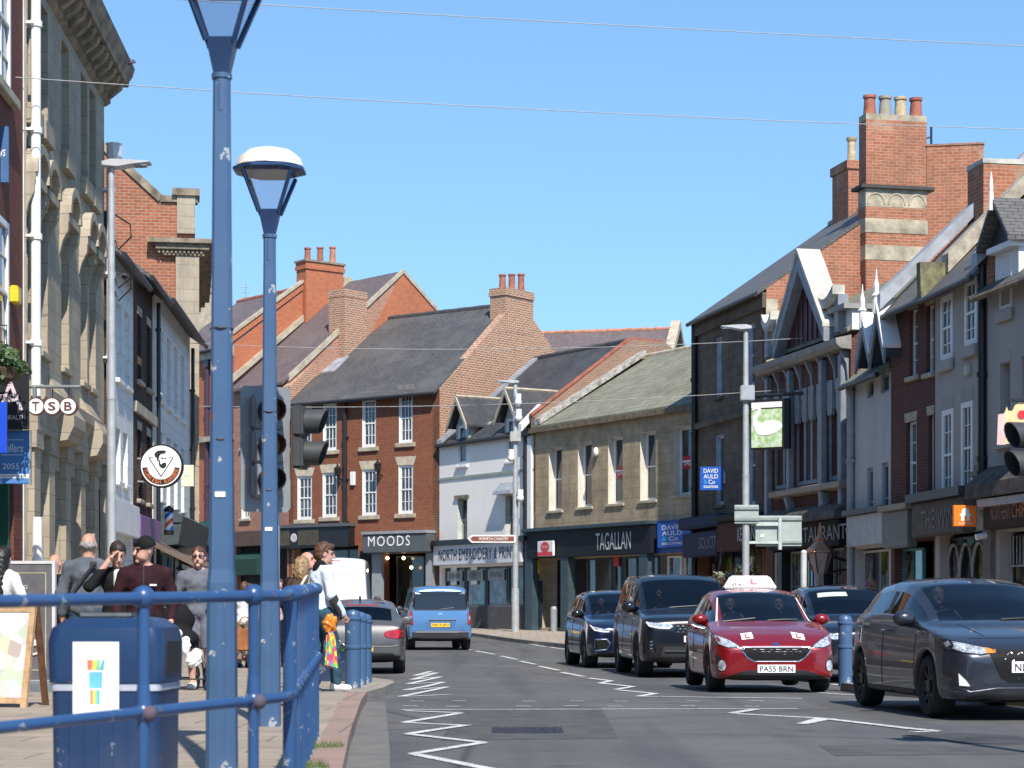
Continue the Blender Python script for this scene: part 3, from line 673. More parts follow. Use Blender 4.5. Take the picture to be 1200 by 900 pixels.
# tall brick building with stone corner pilaster
b6 = Bld('tall_brick_hall', 'tall red brick hall with stone corner pilaster rising behind the white painted house', 'building', PL(228), ((225.5-600)/2400*76, 76*K), .12, 14)
zc = 1.07+(YH-237)/2400*64-.12
q = MB(); D = 14; q.add([(0, y, z) for y, z in [(0, 0), (D, 0), (D, zc), (6, zc+4.4), (1.1, zc), (0, zc)]], [tuple(range(6))])
q.quad((0, 0, 0), (b6.w, 0, 0), (b6.w, 0, zc), (0, 0, zc)); q.quad((b6.w, 0, 0), (b6.w, D, 0), (b6.w, D, zc), (b6.w, 0, zc)); q.quad((0, D, 0), (b6.w, D, 0), (b6.w, D, zc), (0, D, zc))
BTALL = brick('brick_hall', (.37, .12, .062), (.27, .085, .048), (.34, .25, .17), bw=.27, rh=.1, ms=.014, stain=(.16, .08, .055), stain_amt=.45)
q.build('wall', BTALL, b6.e)
q = MB(); q.prism([(1.1, zc), (6, zc+4.4), (D, zc), (D, zc+.25), (6, zc+4.7), (1.0, zc+.22)], 'x', -.08, .35); q.box(-.08, .35, -.1, 1.05, zc, zc+.2); q.build('gable_coping', MATS['sooty_stone'], b6.e)
q = MB(); q.prism([(.8, zc-.5), (6, zc+3.9), (D, zc-.3)], 'x', .35, b6.w); q.build('roof', SL_GREY, b6.e)
zq = 1.07+(YH-300)/2400*64-.12
q = MB(); q.box(-.14, .9, -.14, .58, 3, zq); q.box(-.12, .8, -.02, .54, zq+.7, zc+.2); q.build('pilaster', ASHLAR, b6.e)
q = MB(); q.box(-.18, b6.w, -.3, 1.0, zq, zq+.18); q.box(-.3, b6.w, -.45, 1.2, zq+.18, zq+.36); q.box(-.42, b6.w, -.62, 1.45, zq+.36, zq+.5); q.box(-.2, .95, -.16, .7, zc+.2, zc+.42)
for i in range(11): q.box(-.24, -.18, -.24+.13*i, -.17+.13*i, zq+.06, zq+.18)
q.build('cornice', MATS['sooty_stone'], b6.e)
# ---------------------------------------------------------------- far row, across the bend
S9 = .92
def P(px, Zn): return ((px-600)/2400*Zn, Zn*K)
ZB = .42
tA, tB = P(625, 78.4), P(815, 69.2)
f3A = P(515, 84.4); f2A = P(338, 89.6); f1A = P(274, 92.9)
# orange brick building
f0A = P(196, 97.6)
b7 = Bld('orange_brick_house', 'orange brick building with slate roof and stone corner stack behind the lamp post', 'building', f0A, f1A, ZB, 9)
ze = b7.Zh(246, 408); d7 = 3.9; zr = ze+2.85
ws = [b7.rect(223, 233, 462, 512), b7.rect(252, 262, 462, 512)]; ws2 = [b7.rect(223, 233, 553, 600), b7.rect(252, 262, 553, 600)]
b7.wall(ze, [h+(.2,) for h in ws+ws2], B_ORANGE, roof=(d7, zr)); b7.roof(ze, d7, zr, SL_PUR, eave=.3, ridge=POT, gut=PIPE_B, D=9)
for h in ws+ws2: b7.window(h, d=.14, nx=2, ny=2, fr=.09, lintel=STONE_TRIM, lin_h=.8, lin_flare=-.25, sill=STONE_TRIM)
b7.box('string_course', 0, b7.w, -.3, 0, b7.Zh(240, 519), b7.Zh(240, 513), STONE_TRIM)
b7.box('eaves_course', 0, b7.w, -.25, 0, ze-.55, ze-.1, STONE_TRIM)
b7.pipe(b7.U(245), .2, ze-.9, plain('plum_pipe', (.06, .035, .06), .4), r=.11, hopper=True)
b7.box('fascia', b7.U(205), b7.U(275), -.3, 0, b7.Zh(236, 640), b7.Zh(236, 612), GREENP, bevel=.03); b7.box('shop_dark_sheet', b7.U(205), b7.U(275), -.02, .05, 0, b7.Zh(236, 641), DARK)  # black sheet in place of the unlit shop front
u = b7.w; zg = b7.L(274, 427)[1]
q = MB(); q.prism([(-.1, ze+.05), (d7, zr+.1), (d7, zr+.42), (-.1, ze+.4)], 'x', u-.2, u+.06); q.build('gable_parapet', B_ORANGE, b7.e)
q = MB(); q.prism([(-.1, ze+.4), (d7, zr+.42), (d7, zr+.55), (-.1, ze+.53)], 'x', u-.28, u+.12); q.build('parapet_coping', STONE_TRIM, b7.e)
b7.stack(u-.5, u+.3, d7-.2, d7+1.9, zr-3, zr+1.25, B_ORANGE, 3, [POT, POT, POT_O], cap=MATS['sooty_stone'])
uu = b7.U(236, 3.9); b7.stack(uu-.9, uu+.5, 3.4, 4.4, ze+1, b7.Zh(236, 336, 3.9), STONE_TRIM, 1, POT_O, cap=STONE_TRIM)
# brick house with purple slate roof
b8 = Bld('slate_roofed_house', 'brick house under a big purple slate roof, partly behind the traffic signal', 'building', f1A, f2A, ZB, 13)
ze = b8.Zh(306, 449); d8 = 6.3; zr = ze+5.3
ws = [b8.rect(283, 292, 468, 525), b8.rect(312, 321, 466, 523)]; ws2 = [b8.rect(283, 293, 556, 608), b8.rect(312, 322, 556, 608)]
B_PINK = brick('brick_pink', (.40, .17, .11), (.31, .13, .085), (.42, .34, .26), stain=(.2, .1, .07))
b8.wall(ze, [h+(.2,) for h in ws+ws2]+[(.2, b8.w-.1, .1, b8.Zh(306, 630), .3)], B_PINK, roof=(d8, zr))
b8.roof(ze, d8, zr, SL_PUR, eave=.3)
for h in ws+ws2: b8.window(h, d=.1, nx=3, ny=4, fr=.1, sill=STONE_TRIM, jamb=WHITE)
b8.box('fascia', .0, b8.w, -.3, 0, b8.Zh(306, 640), b8.Zh(306, 622), plain('brown_fascia', (.1, .05, .03), .5), bevel=.03); b8.box('shop_dark_sheet', .2, b8.w-.1, .25, .3, .1, b8.Zh(306, 636), DARK)  # black sheet closes the opening, its darkness is put into the colour
q = MB(); q.prism([(0, 3.3), (-.5, 3.0), (-.5, 2.3), (0, 2.3)], 'x', .3, 2.6); q.build('awning', plain('green_canvas', (.008, .045, .03), .8), b8.e)
q = MB(); q.prism([(-.3, ze+.1), (d8, zr+.1), (13, ze), (13, ze+.35), (d8, zr+.42), (-.3, ze+.38)], 'x', -.1, .22); q.build('verge_coping', STONE_TRIM, b8.e)
q = MB(); q.prism([(0, ze-.1), (d8, zr), (13, ze), (13, ze+.2), (d8, zr+.2), (0, ze+.2)], 'x', b8.w-.06, b8.w+.08); q.build('gable_edge', STONE_TRIM, b8.e)
q = MB(); q.add([(b8.w+.02, y, z) for y, z in [(3, ze), (d8, zr+.1), (13, ze)]], [(0, 1, 2)]); q.build('gable_wall', B_ORANGE, b8.e, fix=False)
# three storey red brick house
b9 = Bld('red_brick_house', 'three storey red brick house with white sashes above the Moods cafe front', 'building', f2A, f3A, ZB, 11)
ze = b9.Zh(430, 463); d9 = 5.4; zr = b9.Zh(470, 389, d9); zr = ze+4.05
ws = [b9.rect(x-8, x+8, y0, y1) for x, y0, y1 in ((357, 476, 531), (386.5, 473, 528), (432.5, 468, 524), (475.5, 460, 519))]
ws2 = [b9.rect(x-8.5, x+8.5, y0, y1) for x, y0, y1 in ((357, 558, 609), (386.5, 554, 606), (433, 550, 604), (475.5, 545, 602))]
mo = (b9.U(440), b9.U(508), .1, b9.Zh(474, 648)); so_ = (b9.U(342), b9.U(420), .1, b9.Zh(380, 640))
b9.wall(ze, [h+(.2,) for h in ws+ws2]+[mo+(.9,), so_+(.5,)], B_RED, side=False, back=False)
for h in ws: b9.window(h, d=.05, nx=3, ny=4, fr=.11, sill=STONE_TRIM, sill_h=.18, sill_over=.16, lintel=plain('grey_lintel', (.2, .19, .18), .8), lin_h=.34, jamb=WHITE)
for h in ws2: b9.window(h, d=.05, nx=3, ny=4, fr=.11, sill=STONE_TRIM, sill_h=.18, sill_over=.16, lintel=plain('pale_lintel', (.55, .48, .36), .8, var=.15), lin_h=.36, lin_flare=.14, jamb=WHITE)
b9.roof(ze, d9, zr, SL_F2, u1=b9.w-.02, eave=.32, ridge=plain('dark_ridge', (.06, .06, .06), .7), gut=PIPE_B)
q = MB(); D = 11
q.prism([(0, -.4), (D, -.4), (D, ze), (d9+1.0, zr-.45), (d9-1.0, zr-.45), (0, ze)], 'x', b9.w-.35, b9.w+.03); q.prism([(0, -.4), (D, -.4), (D, ze), (d9, zr), (0, ze)], 'x', -.02, .3); q.quad((0, D, 0), (b9.w, D, 0), (b9.w, D, ze), (0, D, ze)); q.build('gable_wall', B_MULTI, b9.e)
b9.stack(b9.w-.8, b9.w+.04, d9-1.0, d9+1.0, zr-1.2, zr+.7, B_MULTI, 3, POT, corb=.05)
b9.stack(0, .95, 2.6, 4.1, ze+1.0, zr+1.15, B_MULTI, 0, name='party_wall_stack', corb=.02)
q = MB(); q.prism([(-.2, ze), (2.6, ze+2.1), (2.6, ze+2.75), (-.2, ze+.65)], 'x', -.15, .3); q.build('stepped_verge', B_MULTI, b9.e)
q = MB(); q.prism([(1.7, ze+1.33), (2.7, ze+2.08), (2.7, ze+2.2), (1.7, ze+1.45)], 'x', .3, 1.15); q.build('flashing', LEAD, b9.e)
b9.pipe(b9.U(406), 3.6, ze-.1, PIPE_B, r=.09)
r = b9.rect(412, 417, 553, 569); b9.box('alarm_box', r[0], r[1], -.12, 0, r[2], r[3], WHITE, bevel=.02)
for xx, yy in ((401, 552), (448, 547)):
    u, z = b9.L(xx, yy); q = MB(); q.lathe([(.02, -.25), (.13, -.2), (.16, .1), (.05, .2), (.03, .3)], 8, (u, -.3, z)); q.tube([(u, 0, z-.35), (u, -.3, z-.35), (u, -.3, z-.2)], .03); q.build('wall_lantern', BLACK, b9.e)
# cafe front
GREYM = plain('slate_grey_paint', (.085, .095, .10), .45, var=.08); GREYL = plain('pale_grey_paint', (.26, .285, .30), .45, var=.08)
zf0, zf1 = b9.Zh(474, 648), b9.Zh(474, 626)
sf = b9.box('shop_fascia', b9.U(436), b9.U(510.5), -.62, .0, zf0, zf1, GREYM, bevel=.03)
b9.box('fascia_lid', b9.U(435.5), b9.U(511), -.68, .0, zf1+.004, zf1+.12, GREYL, parent=sf)
b9.text('MOODS', (b9.U(457.5)+b9.U(486.5))/2-.22, (zf0+zf1)/2+.1, 2.3, .42, -.635, WTXT, sf, space=1.2)
for a, c in ((438, 448.5), (501, 510)): b9.box('pilaster', b9.U(a), b9.U(c), -.12, .08, -.3, zf0-.005, GREYL)
ww = b9.window((b9.U(449), b9.U(482), .45, zf0-.1), d=.85, nx=1, ny=1, sash=False, mat=GREYM, glass=winglass('cafe_glass', (.02, .024, .022), (.04, .04, .035), .02, .6), name='shop_window')
b9.box('stall_riser', b9.U(449), b9.U(482), .83, .9, -.3, .45, GREYL)
b9.box('shop_door', b9.U(483), b9.U(500), .86, .93, -.3, zf0-.1, CHAR)
BULB = emis('warm_bulb', (1, .8, .5), 4)
for xx, yy in ((454, 654), (473, 654), (482, 665)):
    u, z = b9.L(xx, yy, .6); q = MB(); q.ball((u, .6, z), .075); q.build('pendant_lamp', BULB, b9.e, smooth=True)
# left shop of the same house
zk0, zk1 = b9.Zh(380, 642), b9.Zh(380, 618)
sf = b9.box('shop_fascia', b9.U(316), b9.U(416), -.4, .0, zk0, zk1, BLACK, bevel=.02)
[b9.box('name_board', b9.U(a_), b9.U(c_), -.43, -.402, zk0+.12, zk1-.12, plain('dull_gold', (.07, .06, .04), .5), parent=sf) for a_, c_ in ((334, 347), (357, 381))]
q = MB(); q.lathe([(.16, 0), (.2, .02), (.14, .06)], 12, (b9.U(352), -.44, (zk0+zk1)/2), 'y'); q.build('emblem', plain('silver_emblem', (.5, .5, .5), .4), sf)
b9.box('fascia_lid', b9.U(316), b9.U(417), -.5, 0, zk1+.003, zk1+.14, GREYM, parent=sf)
ww = b9.window((so_[0], so_[1], .1, zk0-.05), d=.45, nx=4, ny=1, sash=False, mat=plain('dark_teal', (.01, .05, .045), .4), glass=GLASS_D, name='shop_window')
q = MB(); u, z = b9.L(421, 690); q.box(b9.U(422), b9.U(436), -.02, .02, 0, b9.Zh(429, 645)); q.build('door_dark_sheet', DARK, b9.e)  # flat black sheet painted as an unlit doorway
# white rendered house with two dormers
b10 = Bld('rendered_house', 'off white rendered house with two slate dormers above the embroidery shop', 'building', f3A, tA, ZB, 10)
ze = b10.Zh(570, 514); d10 = 4.7; zr = b10.Zh(676, 417, d10); zr = ze+3.75
w1 = [b10.rect(536, 547.5, 584, 634), b10.rect(592, 603, 580, 631)]
wd = [b10.rect(536.5, 547.5, 498, 545), b10.rect(593.5, 605, 490, 540)]
sh = (b10.U(518), b10.U(617), .85, b10.Zh(566, 664))
b10.wall(ze, [h+(.24,) for h in w1]+[(h[0], h[1], h[2], ze+.01, .16) for h in wd]+[sh+(.25,)], R_WHITE, side=False, back=False)
b10.roof(ze, d10, zr, SL_DK, eave=.12, ridge=plain('dark_ridge', (.06, .06, .06), .7), gut=PIPE_B)
q = MB(); q.quad((b10.w, 10, 0), (0, 10, 0), (0, 10, ze), (b10.w, 10, ze)); q.build('back_wall', R_WHITE, b10.e)
for h in w1: b10.window(h, d=.2, nx=1, ny=2, fr=.07, sill=R_WHITE, sill_d=.05, mat=plain('sage_grey', (.36, .39, .36), .5), jamb=plain('sage_lining', (.52, .55, .50), .5))
q = MB(); h = w1[1]; q.prism([(0, h[3]+.02), (-.42, h[3]+.02), (-.38, h[3]+.16), (0, h[3]+.5)], 'x', h[0]-.3, h[1]+.3); q.build('lead_hood', LEAD, b10.e)
h = w1[0]; b10.box('drip_course', h[0]-.15, h[1]+.15, -.08, 0, h[3]+.02, h[3]+.13, MATS['sooty_stone'])
b10.box('string_course', 0, b10.w, -.04, 0, b10.Zh(570, 556)-.05, b10.Zh(570, 556)+.05, plain('greenish_paint', (.33, .38, .33), .7))
kk = (zr-ze)/d10
for h in wd:
    c = (h[0]+h[1])/2; hw = .78; zt_ = h[3]; apex = zt_+1.05
    dm = b10.window((h[0], h[1], h[2], zt_), d=.02, nx=1, ny=2, fr=.12, name='dormer_window', glass=GLASS, jamb=WHITE, sill=WHITE)
    q = MB(); yb = (zt_-ze)/kk
    for sx in (-1, 1):
        x = c+sx*(h[1]-h[0])/2; q.prism([(.0, ze), (.0, zt_), (yb, zt_)], 'x', x, x+sx*.12)
    q.prism([(h[0]-.12, zt_), (h[1]+.12, zt_), (c, apex-.15)], 'y', .02, .1); q.build('dormer_cheek', plain('sage_board', (.40, .43, .38), .6), dm)
    q = MB(); yr = (apex-ze)/kk; ye = (zt_-.15-ze)/kk
    for sx in (-1, 1):
        A_, B_ = (c, -.3, apex), (c+sx*hw, -.3, zt_-.12); C_, D_ = (c+sx*hw, ye+.3, zt_-.12), (c, yr+.3, apex)
        t = .09; q.add([A_, B_, C_, D_]+[(p_[0], p_[1], p_[2]+t) for p_ in (A_, B_, C_, D_)], [(0, 1, 2, 3), (7, 6, 5, 4), (0, 4, 5, 1), (1, 5, 6, 2), (2, 6, 7, 3), (3, 7, 4, 0)])
    q.build('dormer_roof', SL_DK, dm)
    q = MB(); q.tube([(c, -.32, apex+.1), (c, yr+.3, apex+.1)], .07, 6); q.build('dormer_ridge', STONE_TRIM, dm)
    q = MB()
    for sx in (-1, 1): q.prism([(c, apex+.1), (c+sx*(hw+.02), zt_-.05), (c+sx*(hw+.02), zt_-.25), (c, apex-.12)], 'y', -.34, -.28)
    q.build('bargeboard', plain('buff_board', (.42, .37, .29), .6), dm)
    q = MB(); q.prism([(ye, zt_-.1), (yr+.28, apex+.02), (yr+.28, apex+.1), (ye, zt_+.0)], 'x', c+hw-.1, c+hw+.2); q.build('valley_flashing', LEAD, dm)
q = MB(); q.prism([(-.1, ze), (d10, zr+.05), (d10, zr+.22), (-.1, ze+.18)], 'x', -.05, .32); q.build('flashing', LEAD, b10.e)
b10.pipe(b10.w-.42, .3, ze-.15, PIPE_B, r=.09, hopper=True); b10.box('corner_board', b10.w-.3, b10.w-.02, -.1, 0, 3.5, ze-.1, WHITE)
zf0, zf1 = b10.Zh(566, 661), b10.Zh(566, 637)
sf = b10.box('shop_fascia', b10.U(515), b10.U(618), -.3, .0, zf0, zf1, plain('white_fascia', (.62, .62, .66), .4, var=.04), bevel=.02)
b10.text('NORTH EMBROIDERY & PRINT', (b10.U(521)+b10.U(612))/2, (zf0+zf1)/2, b10.U(611)-b10.U(521.5), .46, -.315, BTXT, sf, space=1.05)
b10.box('fascia_cornice', 0, b10.w-.05, -.42, .0, zf1+.003, zf1+.2, BLACK, parent=sf)
for i in range(4):
    a = sh[0]+(sh[1]-sh[0])*i/4
    wo = b10.window((a+.03, a+(sh[1]-sh[0])/4-.03, .85, sh[3]), d=.15, nx=1, ny=1, sash=False, mat=CHAR, glass=GLASS_D, name='shop_window', fr=.08)
    if i < 3: b10.box('window_banner', a+.2, a+(sh[1]-sh[0])/4-.2, .12, .14, sh[3]-.55, sh[3]-.12, plain('grey_banner', (.3, .33, .33), .5), parent=wo); b10.text(['WORKWEAR', 'GIFTS', 'PRINTING'][i], a+(sh[1]-sh[0])/8, sh[3]-.33, .9, .2, .115, CHAR, wo)
    if i < 2: b10.box('window_poster', a+.5, a+.95, .12, .14, 1.75, 2.5, WHITE, parent=wo)
b10.box('stall_riser', b10.U(515), b10.U(619), -.04, .0, -.35, .85, brick('grey_tile', (.10, .10, .105), (.085, .085, .09), (.05, .05, .05), bw=.3, rh=.08))
# stone shop with five tall windows
b11 = Bld('stone_shop_building', 'brown stone shop building with five tall sashes and a mossy slate roof', 'building', tA, tB, ZB, 11)
ze = b11.Zh(720, 488); d11 = 5.1; zr = ze+2.95
ws = [b11.rect(*q_) for q_ in ((643, 658.5, 524, 598), (677, 693.5, 518, 594), (712.5, 730, 512, 590), (750, 768.5, 506, 586), (789.5, 809.5, 500, 580))]
zf0, zf1 = b11.Zh(695, 652), b11.Zh(695, 616)
b11.wall(ze, [h+(.3,) for h in ws]+[(.25, b11.w-.1, .05, zf0-.02, .9)], ASHLAR_T, side=False, back=False)
b11.roof(ze, d11, zr, SL_GRN, eave=.1, ridge=STONE_TRIM)
q = MB(); D = 11; q.prism([(0, -.4), (D, -.4), (D, ze+.3), (d11+.9, zr+.75), (d11-.6, zr+.75), (0, ze+.45)], 'x', -.18, .16); q.build('gable_parapet', brick('brick_gable_brown', (.30, .15, .10), (.22, .13, .09), (.33, .27, .2), stain=(.2, .16, .11), stain_amt=.5), b11.e)
q = MB(); q.prism([(-.05, ze+.48), (d11-.6, zr+.77), (d11+.9, zr+.77), (d11+.9, zr+.85), (d11-.62, zr+.86), (-.05, ze+.57)], 'x', -.24, -.02); q.build('parapet_edge', POT, b11.e)
q = MB(); q.prism([(-.05, ze+.12), (d11-.3, zr+.1), (d11-.3, zr+.3), (-.05, ze+.34)], 'x', .16, .6); q.build('flashing', plain('mortar_fillet', (.42, .40, .36), .8, var=.3, scale=6), b11.e)
for i in range(1): q = MB(); q.prism([(-.35, ze-.1), (.5, ze+.75), (.5, ze+1.0), (-.35, ze+.2)], 'x', -.55, -.3); q.build('verge_board', WHITE, b11.e)
for i, h in enumerate(ws):
    wo = b11.window(h, d=.26, nx=1, ny=2, fr=.085, sill=STONE_TRIM, sill_d=.06, glass=winglass('sash_glass', (.02, .024, .024), (.10, .10, .09), .02, .6), jamb=OFFW)
    if i in (2, 4):
        b11.box('sale_poster', h[0]+.15, h[1]-.15, .28, .30, h[2]+.9, h[2]+1.35, plain('sale_red', (.5, .03, .04), .5), parent=wo)
        b11.text('SALE', (h[0]+h[1])/2, h[2]+1.12, .6, .2, .277, WTXT, wo)
q = MB(); q.box(0, b11.w, -.22, .02, ze-.2, ze-.02); q.build('gutter', plain('stone_gutter', (.2, .155, .1), .8, var=.25), b11.e)
r = b11.rect(699, 705, 525, 536); q = MB(); q.ball((r[0]+.12, -.1, r[2]+.2), .1, .1, .17); q.build('alarm_box', WHITE, b11.e, smooth=True)
# shop front
sf = b11.box('shop_fascia', .0, b11.U(771), -.32, .0, zf0, zf1-.12, NAVY, bevel=.02)
b11.box('fascia_cornice', -.1, b11.U(772), -.5, .0, zf1-.117, zf1+.02, TEAL, parent=sf, bevel=.03)
ua, ub = b11.L(698, 640, -.34)[0], b11.L(739, 640, -.34)[0]
b11.text('TAGALLAN', (ua+ub)/2, (zf0+zf1)/2-.06, ub-ua, .62, -.335, plain('silver_letter', (.55, .56, .56), .4), sf)
for xx in (622, 664, 756):
    b11.box('pilaster', b11.U(xx), b11.U(xx)+.55, -.28, .05, -.4, zf1-.12, TEAL, bevel=.02)
z1 = zf0-.05
b11.box('door_dark_sheet', b11.U(631), b11.U(663), .85, .9, -.4, z1, DARK); b11.box('door_panel', b11.U(627), b11.U(634), .0, .06, -.3, z1-.8, plain('navy_panel', (.012, .03, .055), .4))  # sheet at the back of the doorway coloured black to read as unlit
for a, c in ((672, 700), (704, 712), (716, 730), (733, 755)):
    b11.window((b11.U(a), b11.U(c), .4, z1), d=.6, nx=1, ny=1, sash=False, mat=TEAL, glass=GLASS_D if a != 672 else winglass('grey_blind_glass', (.07, .075, .065), (.09, .095, .085), .03, .5), name='shop_window')
b11.box('stall_riser', b11.U(672), b11.U(755), .55, .8, -.4, .4, TEAL)
b11.box('red_display', b11.U(705), b11.U(711), .5, .55, 2.3, 3.0, plain('sale_red', (.5, .03, .04), .5))
q = MB(); q.box(b11.U(642.5)-.06, b11.U(661)-.06, -.45, -.36, b11.Zh(652, 652), b11.Zh(652, 634)); ps = q.build('post_sign', WHITE, b11.e, bevel=.02)
REDP = plain('post_red', (.7, .03, .05), .4); uc = (b11.U(642.5)+b11.U(661))/2-.06
b11.box('sign_band', b11.U(642.5)-.03, b11.U(661)-.09, -.46, -.452, b11.Zh(652, 651.5), b11.Zh(652, 647), REDP, parent=ps)
q = MB(); q.lathe([(.24, -.462), (.24, -.455)], 20, (uc, 0, b11.Zh(652, 641)), 'y', 1.25, .8); q.build('sign_oval', REDP, ps)
b11.text('POST OFFICE', uc, b11.Zh(652, 641), .42, .08, -.464, WTXT, ps)
q = MB(); q.lathe([(.12, -.4), (.13, .75), (.1, .85)], 12, (b11.U(657), -.3, 0)); q.build('door_bollard', GREYSTEEL, b11.e)
b11.box('yellow_notice', b11.U(627), b11.U(632), -.02, -.0, 2.1, 2.6, YEL)
# neighbouring half: solicitors and cream front
sf = b11.box('shop_fascia', b11.U(772), b11.w, -.1, .02, zf0, zf1, plain('blue_fascia', (.02, .06, .3), .4), bevel=.02)
ub_, uc_ = b11.L(770.5, 627, -.3)[0], b11.L(808.5, 627, -.3)[0]
BLU = plain('solicitor_blue', (.012, .09, .42), .35, var=.04); CY = plain('cyan_letter', (.03, .42, .75), .4)
def solicitor(B, u0, u1, z0, z1, d, parent):
    h = z1-z0; w_ = u1-u0; c = (u0+u1)/2
    q = MB(); q.box(u0, u1, d, d+.08, z0, z1); o = q.build('solicitor_board', BLU, parent, bevel=.01)
    B.text('DAVID', c-.04*w_, z1-.17*h, .62*w_, .18*h, d-.012, WTXT, o); B.text('AULD', c-.04*w_, z1-.41*h, .62*w_, .18*h, d-.012, WTXT, o)
    B.text('&', c-.27*w_, z1-.64*h, .16*w_, .18*h, d-.012, CY, o); B.text('Co', c+.0*w_, z1-.64*h, .28*w_, .18*h, d-.012, WTXT, o); B.text('SOLICITORS', c-.04*w_, z1-.85*h, .62*w_, .1*h, d-.012, WTXT, o, bold=.02)
    return o
solicitor(b11, ub_, uc_, b11.Zh(789, 641, -.3), b11.Zh(789, 613, -.3), -.3, b11.e)
b11.box('shop_wall', b11.U(774), b11.w-.1, .3, .4, -.4, zf0, plain('cream_front', (.45, .38, .27), .6))
b11.window((b11.U(776), b11.U(792), .4, zf0-.1), d=.22, nx=1, sash=False, glass=GLASS_D, name='shop_window'); b11.window((b11.U(796), b11.U(812), .4, zf0-.1), d=.22, nx=1, sash=False, glass=GLASS_D, mat=OFFW, name='shop_window')
# big roof behind the stone shop
b12 = Bld('purple_roofed_building', 'long purple slate roof with stone end coping rising behind the stone shop', 'building', (-2, 108*K), (13.5, 104*K), .4, 12)
zr = b12.Zh(715, 390, 6)
b12.wall(zr-5, [], B_PINK, roof=(6, zr)); b12.roof(zr-5, 6, zr, SL_PUR, eave=.3, ridge=POT_O, u1=b12.U(787, 6))
uu = b12.U(787, 6); q = MB(); q.prism([(-.3, zr-5.2), (6, zr+.1), (12, zr-5), (12, zr-4.6), (6, zr+.55), (-.3, zr-4.7)], 'x', uu, uu+.5); q.build('end_coping', STONE_TRIM, b12.e)
# ---------------------------------------------------------------- right row
def PR(px, Zn=None):
    z = 15.17/((px-600)/2400+.113) if Zn is None else Zn
    return ((px-600)/2400*z, z*K)
rA, rB = P(815.5, 68.2), P(898, 61.5)
r1 = Bld('sooty_stone_building', 'tall soot-blackened stone building with brick gable and great banded chimney', 'building', rA, rB, ZB-.05, 9.5)
ze = r1.Zh(855, 358); d1 = 4.75; zr = ze+3.3
ws = [r1.rect(840, 846.5, 396, 465), r1.rect(876, 884, 380, 452), r1.rect(839, 848, 510, 592), r1.rect(876, 885, 498, 592)]
r1.wall(ze, [h+(.2,) for h in ws]+[(.3, r1.w-.3, .1, 2.9, .5)], ASHLAR_D, side=False, back=False)
PBLUE = plain('pale_blue_frame', (.42, .47, .53), .45)
for h in ws: r1.window(h, d=.1, nx=1, ny=2, fr=.1, mat=PBLUE, sill=ASHLAR_D, jamb=PBLUE)
r1.roof(ze, d1, zr, SL_GREY, eave=.25, u1=r1.w-.1, verge=0, gut=PIPE_B, ridge=STONE_TRIM)
q = MB(); D = 9.5; q.prism([(0, -.4), (D, -.4), (D, ze), (d1, zr-.05), (0, ze)], 'x', r1.w-.35, r1.w+.02); q.prism([(0, -.4), (D, -.4), (D, ze), (d1, zr), (0, ze)], 'x', -.02, .3); q.quad((0, D, 0), (r1.w, D, 0), (r1.w, D, ze), (0, D, ze)); q.build('gable_wall', B_STACK, r1.e)
q = MB(); q.box(r1.w+.005, r1.w+.05, -.02, .55, ze-3.2, ze-.9); q.box(r1.w+.005, r1.w+.05, -.02, .9, ze-3.2, ze-2.2); q.box(r1.w+.005, r1.w+.05, -.02, .35, ze-.9, ze-.3); q.box(r1.w+.005, r1.w+.12, -.1, 1.2, ze-3.45, ze-3.2); q.build('quoin', STONE_TRIM, r1.e)
b_ = MB(); b_.box(0, r1.w, -.14, 0, r1.Zh(845, 496), r1.Zh(845, 489)); b_.build('string_course', ASHLAR_D, r1.e)
b_ = MB(); b_.box(0, r1.w, -.12, 0, ze-.55, ze-.1); b_.build('eaves_course', ASHLAR_D, r1.e)
r1.pipe(.12, .3, ze-.1, PIPE_B, r=.1)
# great chimney
def dpx(B, u, px): o = B.A+B.u*u; t = (px-600)/F; return (t*o.y-o.x)/(B.n.x-t*B.n.y)
uc = r1.w+.1; ya = dpx(r1, uc+.3, 1014.5); yb = dpx(r1, uc+.3, 1087); CW = yb-ya
zz = lambda y: r1.L(1050, y, dpx(r1, r1.w+.4, 1050))[1]
q = MB(); q.box(uc-.3, uc+.3, ya, yb, ze-.6, zz(243)); q.box(uc-.28, uc+.28, ya+.02, yb-.02, zz(220), zz(141)); q.build('chimney_brick', B_STACK, r1.e)
BST = plain('band_stone', (.40, .34, .24), .85, var=.4, scale=2.5, col2=(.2, .18, .13))
for (y0, y1, k) in ((273.5, 257, .02), (305.5, 288, .02), (243, 222, 0.), (141, 134, -.02)): q = MB(); q.box(uc-.3-k, uc+.3+k, ya-k, yb+k, zz(y0)+.002, zz(y1)); q.build('chimney_band', BST, r1.e)
q = MB(); q.box(uc-.42, uc+.42, ya-.18, yb+.18, zz(222)+.003, zz(218)); q.build('chimney_ledge', plain('dark_ledge', (.06, .055, .05), .8), r1.e)
for i in range(3):
    y = ya+CW*(i+.5)/3; z0 = zz(240); q = MB(); q.tube([(uc+.3, y-.27*math.cos(math.pi*k/10), z0+.33*math.sin(math.pi*k/10)) for k in range(11)], .03, 5); q.build('blind_arch', STONE_TRIM, r1.e)
for i, m_ in enumerate((POT, plain('grey_pot', (.3, .27, .22), .8), POT_C, POT)):
    y = ya+CW*(i+.5)/4; z0 = zz(134); q = MB(); q.lathe([(.2, z0), (.19, z0+.12), (.16, z0+.5), (.2, z0+.52), (.2, z0+.6), (.12, z0+.6), (.12, z0+.4)], 12, (uc, y, 0)); q.build('chimney_pot', m_, r1.e, smooth=True)
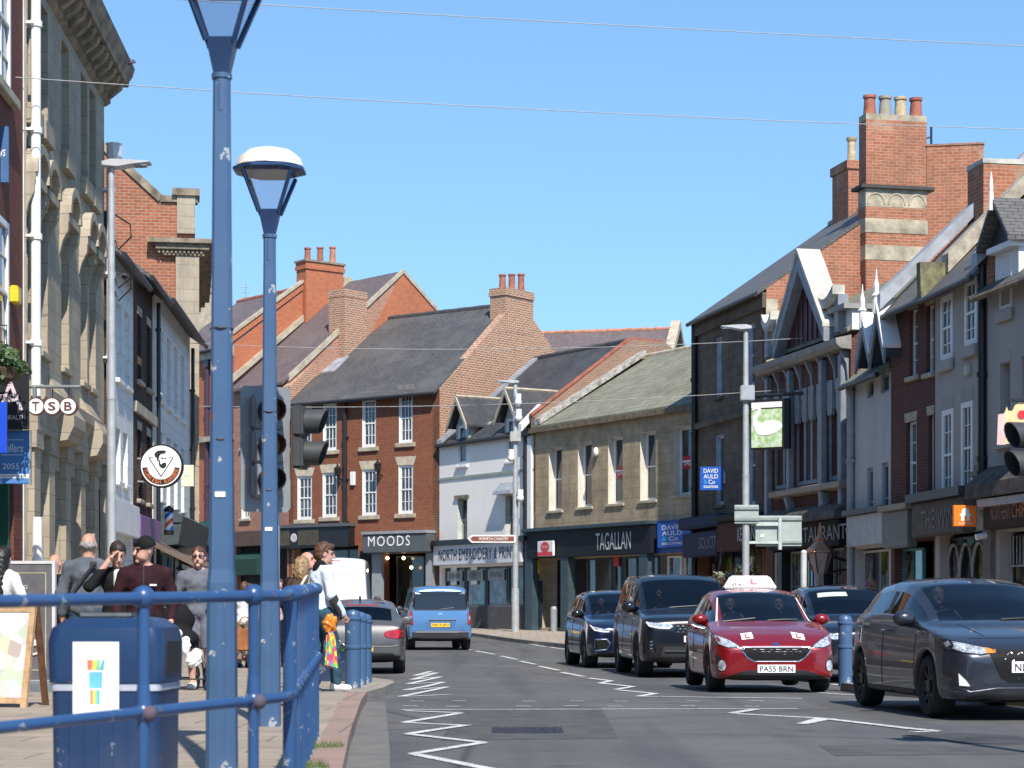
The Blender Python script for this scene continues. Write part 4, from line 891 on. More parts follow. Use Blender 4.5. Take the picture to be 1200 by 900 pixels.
q = MB(); q.cyl((uc+.3, yb+.12, zz(230)), (uc+.3, yb+.12, zz(146)), .035); q.cyl((uc+.3, yb-.02, zz(160)), (uc+.3, yb+.12, zz(158)), .025); q.cyl((uc+.3, yb+.3, zz(219)), (uc+.3, yb+2.2, zz(215)), .025); q.build('aerial_mast', PIPE_B, r1.e)
us = -1.2; zs_ = lambda y: r1.L(995, y, d1)[1]
q = MB(); q.box(1.2, 2.6, d1-.4, d1+.35, zr-.6, zs_(205)); q.box(1.15, 2.65, d1-.46, d1+.41, zs_(205)+.001, zs_(195)); q.build('rear_chimney', B_STACK, r1.e)
q = MB(); z0 = zs_(195); q.lathe([(.2, z0), (.14, z0+.15), (.13, z0+.75), (.17, z0+.8), (.17, z0+.9), (.1, z0+.9), (.1, z0+.7)], 12, (1.9, d1, 0)); q.build('chimney_pot', POT_C, r1.e, smooth=True)
# wide flank stack behind the big chimney
b13 = Bld('brick_chimney_block', 'wide weathered orange brick chimney block to the right of the great chimney', 'chimney', P(1086, 62.2), P(1153, 61.9), 8, 2)
b13.wall(b13.Zh(1120, 170), [], B_STACK, z0=-5); q = MB(); q.box(-.02, b13.w+.02, -.03, 2.03, b13.Zh(1120, 170), b13.Zh(1120, 168)); q.build('chimney_cap', B_STACK, b13.e)
# shops under r1
zf = r1.Zh(836, 621)
r1.box('shop_cornice', -.1, r1.U(862), -.6, .0, r1.Zh(830, 620), r1.Zh(830, 606), plain('blue_cornice', (.03, .045, .10), .75, spec=.2), bevel=.05)
sf = r1.box('shop_fascia', .1, r1.U(857), -.5, .0, r1.Zh(836, 652), r1.Zh(836, 624), plain('navy_board', (.035, .04, .085), .75, spec=.2), bevel=.02)
r1.text('SOLICITORS', r1.L(836, 637, -.5)[0]-.1, r1.Zh(836, 637), 2.7, .38, -.515, plain('dim_letter', (.10, .105, .16), .4), sf)
sf = r1.box('brown_fascia', r1.U(858), r1.w, -.52, .0, r1.Zh(872, 646), r1.Zh(872, 612), plain('brown_board', (.075, .035, .025), .75, spec=.2), bevel=.02)
r1.text('KEENANS', r1.L(875, 630, -.54)[0], r1.Zh(872, 628), 1.75, .42, -.535, plain('pale_letter', (.5, .5, .52), .5), sf)
r1.box('shop_cornice', r1.U(860), r1.w, -.65, .0, r1.Zh(872, 611.5), r1.Zh(872, 603), plain('dark_brown_cornice', (.04, .035, .03), .75, spec=.2), bevel=.04)
r1.window((.3, r1.U(857), .6, 2.8), d=.4, nx=3, ny=1, sash=False, mat=NAVY, glass=GLASS_D, name='shop_window'); r1.window((r1.U(860), r1.w-.3, .6, 2.8), d=.4, nx=2, ny=1, sash=False, mat=BLACK, glass=GLASS_D, name='shop_window')
# projecting solicitor board
sg = Bld('solicitor_sign', 'blue DAVID AULD & Co board sticking out of the sooty stone wall', 'sign', P(820.5, 65.2), P(847.5, 65.2), 0, .1)
solicitor(sg, 0, sg.w, sg.Zh(834, 574.5), sg.Zh(834, 547), 0, sg.e); sg.box('sign_bracket', sg.w-.02, sg.w+.3, .02, .06, sg.Zh(834, 566), sg.Zh(834, 553), GREYSTEEL)
# pub
pA, pB = P(899, 60.8), P(997, 54.4)
r2 = Bld('timbered_pub', 'dark red pub with grey timber pilasters, heavy eaves and a steep stone gablet', 'building', pA, pB, .3, 10)
ze = r2.Zh(946, 425); WINE = plain('oxblood_board', (.075, .018, .018), .55, var=.2)
ps = [r2.U(x) for x in (903, 929, 967, 990)]
wpub = []
for a, c, n_ in ((906, 926, 2), (931, 965, 4), (969, 989, 2)):
    u0, u1 = r2.U(a), r2.U(c); wpub.append((u0, u1, 4.35, ze-.9, n_))
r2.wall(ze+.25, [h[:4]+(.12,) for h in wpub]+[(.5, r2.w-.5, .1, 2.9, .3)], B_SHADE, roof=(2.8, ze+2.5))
for h in wpub:
    wo = r2.window(h[:4], d=.06, nx=h[4], ny=1, sash=False, fr=.1, bar=.14, mat=BGREY, glass=plain('pub_panel', (.055, .014, .011), .6, var=.35, scale=1.2))
    q = MB()
    for i in range(h[4]):
        c = h[0]+(h[1]-h[0])*(i+.5)/h[4]; w_ = (h[1]-h[0])/h[4]*.34
        q.prism([(c-w_*.95, h[3]+.2), (c+w_*.95, h[3]+.2), (c+w_*.95, h[3]-.55), (c+w_*.6, h[3]-.75), (c-w_*.6, h[3]-.75), (c-w_*.95, h[3]-.55)], 'y', -.05+.02*(i % 2), .05)
    q.build('timber_apron', BGREY, wo)
for u in ps: r2.box('timber_post', u-.13, u+.13, -.16, .0, 3.05, ze-.1, BGREY, bevel=.02)
q = MB(); q.prism([(0, ze-.02), (-.3, ze+.0), (-.42, ze+.1), (-.45, ze+.26), (0, ze+.36)], 'x', -.1, r2.w+.05); q.build('eaves_cornice', plain('grey_soffit', (.27, .26, .24), .6, var=.15), r2.e)
for i in range(8):
    u = .2+(r2.w-.4)*i/7; q = MB(); q.prism([(0, ze-1.0), (0, ze-.055), (-.22, ze-.055), (-.06, ze-.4)], 'x', u-.05, u+.05); q.build('bracket', BGREY, r2.e)
r2.roof(ze+.5, 2.8, ze+2.4, SL_GRN, eave=.1, D=5.6)
q = MB(); q.prism([(0, 4.05), (-.3, 4.1), (-.3, 4.25), (0, 4.32)], 'x', r2.U(912), r2.w-.1); q.build('ledge', plain('buff_ledge', (.33, .28, .21), .7), r2.e)
for x in (930, 971): u = r2.U(x); q = MB(); q.prism([(0, 3.4), (0, 4.04), (-.28, 4.04), (-.2, 3.75), (-.06, 3.5)], 'x', u-.09, u+.09); q.build('ledge_bracket', BGREY, r2.e)
# gablet
ug, hw = r2.U(951), 1.75; zb_ = ze+.55; za = r2.Zh(946, 312, -.2); kk = .7
q = MB(); q.prism([(ug-hw, zb_), (ug+hw, zb_), (ug, za)], 'y', -.12, .15); gm = q.build('gablet', WINE, r2.e)
for i in range(9):
    x = ug-hw+.3+(2*hw-.6)*i/8; hh = zb_+(za-zb_)*(1-abs(x-ug)/hw)-.15; q = MB(); q.box(x-.03, x+.03, -.15, -.12, zb_+.02, hh); q.build('batten', WINE, gm)
PCOP = plain('pale_coping', (.55, .53, .46), .8, var=.2, scale=2, bump=.2)
for sx in (-1, 1):
    x0, x1 = ug, ug+sx*(hw+.25); q = MB(); z1 = zb_-.2
    q.prism([(x0, za+.35), (x1, z1+.3), (x1, z1-.05), (x0, za-.1)], 'y', -.42, -.1); q.build('bargeboard', BGREY, gm)
    q = MB(); q.prism([(x0, za+.38), (x1, z1+.34), (x1, z1+.46), (x0, za+.52)], 'y', -.45, .25); q.build('gablet_roof', PCOP, gm)
for xx in (905, 915, 978, 988):
    u = r2.U(xx); q = MB(); q.box(u-.14, u+.14, -.2, .1, ze+.5, ze+1.5); q.build('parapet_post', BGREY, r2.e)
for x0, x1 in ((905, 916), (968, 990)):
    a, c = r2.U(x0), r2.U(x1); q = MB(); n_ = 8
    q.prism([(a+(c-a)*i/n_, ze+1.5-.3*math.sin(math.pi*i/n_)) for i in range(n_+1)]+[(c-(c-a)*i/n_, ze+1.75-.3*math.sin(math.pi*(1-i/n_))) for i in range(n_+1)], 'y', -.35, .0); q.build('swag_parapet', PCOP, r2.e)
# white dormer
u0 = r2.w; q = MB(); q.box(u0-1.6, u0+.05, .02, .52, ze+.5, r2.Zh(997, 362)); wd_ = q.build('dormer_box', R_BRIGHT, r2.e); q = MB(); q.box(u0-1.8, u0+.15, -.25, .6, r2.Zh(997, 362)+.002, r2.Zh(997, 356)); q.build('dormer_lid', plain('grey_felt', (.3, .29, .27), .7), wd_)
# pub ground floor
sf = r2.box('pub_fascia', r2.U(912), r2.w-.1, -.3, .0, 2.55, 3.25, plain('pub_black', (.022, .02, .02), .75, spec=.2), bevel=.02)
r2.text('RESTAURANT', r2.U(970), 2.9, 4.2, .42, -.315, plain('pub_letter', (.25, .24, .22), .5), sf)
q = MB(); q.prism([(0, 3.25), (-.5, 3.27), (-.45, 3.5), (0, 3.75)], 'x', r2.U(905), r2.w); q.build('pub_canopy', plain('weathered_canopy', (.10, .08, .065), .8, var=.3), r2.e)
for i in range(5):
    a = .5+(r2.w-1)*i/5; c = .5+(r2.w-1)*(i+1)/5
    if i in (0, 3): r2.box('pub_pillar', a+.1, c-.6, .02, .28, .1, 2.5, plain('buff_pillar', (.30, .265, .21), .7)); r2.box('pub_pilaster', c-.5, c-.1, -.1, .28, .1, 2.5, BLACK)
    else: r2.window((a+.05, c-.15, .5, 2.5), d=.12, nx=3, ny=2, sash=False, mat=plain('grey_pub_frame', (.2, .2, .2), .5), glass=GLASS_D, name='pub_window')
r2.box('pub_dark_sheet', .45, r2.w-.45, .3, .35, 0, 2.95, DARK)  # black backing sheet stands for the unlit room inside
# narrow white house with twin dormers
qA, qB = P(999, 53.6), P(1044, 50.4)
r3 = Bld('twin_dormer_house', 'narrow pale grey house with twin pointed dormers and white finials', 'building', qA, qB, .2, 9)
ze = r3.Zh(1022, 437)
w3 = [r3.rect(1016, 1023, 548, 628), r3.rect(1033, 1041, 542, 625)]; w3u = [r3.rect(1016, 1024, 446, 466), r3.rect(1032, 1042, 438, 460)]
r3.wall(ze, [h+(.12,) for h in w3+w3u]+[(.2, r3.w-.15, .2, 2.5, .3)], R_BLUEW, roof=(3, ze+2.4)); r3.roof(ze, 3, ze+2.4, SL_GRN, eave=.3, gut=PIPE_B, D=6)
for h in w3: r3.window(h, d=.06, nx=1, ny=2, fr=.1, mat=BGREY, sill=R_BLUEW)
for h in w3u: r3.window(h, d=.06, nx=2, ny=1, fr=.06, mat=BGREY, sash=False)
for xx, yt in ((1017.5, 380), (1034, 363)):
    c, zt_ = r3.L(xx, yt, -.3); hw = .62; z0 = ze+.15
    q = MB(); q.prism([(c-.42, z0-.3), (c+.42, z0-.3), (c+.42, z0+.1), (c, zt_-.2), (c-.42, z0+.1)], 'y', .0, 2.2); dm = q.build('dormer', BGREY, r3.e)
    q = MB(); q.box(c-.3, c+.3, -.03, .02, z0-.2, z0+.3); q.build('dormer_pane', GLASS, dm)
    for sx in (-1, 1):
        x1 = c+sx*hw; zl_ = z0-.05; q = MB(); q.prism([(c, zt_), (x1, zl_), (x1, zl_+.22), (c, zt_+.22)], 'y', -.4, 2.0); q.build('dormer_roof', SL_DK, dm)
        q = MB(); q.prism([(c, zt_-.25), (x1-sx*.02, zl_-.15), (x1, zl_+.21), (c, zt_+.21)], 'y', -.47, -.41); q.build('bargeboard', plain('slate_board', (.2, .235, .28), .5), dm)
        if sx > 0: q = MB(); q.prism([(c, zt_+.225), (x1, zl_+.225), (x1+.03, zl_+.3), (c+.03, zt_+.3)], 'y', -.5, .3); q.build('white_capping', WHITE, dm)
    q = MB(); q.lathe([(.1, zt_-.1), (.09, zt_+.3), (.12, zt_+.34), (.06, zt_+.42), (.07, zt_+.6), (.03, zt_+.75), (.01, zt_+1.0)], 8, (c, -.45, 0)); q.build('finial', WHITE, dm)
r3.pipe(.15, .3, ze, plain('grey_pipe', (.33, .34, .36), .5), r=.1)
r3.box('shop_fascia', .1, r3.w-.05, -.2, .0, 2.55, 3.35, plain('grey_white_fascia', (.45, .45, .46), .5), bevel=.02); r3.box('shop_cornice', 0, r3.w, -.3, 0, 3.36, 3.5, CHAR)
r3.window((.25, r3.w-.2, .4, 2.45), d=.2, nx=2, ny=1, sash=False, mat=R_BLUEW, glass=GLASS_D, name='shop_window')
# brown brick house
sA, sB = P(1044, 50.2), P(1096, 47.3)
r4 = Bld('brown_brick_house', 'narrow brown-red brick house in shade between the grey houses', 'building', sA, sB, .15, 9)
ze = r4.Zh(1070, 350)
w4 = [r4.rect(1065.5, 1075, 362, 441), r4.rect(1085.5, 1094.5, 357, 437), r4.rect(1062, 1074, 494, 590), r4.rect(1088, 1098, 486, 582)]
w4 = [(h[0], min(h[1], r4.w-.1), h[2], h[3]) for h in w4]
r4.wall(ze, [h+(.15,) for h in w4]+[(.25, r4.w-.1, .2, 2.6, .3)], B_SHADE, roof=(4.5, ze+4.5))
r4.roof(ze, 4.5, ze+4.5, SL_GREY, eave=.3, gut=PIPE_B)
for h in w4: r4.window(h, d=.1, nx=2, ny=4, fr=.05, lintel=STONE_TRIM, lin_h=.22, lin_flare=.05, sill=STONE_TRIM, lin_d=.02)
q = MB(); q.prism([(-.4, ze-.1), (4.5, ze+4.65), (4.5, ze+4.95), (-.4, ze+.3)], 'x', -.12, .35); q.build('verge_coping', LEAD, r4.e)
q = MB(); q.prism([(-.4, ze-.3), (.2, ze+.05), (.2, ze+.6), (-.42, ze+.6)], 'x', r4.w-.1, r4.w+.14); q.build('kneeler', plain('mossy_stone', (.20, .19, .10), .9, var=.3), r4.e)
q = MB(); q.prism([(.2, ze+.35), (4.5, ze+4.7), (4.5, ze+5.1), (.2, ze+.8)], 'x', r4.w-.1, r4.w+.3); q.build('party_coping', plain('cream_coping', (.42, .37, .29), .8, var=.2), r4.e)
zt_ = 11.8; q = MB(); q.box(-.1, .9, dpx(r4, .5, 1145), dpx(r4, .5, 1215), ze+1, zt_); q.build('chimney', B_STACK, r4.e); q = MB(); q.box(-.12, .92, dpx(r4, .5, 1144), dpx(r4, .5, 1216), zt_+.002, zt_+.12); q.build('chimney_cap', PCOP, r4.e)
r4.box('shop_fascia', .1, r4.w*.62, -.25, .0, 2.45, 3.35, plain('sage_fascia', (.16, .165, .14), .5), bevel=.03); r4.box('shop_cornice', .0, r4.w*.66, -.35, .0, 3.36, 3.5, plain('buff_ledge', (.33, .28, .21), .7))
r4.window((.25, r4.w*.55, .4, 2.45), d=.2, nx=2, ny=1, sash=False, mat=plain('aqua_frame', (.06, .25, .25), .4), glass=GLASS_D, name='shop_window')
# grey rendered house
uA, uB = P(1096, 47.2), P(1157, 43.8)
r5 = Bld('grey_rendered_house', 'grey rendered house with four white sashes above the fish bar', 'building', uA, uB, .15, 9)
ze = r5.Zh(1125, 326)
w5 = [r5.rect(1103, 1117, 346, 422), r5.rect(1131, 1145.5, 327, 405), r5.rect(1104.5, 1117.5, 480, 586), r5.rect(1127, 1140.5, 471, 579)]
r5.wall(ze, [h+(.1,) for h in w5]+[(.3, r5.w-.2, .2, 2.7, .35)], R_GREY2, roof=(4.5, ze+4.4))
r5.roof(ze, 4.5, ze+4.4, SL_GREY, eave=.3, gut=PIPE_B)
for i, h in enumerate(w5): r5.window(h, d=-.02, nx=2, ny=4, fr=.12, sill=R_GREY2 if i < 2 else WHITE, sill_h=.25, lintel=R_GREY, lin_h=.3, lin_flare=0, lin_d=.012, sill_d=.12)
q = MB(); q.prism([(-.3, ze-.05), (4.5, ze+4.55), (4.5, ze+4.8), (-.3, ze+.25)], 'x', r5.w-.15, r5.w+.2); q.build('verge_coping', LEAD, r5.e)
r5.pipe(r5.w-.05, 3.3, ze, PIPE_B, r=.09, hopper=True)
r = r5.rect(1134, 1139, 428, 440); r5.box('alarm_box', r[0], r[1], -.1, 0, r[2], r[3], plain('cream_plastic', (.5, .5, .42), .5), bevel=.02)
q = MB(); q.prism([(r5.U(1146), r5.Zh(1150, 550)), (r5.U(1155), r5.Zh(1150, 553)), (r5.U(1154), r5.Zh(1150, 480)), (r5.U(1148), r5.Zh(1150, 479))], 'y', -.025, 0); q.build('bare_patch', plain('bare_render', (.33, .22, .13), .9, var=.3, scale=2), r5.e)
q = MB(); u, z = r5.L(1150, 553); q.box(u-.3, u+.3, -.2, 0, z-.1, z); q.box(u+.05, u+.3, -.18, -.02, z, z+.14); q.build('floodlight', BLACK, r5.e)
sf = r5.box('shop_fascia', -.9, r5.w-.7, -.28, .0, 2.65, 3.45, plain('taupe_fascia', (.13, .115, .10), .75, spec=.2), bevel=.03)
r5.text('THE WINE', r5.w*.45-.4, 3.03, 2.6, .42, -.295, plain('brown_letter', (.10, .055, .045), .4), sf, extrude=.01)
r5.box('shop_cornice', -.95, r5.w-.65, -.42, .0, 3.46, 3.66, CHAR)
for i in range(3):
    a = .3+i*(r5.w-.9)/3; wo = r5.window((a, a+(r5.w-.9)/3-.08, .5, 2.6), d=.25, nx=1, sash=False, mat=BLACK, glass=GLASS_D, name='shop_window')
    c = a+(r5.w-.9)/6-.04; q = MB(); n_ = 10; rr = .42
    q.tube([(c-rr*math.cos(math.pi*k/n_), .2, 1.7+.75*math.sin(math.pi*k/n_)) for k in range(n_+1)], .035, 6); q.build('arched_bar', plain('silver_grey', (.35, .35, .35), .5), wo)
# grey house at the right edge
vA, vB = P(1157.5, 43.7), P(1290, 38.6)
r6 = Bld('grey_corner_house', 'warm grey rendered house with a slate dormer at the right edge above the chip shop', 'building', vA, vB, .15, 10)
ze = r6.Zh(1180, 331)
w6 = [r6.rect(1172, 1184, 425, 520), r6.rect(1197, 1210, 416, 512), r6.rect(1240, 1255, 400, 500)]
dwin = r6.rect(1175, 1183, 297, 362)
r6.wall(ze, [h+(.22,) for h in w6]+[(.6, 8, .2, 2.6, .35)], R_GREY2, roof=(5, ze+4.0)); r6.roof(ze, 5, ze+4.0, SL_GREY, eave=.3, gut=plain('stone_gutter', (.2, .155, .1), .8, var=.25))
for h in w6: r6.window(h, d=.2, nx=1, ny=2, fr=.08, mat=R_GREY, lintel=R_GREY2, lin_h=.25, lin_flare=0, sill=R_GREY2)
h = dwin; c = (h[0]+h[1])/2
dm = r6.window((c-.3, c+.3, ze-.55, ze+.62), d=-.02, nx=2, ny=4, fr=.07, name='dormer_window', sill=R_GREY2, sill_h=.25)
q = MB(); q.box(c-.55, c+.62, .0, 3, ze-.05, ze+.66); q.build('dormer_side', R_BRIGHT, dm)
q = MB(); q.box(c-.55, c+.7, -.2, 3, ze+.66, ze+.78); q.build('white_soffit', WHITE, dm)
for sx in (-1, 1): q = MB(); q.prism([(c, ze+1.65), (c+sx*.8, ze+.75), (c+sx*.8, ze+.87), (c, ze+1.77)], 'y', -.32, 3.2); q.build('dormer_roof', SL_GREY, dm)
q = MB(); q.prism([(c-.7, ze+.78), (c+.7, ze+.78), (c, ze+1.62)], 'y', -.05, .05); q.build('dormer_gable', CHAR, dm)
q = MB(); q.lathe([(.06, ze+1.5), (.05, ze+1.85), (.04, ze+1.9), (.045, ze+2.0), (.01, ze+2.3)], 8, (c, -.33, 0)); q.build('finial', WHITE, dm)
q = MB(); q.box(-.02, .35, -.02, 1.2, ze-.1, ze+1.4); q.build('brick_upstand', B_STACK, r6.e)
sf = r6.box('shop_fascia', .45, 8, -.3, .0, 2.65, 3.3, plain('dark_brown_fascia', (.06, .042, .035), .75, spec=.2), bevel=.02)
uu = r6.L(1161, 597, -.31)[0]; ue = r6.L(1184, 597, -.31)[0]; r6.text('NORTHERN', (uu+ue)/2, 2.98, ue-uu, .3, -.315, plain('mauve_letter', (.16, .13, .14), .4), sf); r6.text('CHIPS', ue+.45, 2.98, .75, .3, -.315, plain('copper_letter', (.45, .16, .08), .4), sf)
q = MB(); q.prism([(0, 3.3), (-.55, 3.32), (-.5, 3.62), (0, 4.0)], 'x', .0, 8); q.build('shop_cornice', plain('weathered_canopy', (.10, .08, .065), .8, var=.3), r6.e)
r6.box('blind_box', .5, 8, -.45, -.3, 3.12, 3.28, GREYSTEEL)
for i in range(4): r6.window((.6+i*1.8, 2.3+i*1.8, .9, 2.55), d=.3, nx=1, sash=False, mat=BLACK, glass=GLASS_D, name='shop_window')
q = MB()
for i in range(40): q.cyl((.7+.16*i, .2, 1.9), (.7+.16*i, .2, 2.5), .012, n=5)
q.box(.6, 7.5, .18, .22, 1.86, 1.9); q.build('window_grille', GREYSTEEL, r6.e)
r6.box('corner_pilaster', .02, .4, -.12, .0, .1, 3.2, plain('grey_brown_stone', (.16, .145, .125), .7)); q = MB(); u = .2; q.cyl((u, -.12, 2.55), (u, -.35, 2.5), .07); q.build('security_camera', WHITE, r6.e)
# takeaway sign
ja = Bld('takeaway_sign', 'orange square takeaway sign with a white house emblem above the shops on the right', 'sign', P(1117.5, 43.4), P(1145, 43.4), 0, .1)
ORG = plain('sign_orange', (.85, .20, .01), .4, var=.04)
q = MB(); z0, z1 = ja.Zh(1131, 617), ja.Zh(1131, 592); q.box(0, ja.w, 0, .14, z0, z1); jo = q.build('sign_board', ORG, ja.e, bevel=.015)
c = ja.w/2; h = z1-z0; q = MB(); q.prism([(c-.28*h, z0+.55*h), (c-.18*h, z0+.62*h), (c-.14*h, z0+.82*h), (c, z0+.88*h), (c+.14*h, z0+.82*h), (c+.18*h, z0+.62*h), (c+.28*h, z0+.55*h), (c+.2*h, z0+.5*h), (c+.2*h, z0+.27*h), (c+.06*h, z0+.27*h), (c+.06*h, z0+.5*h), (c-.06*h, z0+.5*h), (c-.06*h, z0+.27*h), (c-.2*h, z0+.27*h), (c-.2*h, z0+.5*h)], 'y', -.006, .0); q.build('house_emblem', WTXT, jo)
ja.text('JUST EAT', c, z0+.13*h, .62*h, .11*h, -.008, WTXT, jo)
ja.box('sign_arm', ja.w, ja.w+.35, .05, .1, z0+.2, z1-.1, GREYSTEEL)
# swinging pub sign
sw = Bld('pub_sign', 'hanging pub sign painted with a white swan on green', 'sign', P(880.5, 58.5), P(920, 58.0), 0, .2)
z0, z1 = sw.Zh(900, 524), sw.Zh(900, 471)
q = MB(); q.box(-.04, sw.w+.12, .02, .16, z0-.06, z1+.08); so_ = q.build('sign_frame', BLACK, sw.e, bevel=.01)
m, n, p = newmat('sign_meadow'); oc = objco(n); cc = mixc(n, ramp(n, noise(n, oc, 5, 4), .4, .6), (.30, .48, .16), (.62, .72, .52)); n.links.new(cc, p.inputs['Base Color'])
q = MB(); q.box(0, sw.w-.1, 0, .02, z0, z1-.2); q.build('sign_picture', m, so_)
q = MB(); q.box(0, sw.w-.1, -.002, .02, z1-.16, z1); q.build('sign_header', WTXT, so_)
m, n, p = newmat('swan_white'); p.inputs['Base Color'].default_value = (.8, .82, .8, 1)
cx = sw.w*.5-.02; zc_ = z0+.42*(z1-z0); hh = z1-z0
body = [(cx+.05+.4*math.cos(a), zc_-.02+(.24 if math.sin(a) > 0 else .17)*math.sin(a)+.06*math.cos(a)) for a in [2*math.pi*i/24 for i in range(24)]]
q = MB(); q.prism(body, 'y', -.012, -.002)
nk = [(cx-.24, zc_-.02, .13), (cx-.37, zc_+.14, .085), (cx-.38, zc_+.30, .062), (cx-.28, zc_+.43, .055), (cx-.24, zc_+.54, .055), (cx-.31, zc_+.62, .06), (cx-.40, zc_+.58, .045), (cx-.48, zc_+.52, .012)]
lt, rt = [], []
for k in range(len(nk)):
    a_, b_2 = Vector(nk[max(0, k-1)][:2]), Vector(nk[min(len(nk)-1, k+1)][:2]); t_ = (b_2-a_).normalized(); n_v = Vector((-t_.y, t_.x)); pc_ = Vector(nk[k][:2]); lt.append(tuple(pc_+n_v*nk[k][2])); rt.append(tuple(pc_-n_v*nk[k][2]))
for k in range(len(nk)-1): q.prism([lt[k], lt[k+1], rt[k+1], rt[k]], 'y', -.014-.0004*k, -.003)
q.build('swan', m, so_)
sw.text('WHITE SWAN', sw.w/2-.05, z0+.08*hh, .8*sw.w, .1*hh, -.008, WTXT, so_)
q = MB(); q.cyl((-.05, .08, z1+.2), (sw.w+1.2, .08, z1+.2), .05); q.cyl((.2, .08, z1+.08), (.2, .08, z1+.2), .02); q.cyl((sw.w-.2, .08, z1+.08), (sw.w-.2, .08, z1+.2), .02); q.build('sign_bracket', BLACK, sw.e)

# the street goes on behind the camera: unseen houses added for reflections
for i, (A_, B_, m_, h_, lb) in enumerate((((-7.0, 3), (wallL(21.5), 21.3), B_LEFT, 10, 'unseen dark red brick shop house just outside the left edge of the photo'), ((-30, -60), (-8, -70), R_GREY, 10, 'unseen grey rendered house across the far end of the street behind the camera'), ((-8, -70), (14, -70), B_STACK, 12, 'unseen brick house closing the street behind the camera'), ((14, -70), (40, -60), ASHLAR_T, 11, 'unseen stone house behind the camera on the right'))):
    A2, B2 = ((A_, B_) if i == 0 else (B_, A_))
    bb = Bld('shop_house', lb, 'building', A2, B2, .1, 9)
    n_ = max(3, int(bb.w/3)); hs = [(bb.w*(k+.5)/n_-.5, bb.w*(k+.5)/n_+.5, z, z+1.7, .15) for k in range(n_) for z in (4.2, 7.3) if z+2 < h_]
    hs2 = [(bb.w*(k+.5)/n_-1.1, bb.w*(k+.5)/n_+1.1, .6, 2.8, .2) for k in range(n_)]
    bb.wall(h_, hs+hs2, m_, roof=(4.5, h_+3)); bb.roof(h_, 4.5, h_+3, SL_GREY)
    for h in hs: bb.window(h, d=.1, nx=2, ny=2, sill=STONE_TRIM)
    for h in hs2: bb.window(h, d=.15, nx=2, ny=1, sash=False, mat=CHAR, glass=GLASS_D, name='shop_window')
# ------------------------------------------------------------------ vehicles
def interp(tab, y):
    tab = sorted(tab); xs = [t[0] for t in tab]; zs = [t[1] for t in tab]
    return float(np.interp(y, xs, zs))
CGLASS = carglass('car_glass', .26); CGLASS_D = carglass('car_glass_dark', .06)
RUBBER = plain('tyre_rubber', (.02, .02, .021), .85, var=.2, scale=8, bump=.2)
CPLAST = plain('black_car_plastic', (.022, .022, .024), .5, var=.1)
CTRIM = plain('gloss_black_trim', (.01, .01, .011), .12, var=.02, coat=.6)
GRK = plain('grille_black', (.008, .008, .009), .65, spec=.2, var=.1)
CHROME = plain('chrome', (.75, .76, .78), .12, metal=1.0, var=.03)
ALLOY = plain('dark_alloy', (.10, .10, .105), .35, metal=.8, var=.08)
ALLOY_S = plain('silver_alloy', (.42, .43, .45), .3, metal=.8, var=.08)
LENS = plain('lamp_lens', (.68, .72, .76), .06, metal=.35, var=.25, scale=18, coat=1.0, col2=(.12, .13, .15))
LENSR = plain('red_lens', (.45, .012, .015), .1, var=.25, scale=14, coat=1.0)
DRL = plain('running_lamp', (.85, .88, .9), .15, var=.03, coat=.5)
PLATE_W = plain('number_plate_white', (.82, .82, .80), .4, var=.03); PLATE_Y = plain('number_plate_yellow', (.80, .52, .03), .4, var=.03)
SEAT = plain('seat_cloth', (.035, .035, .038), .8, var=.15)
REG = ['body', 'windscreen', 'side_window', 'rear_window', 'underbody', 'bonnet', 'door', 'door', 'door', 'door']
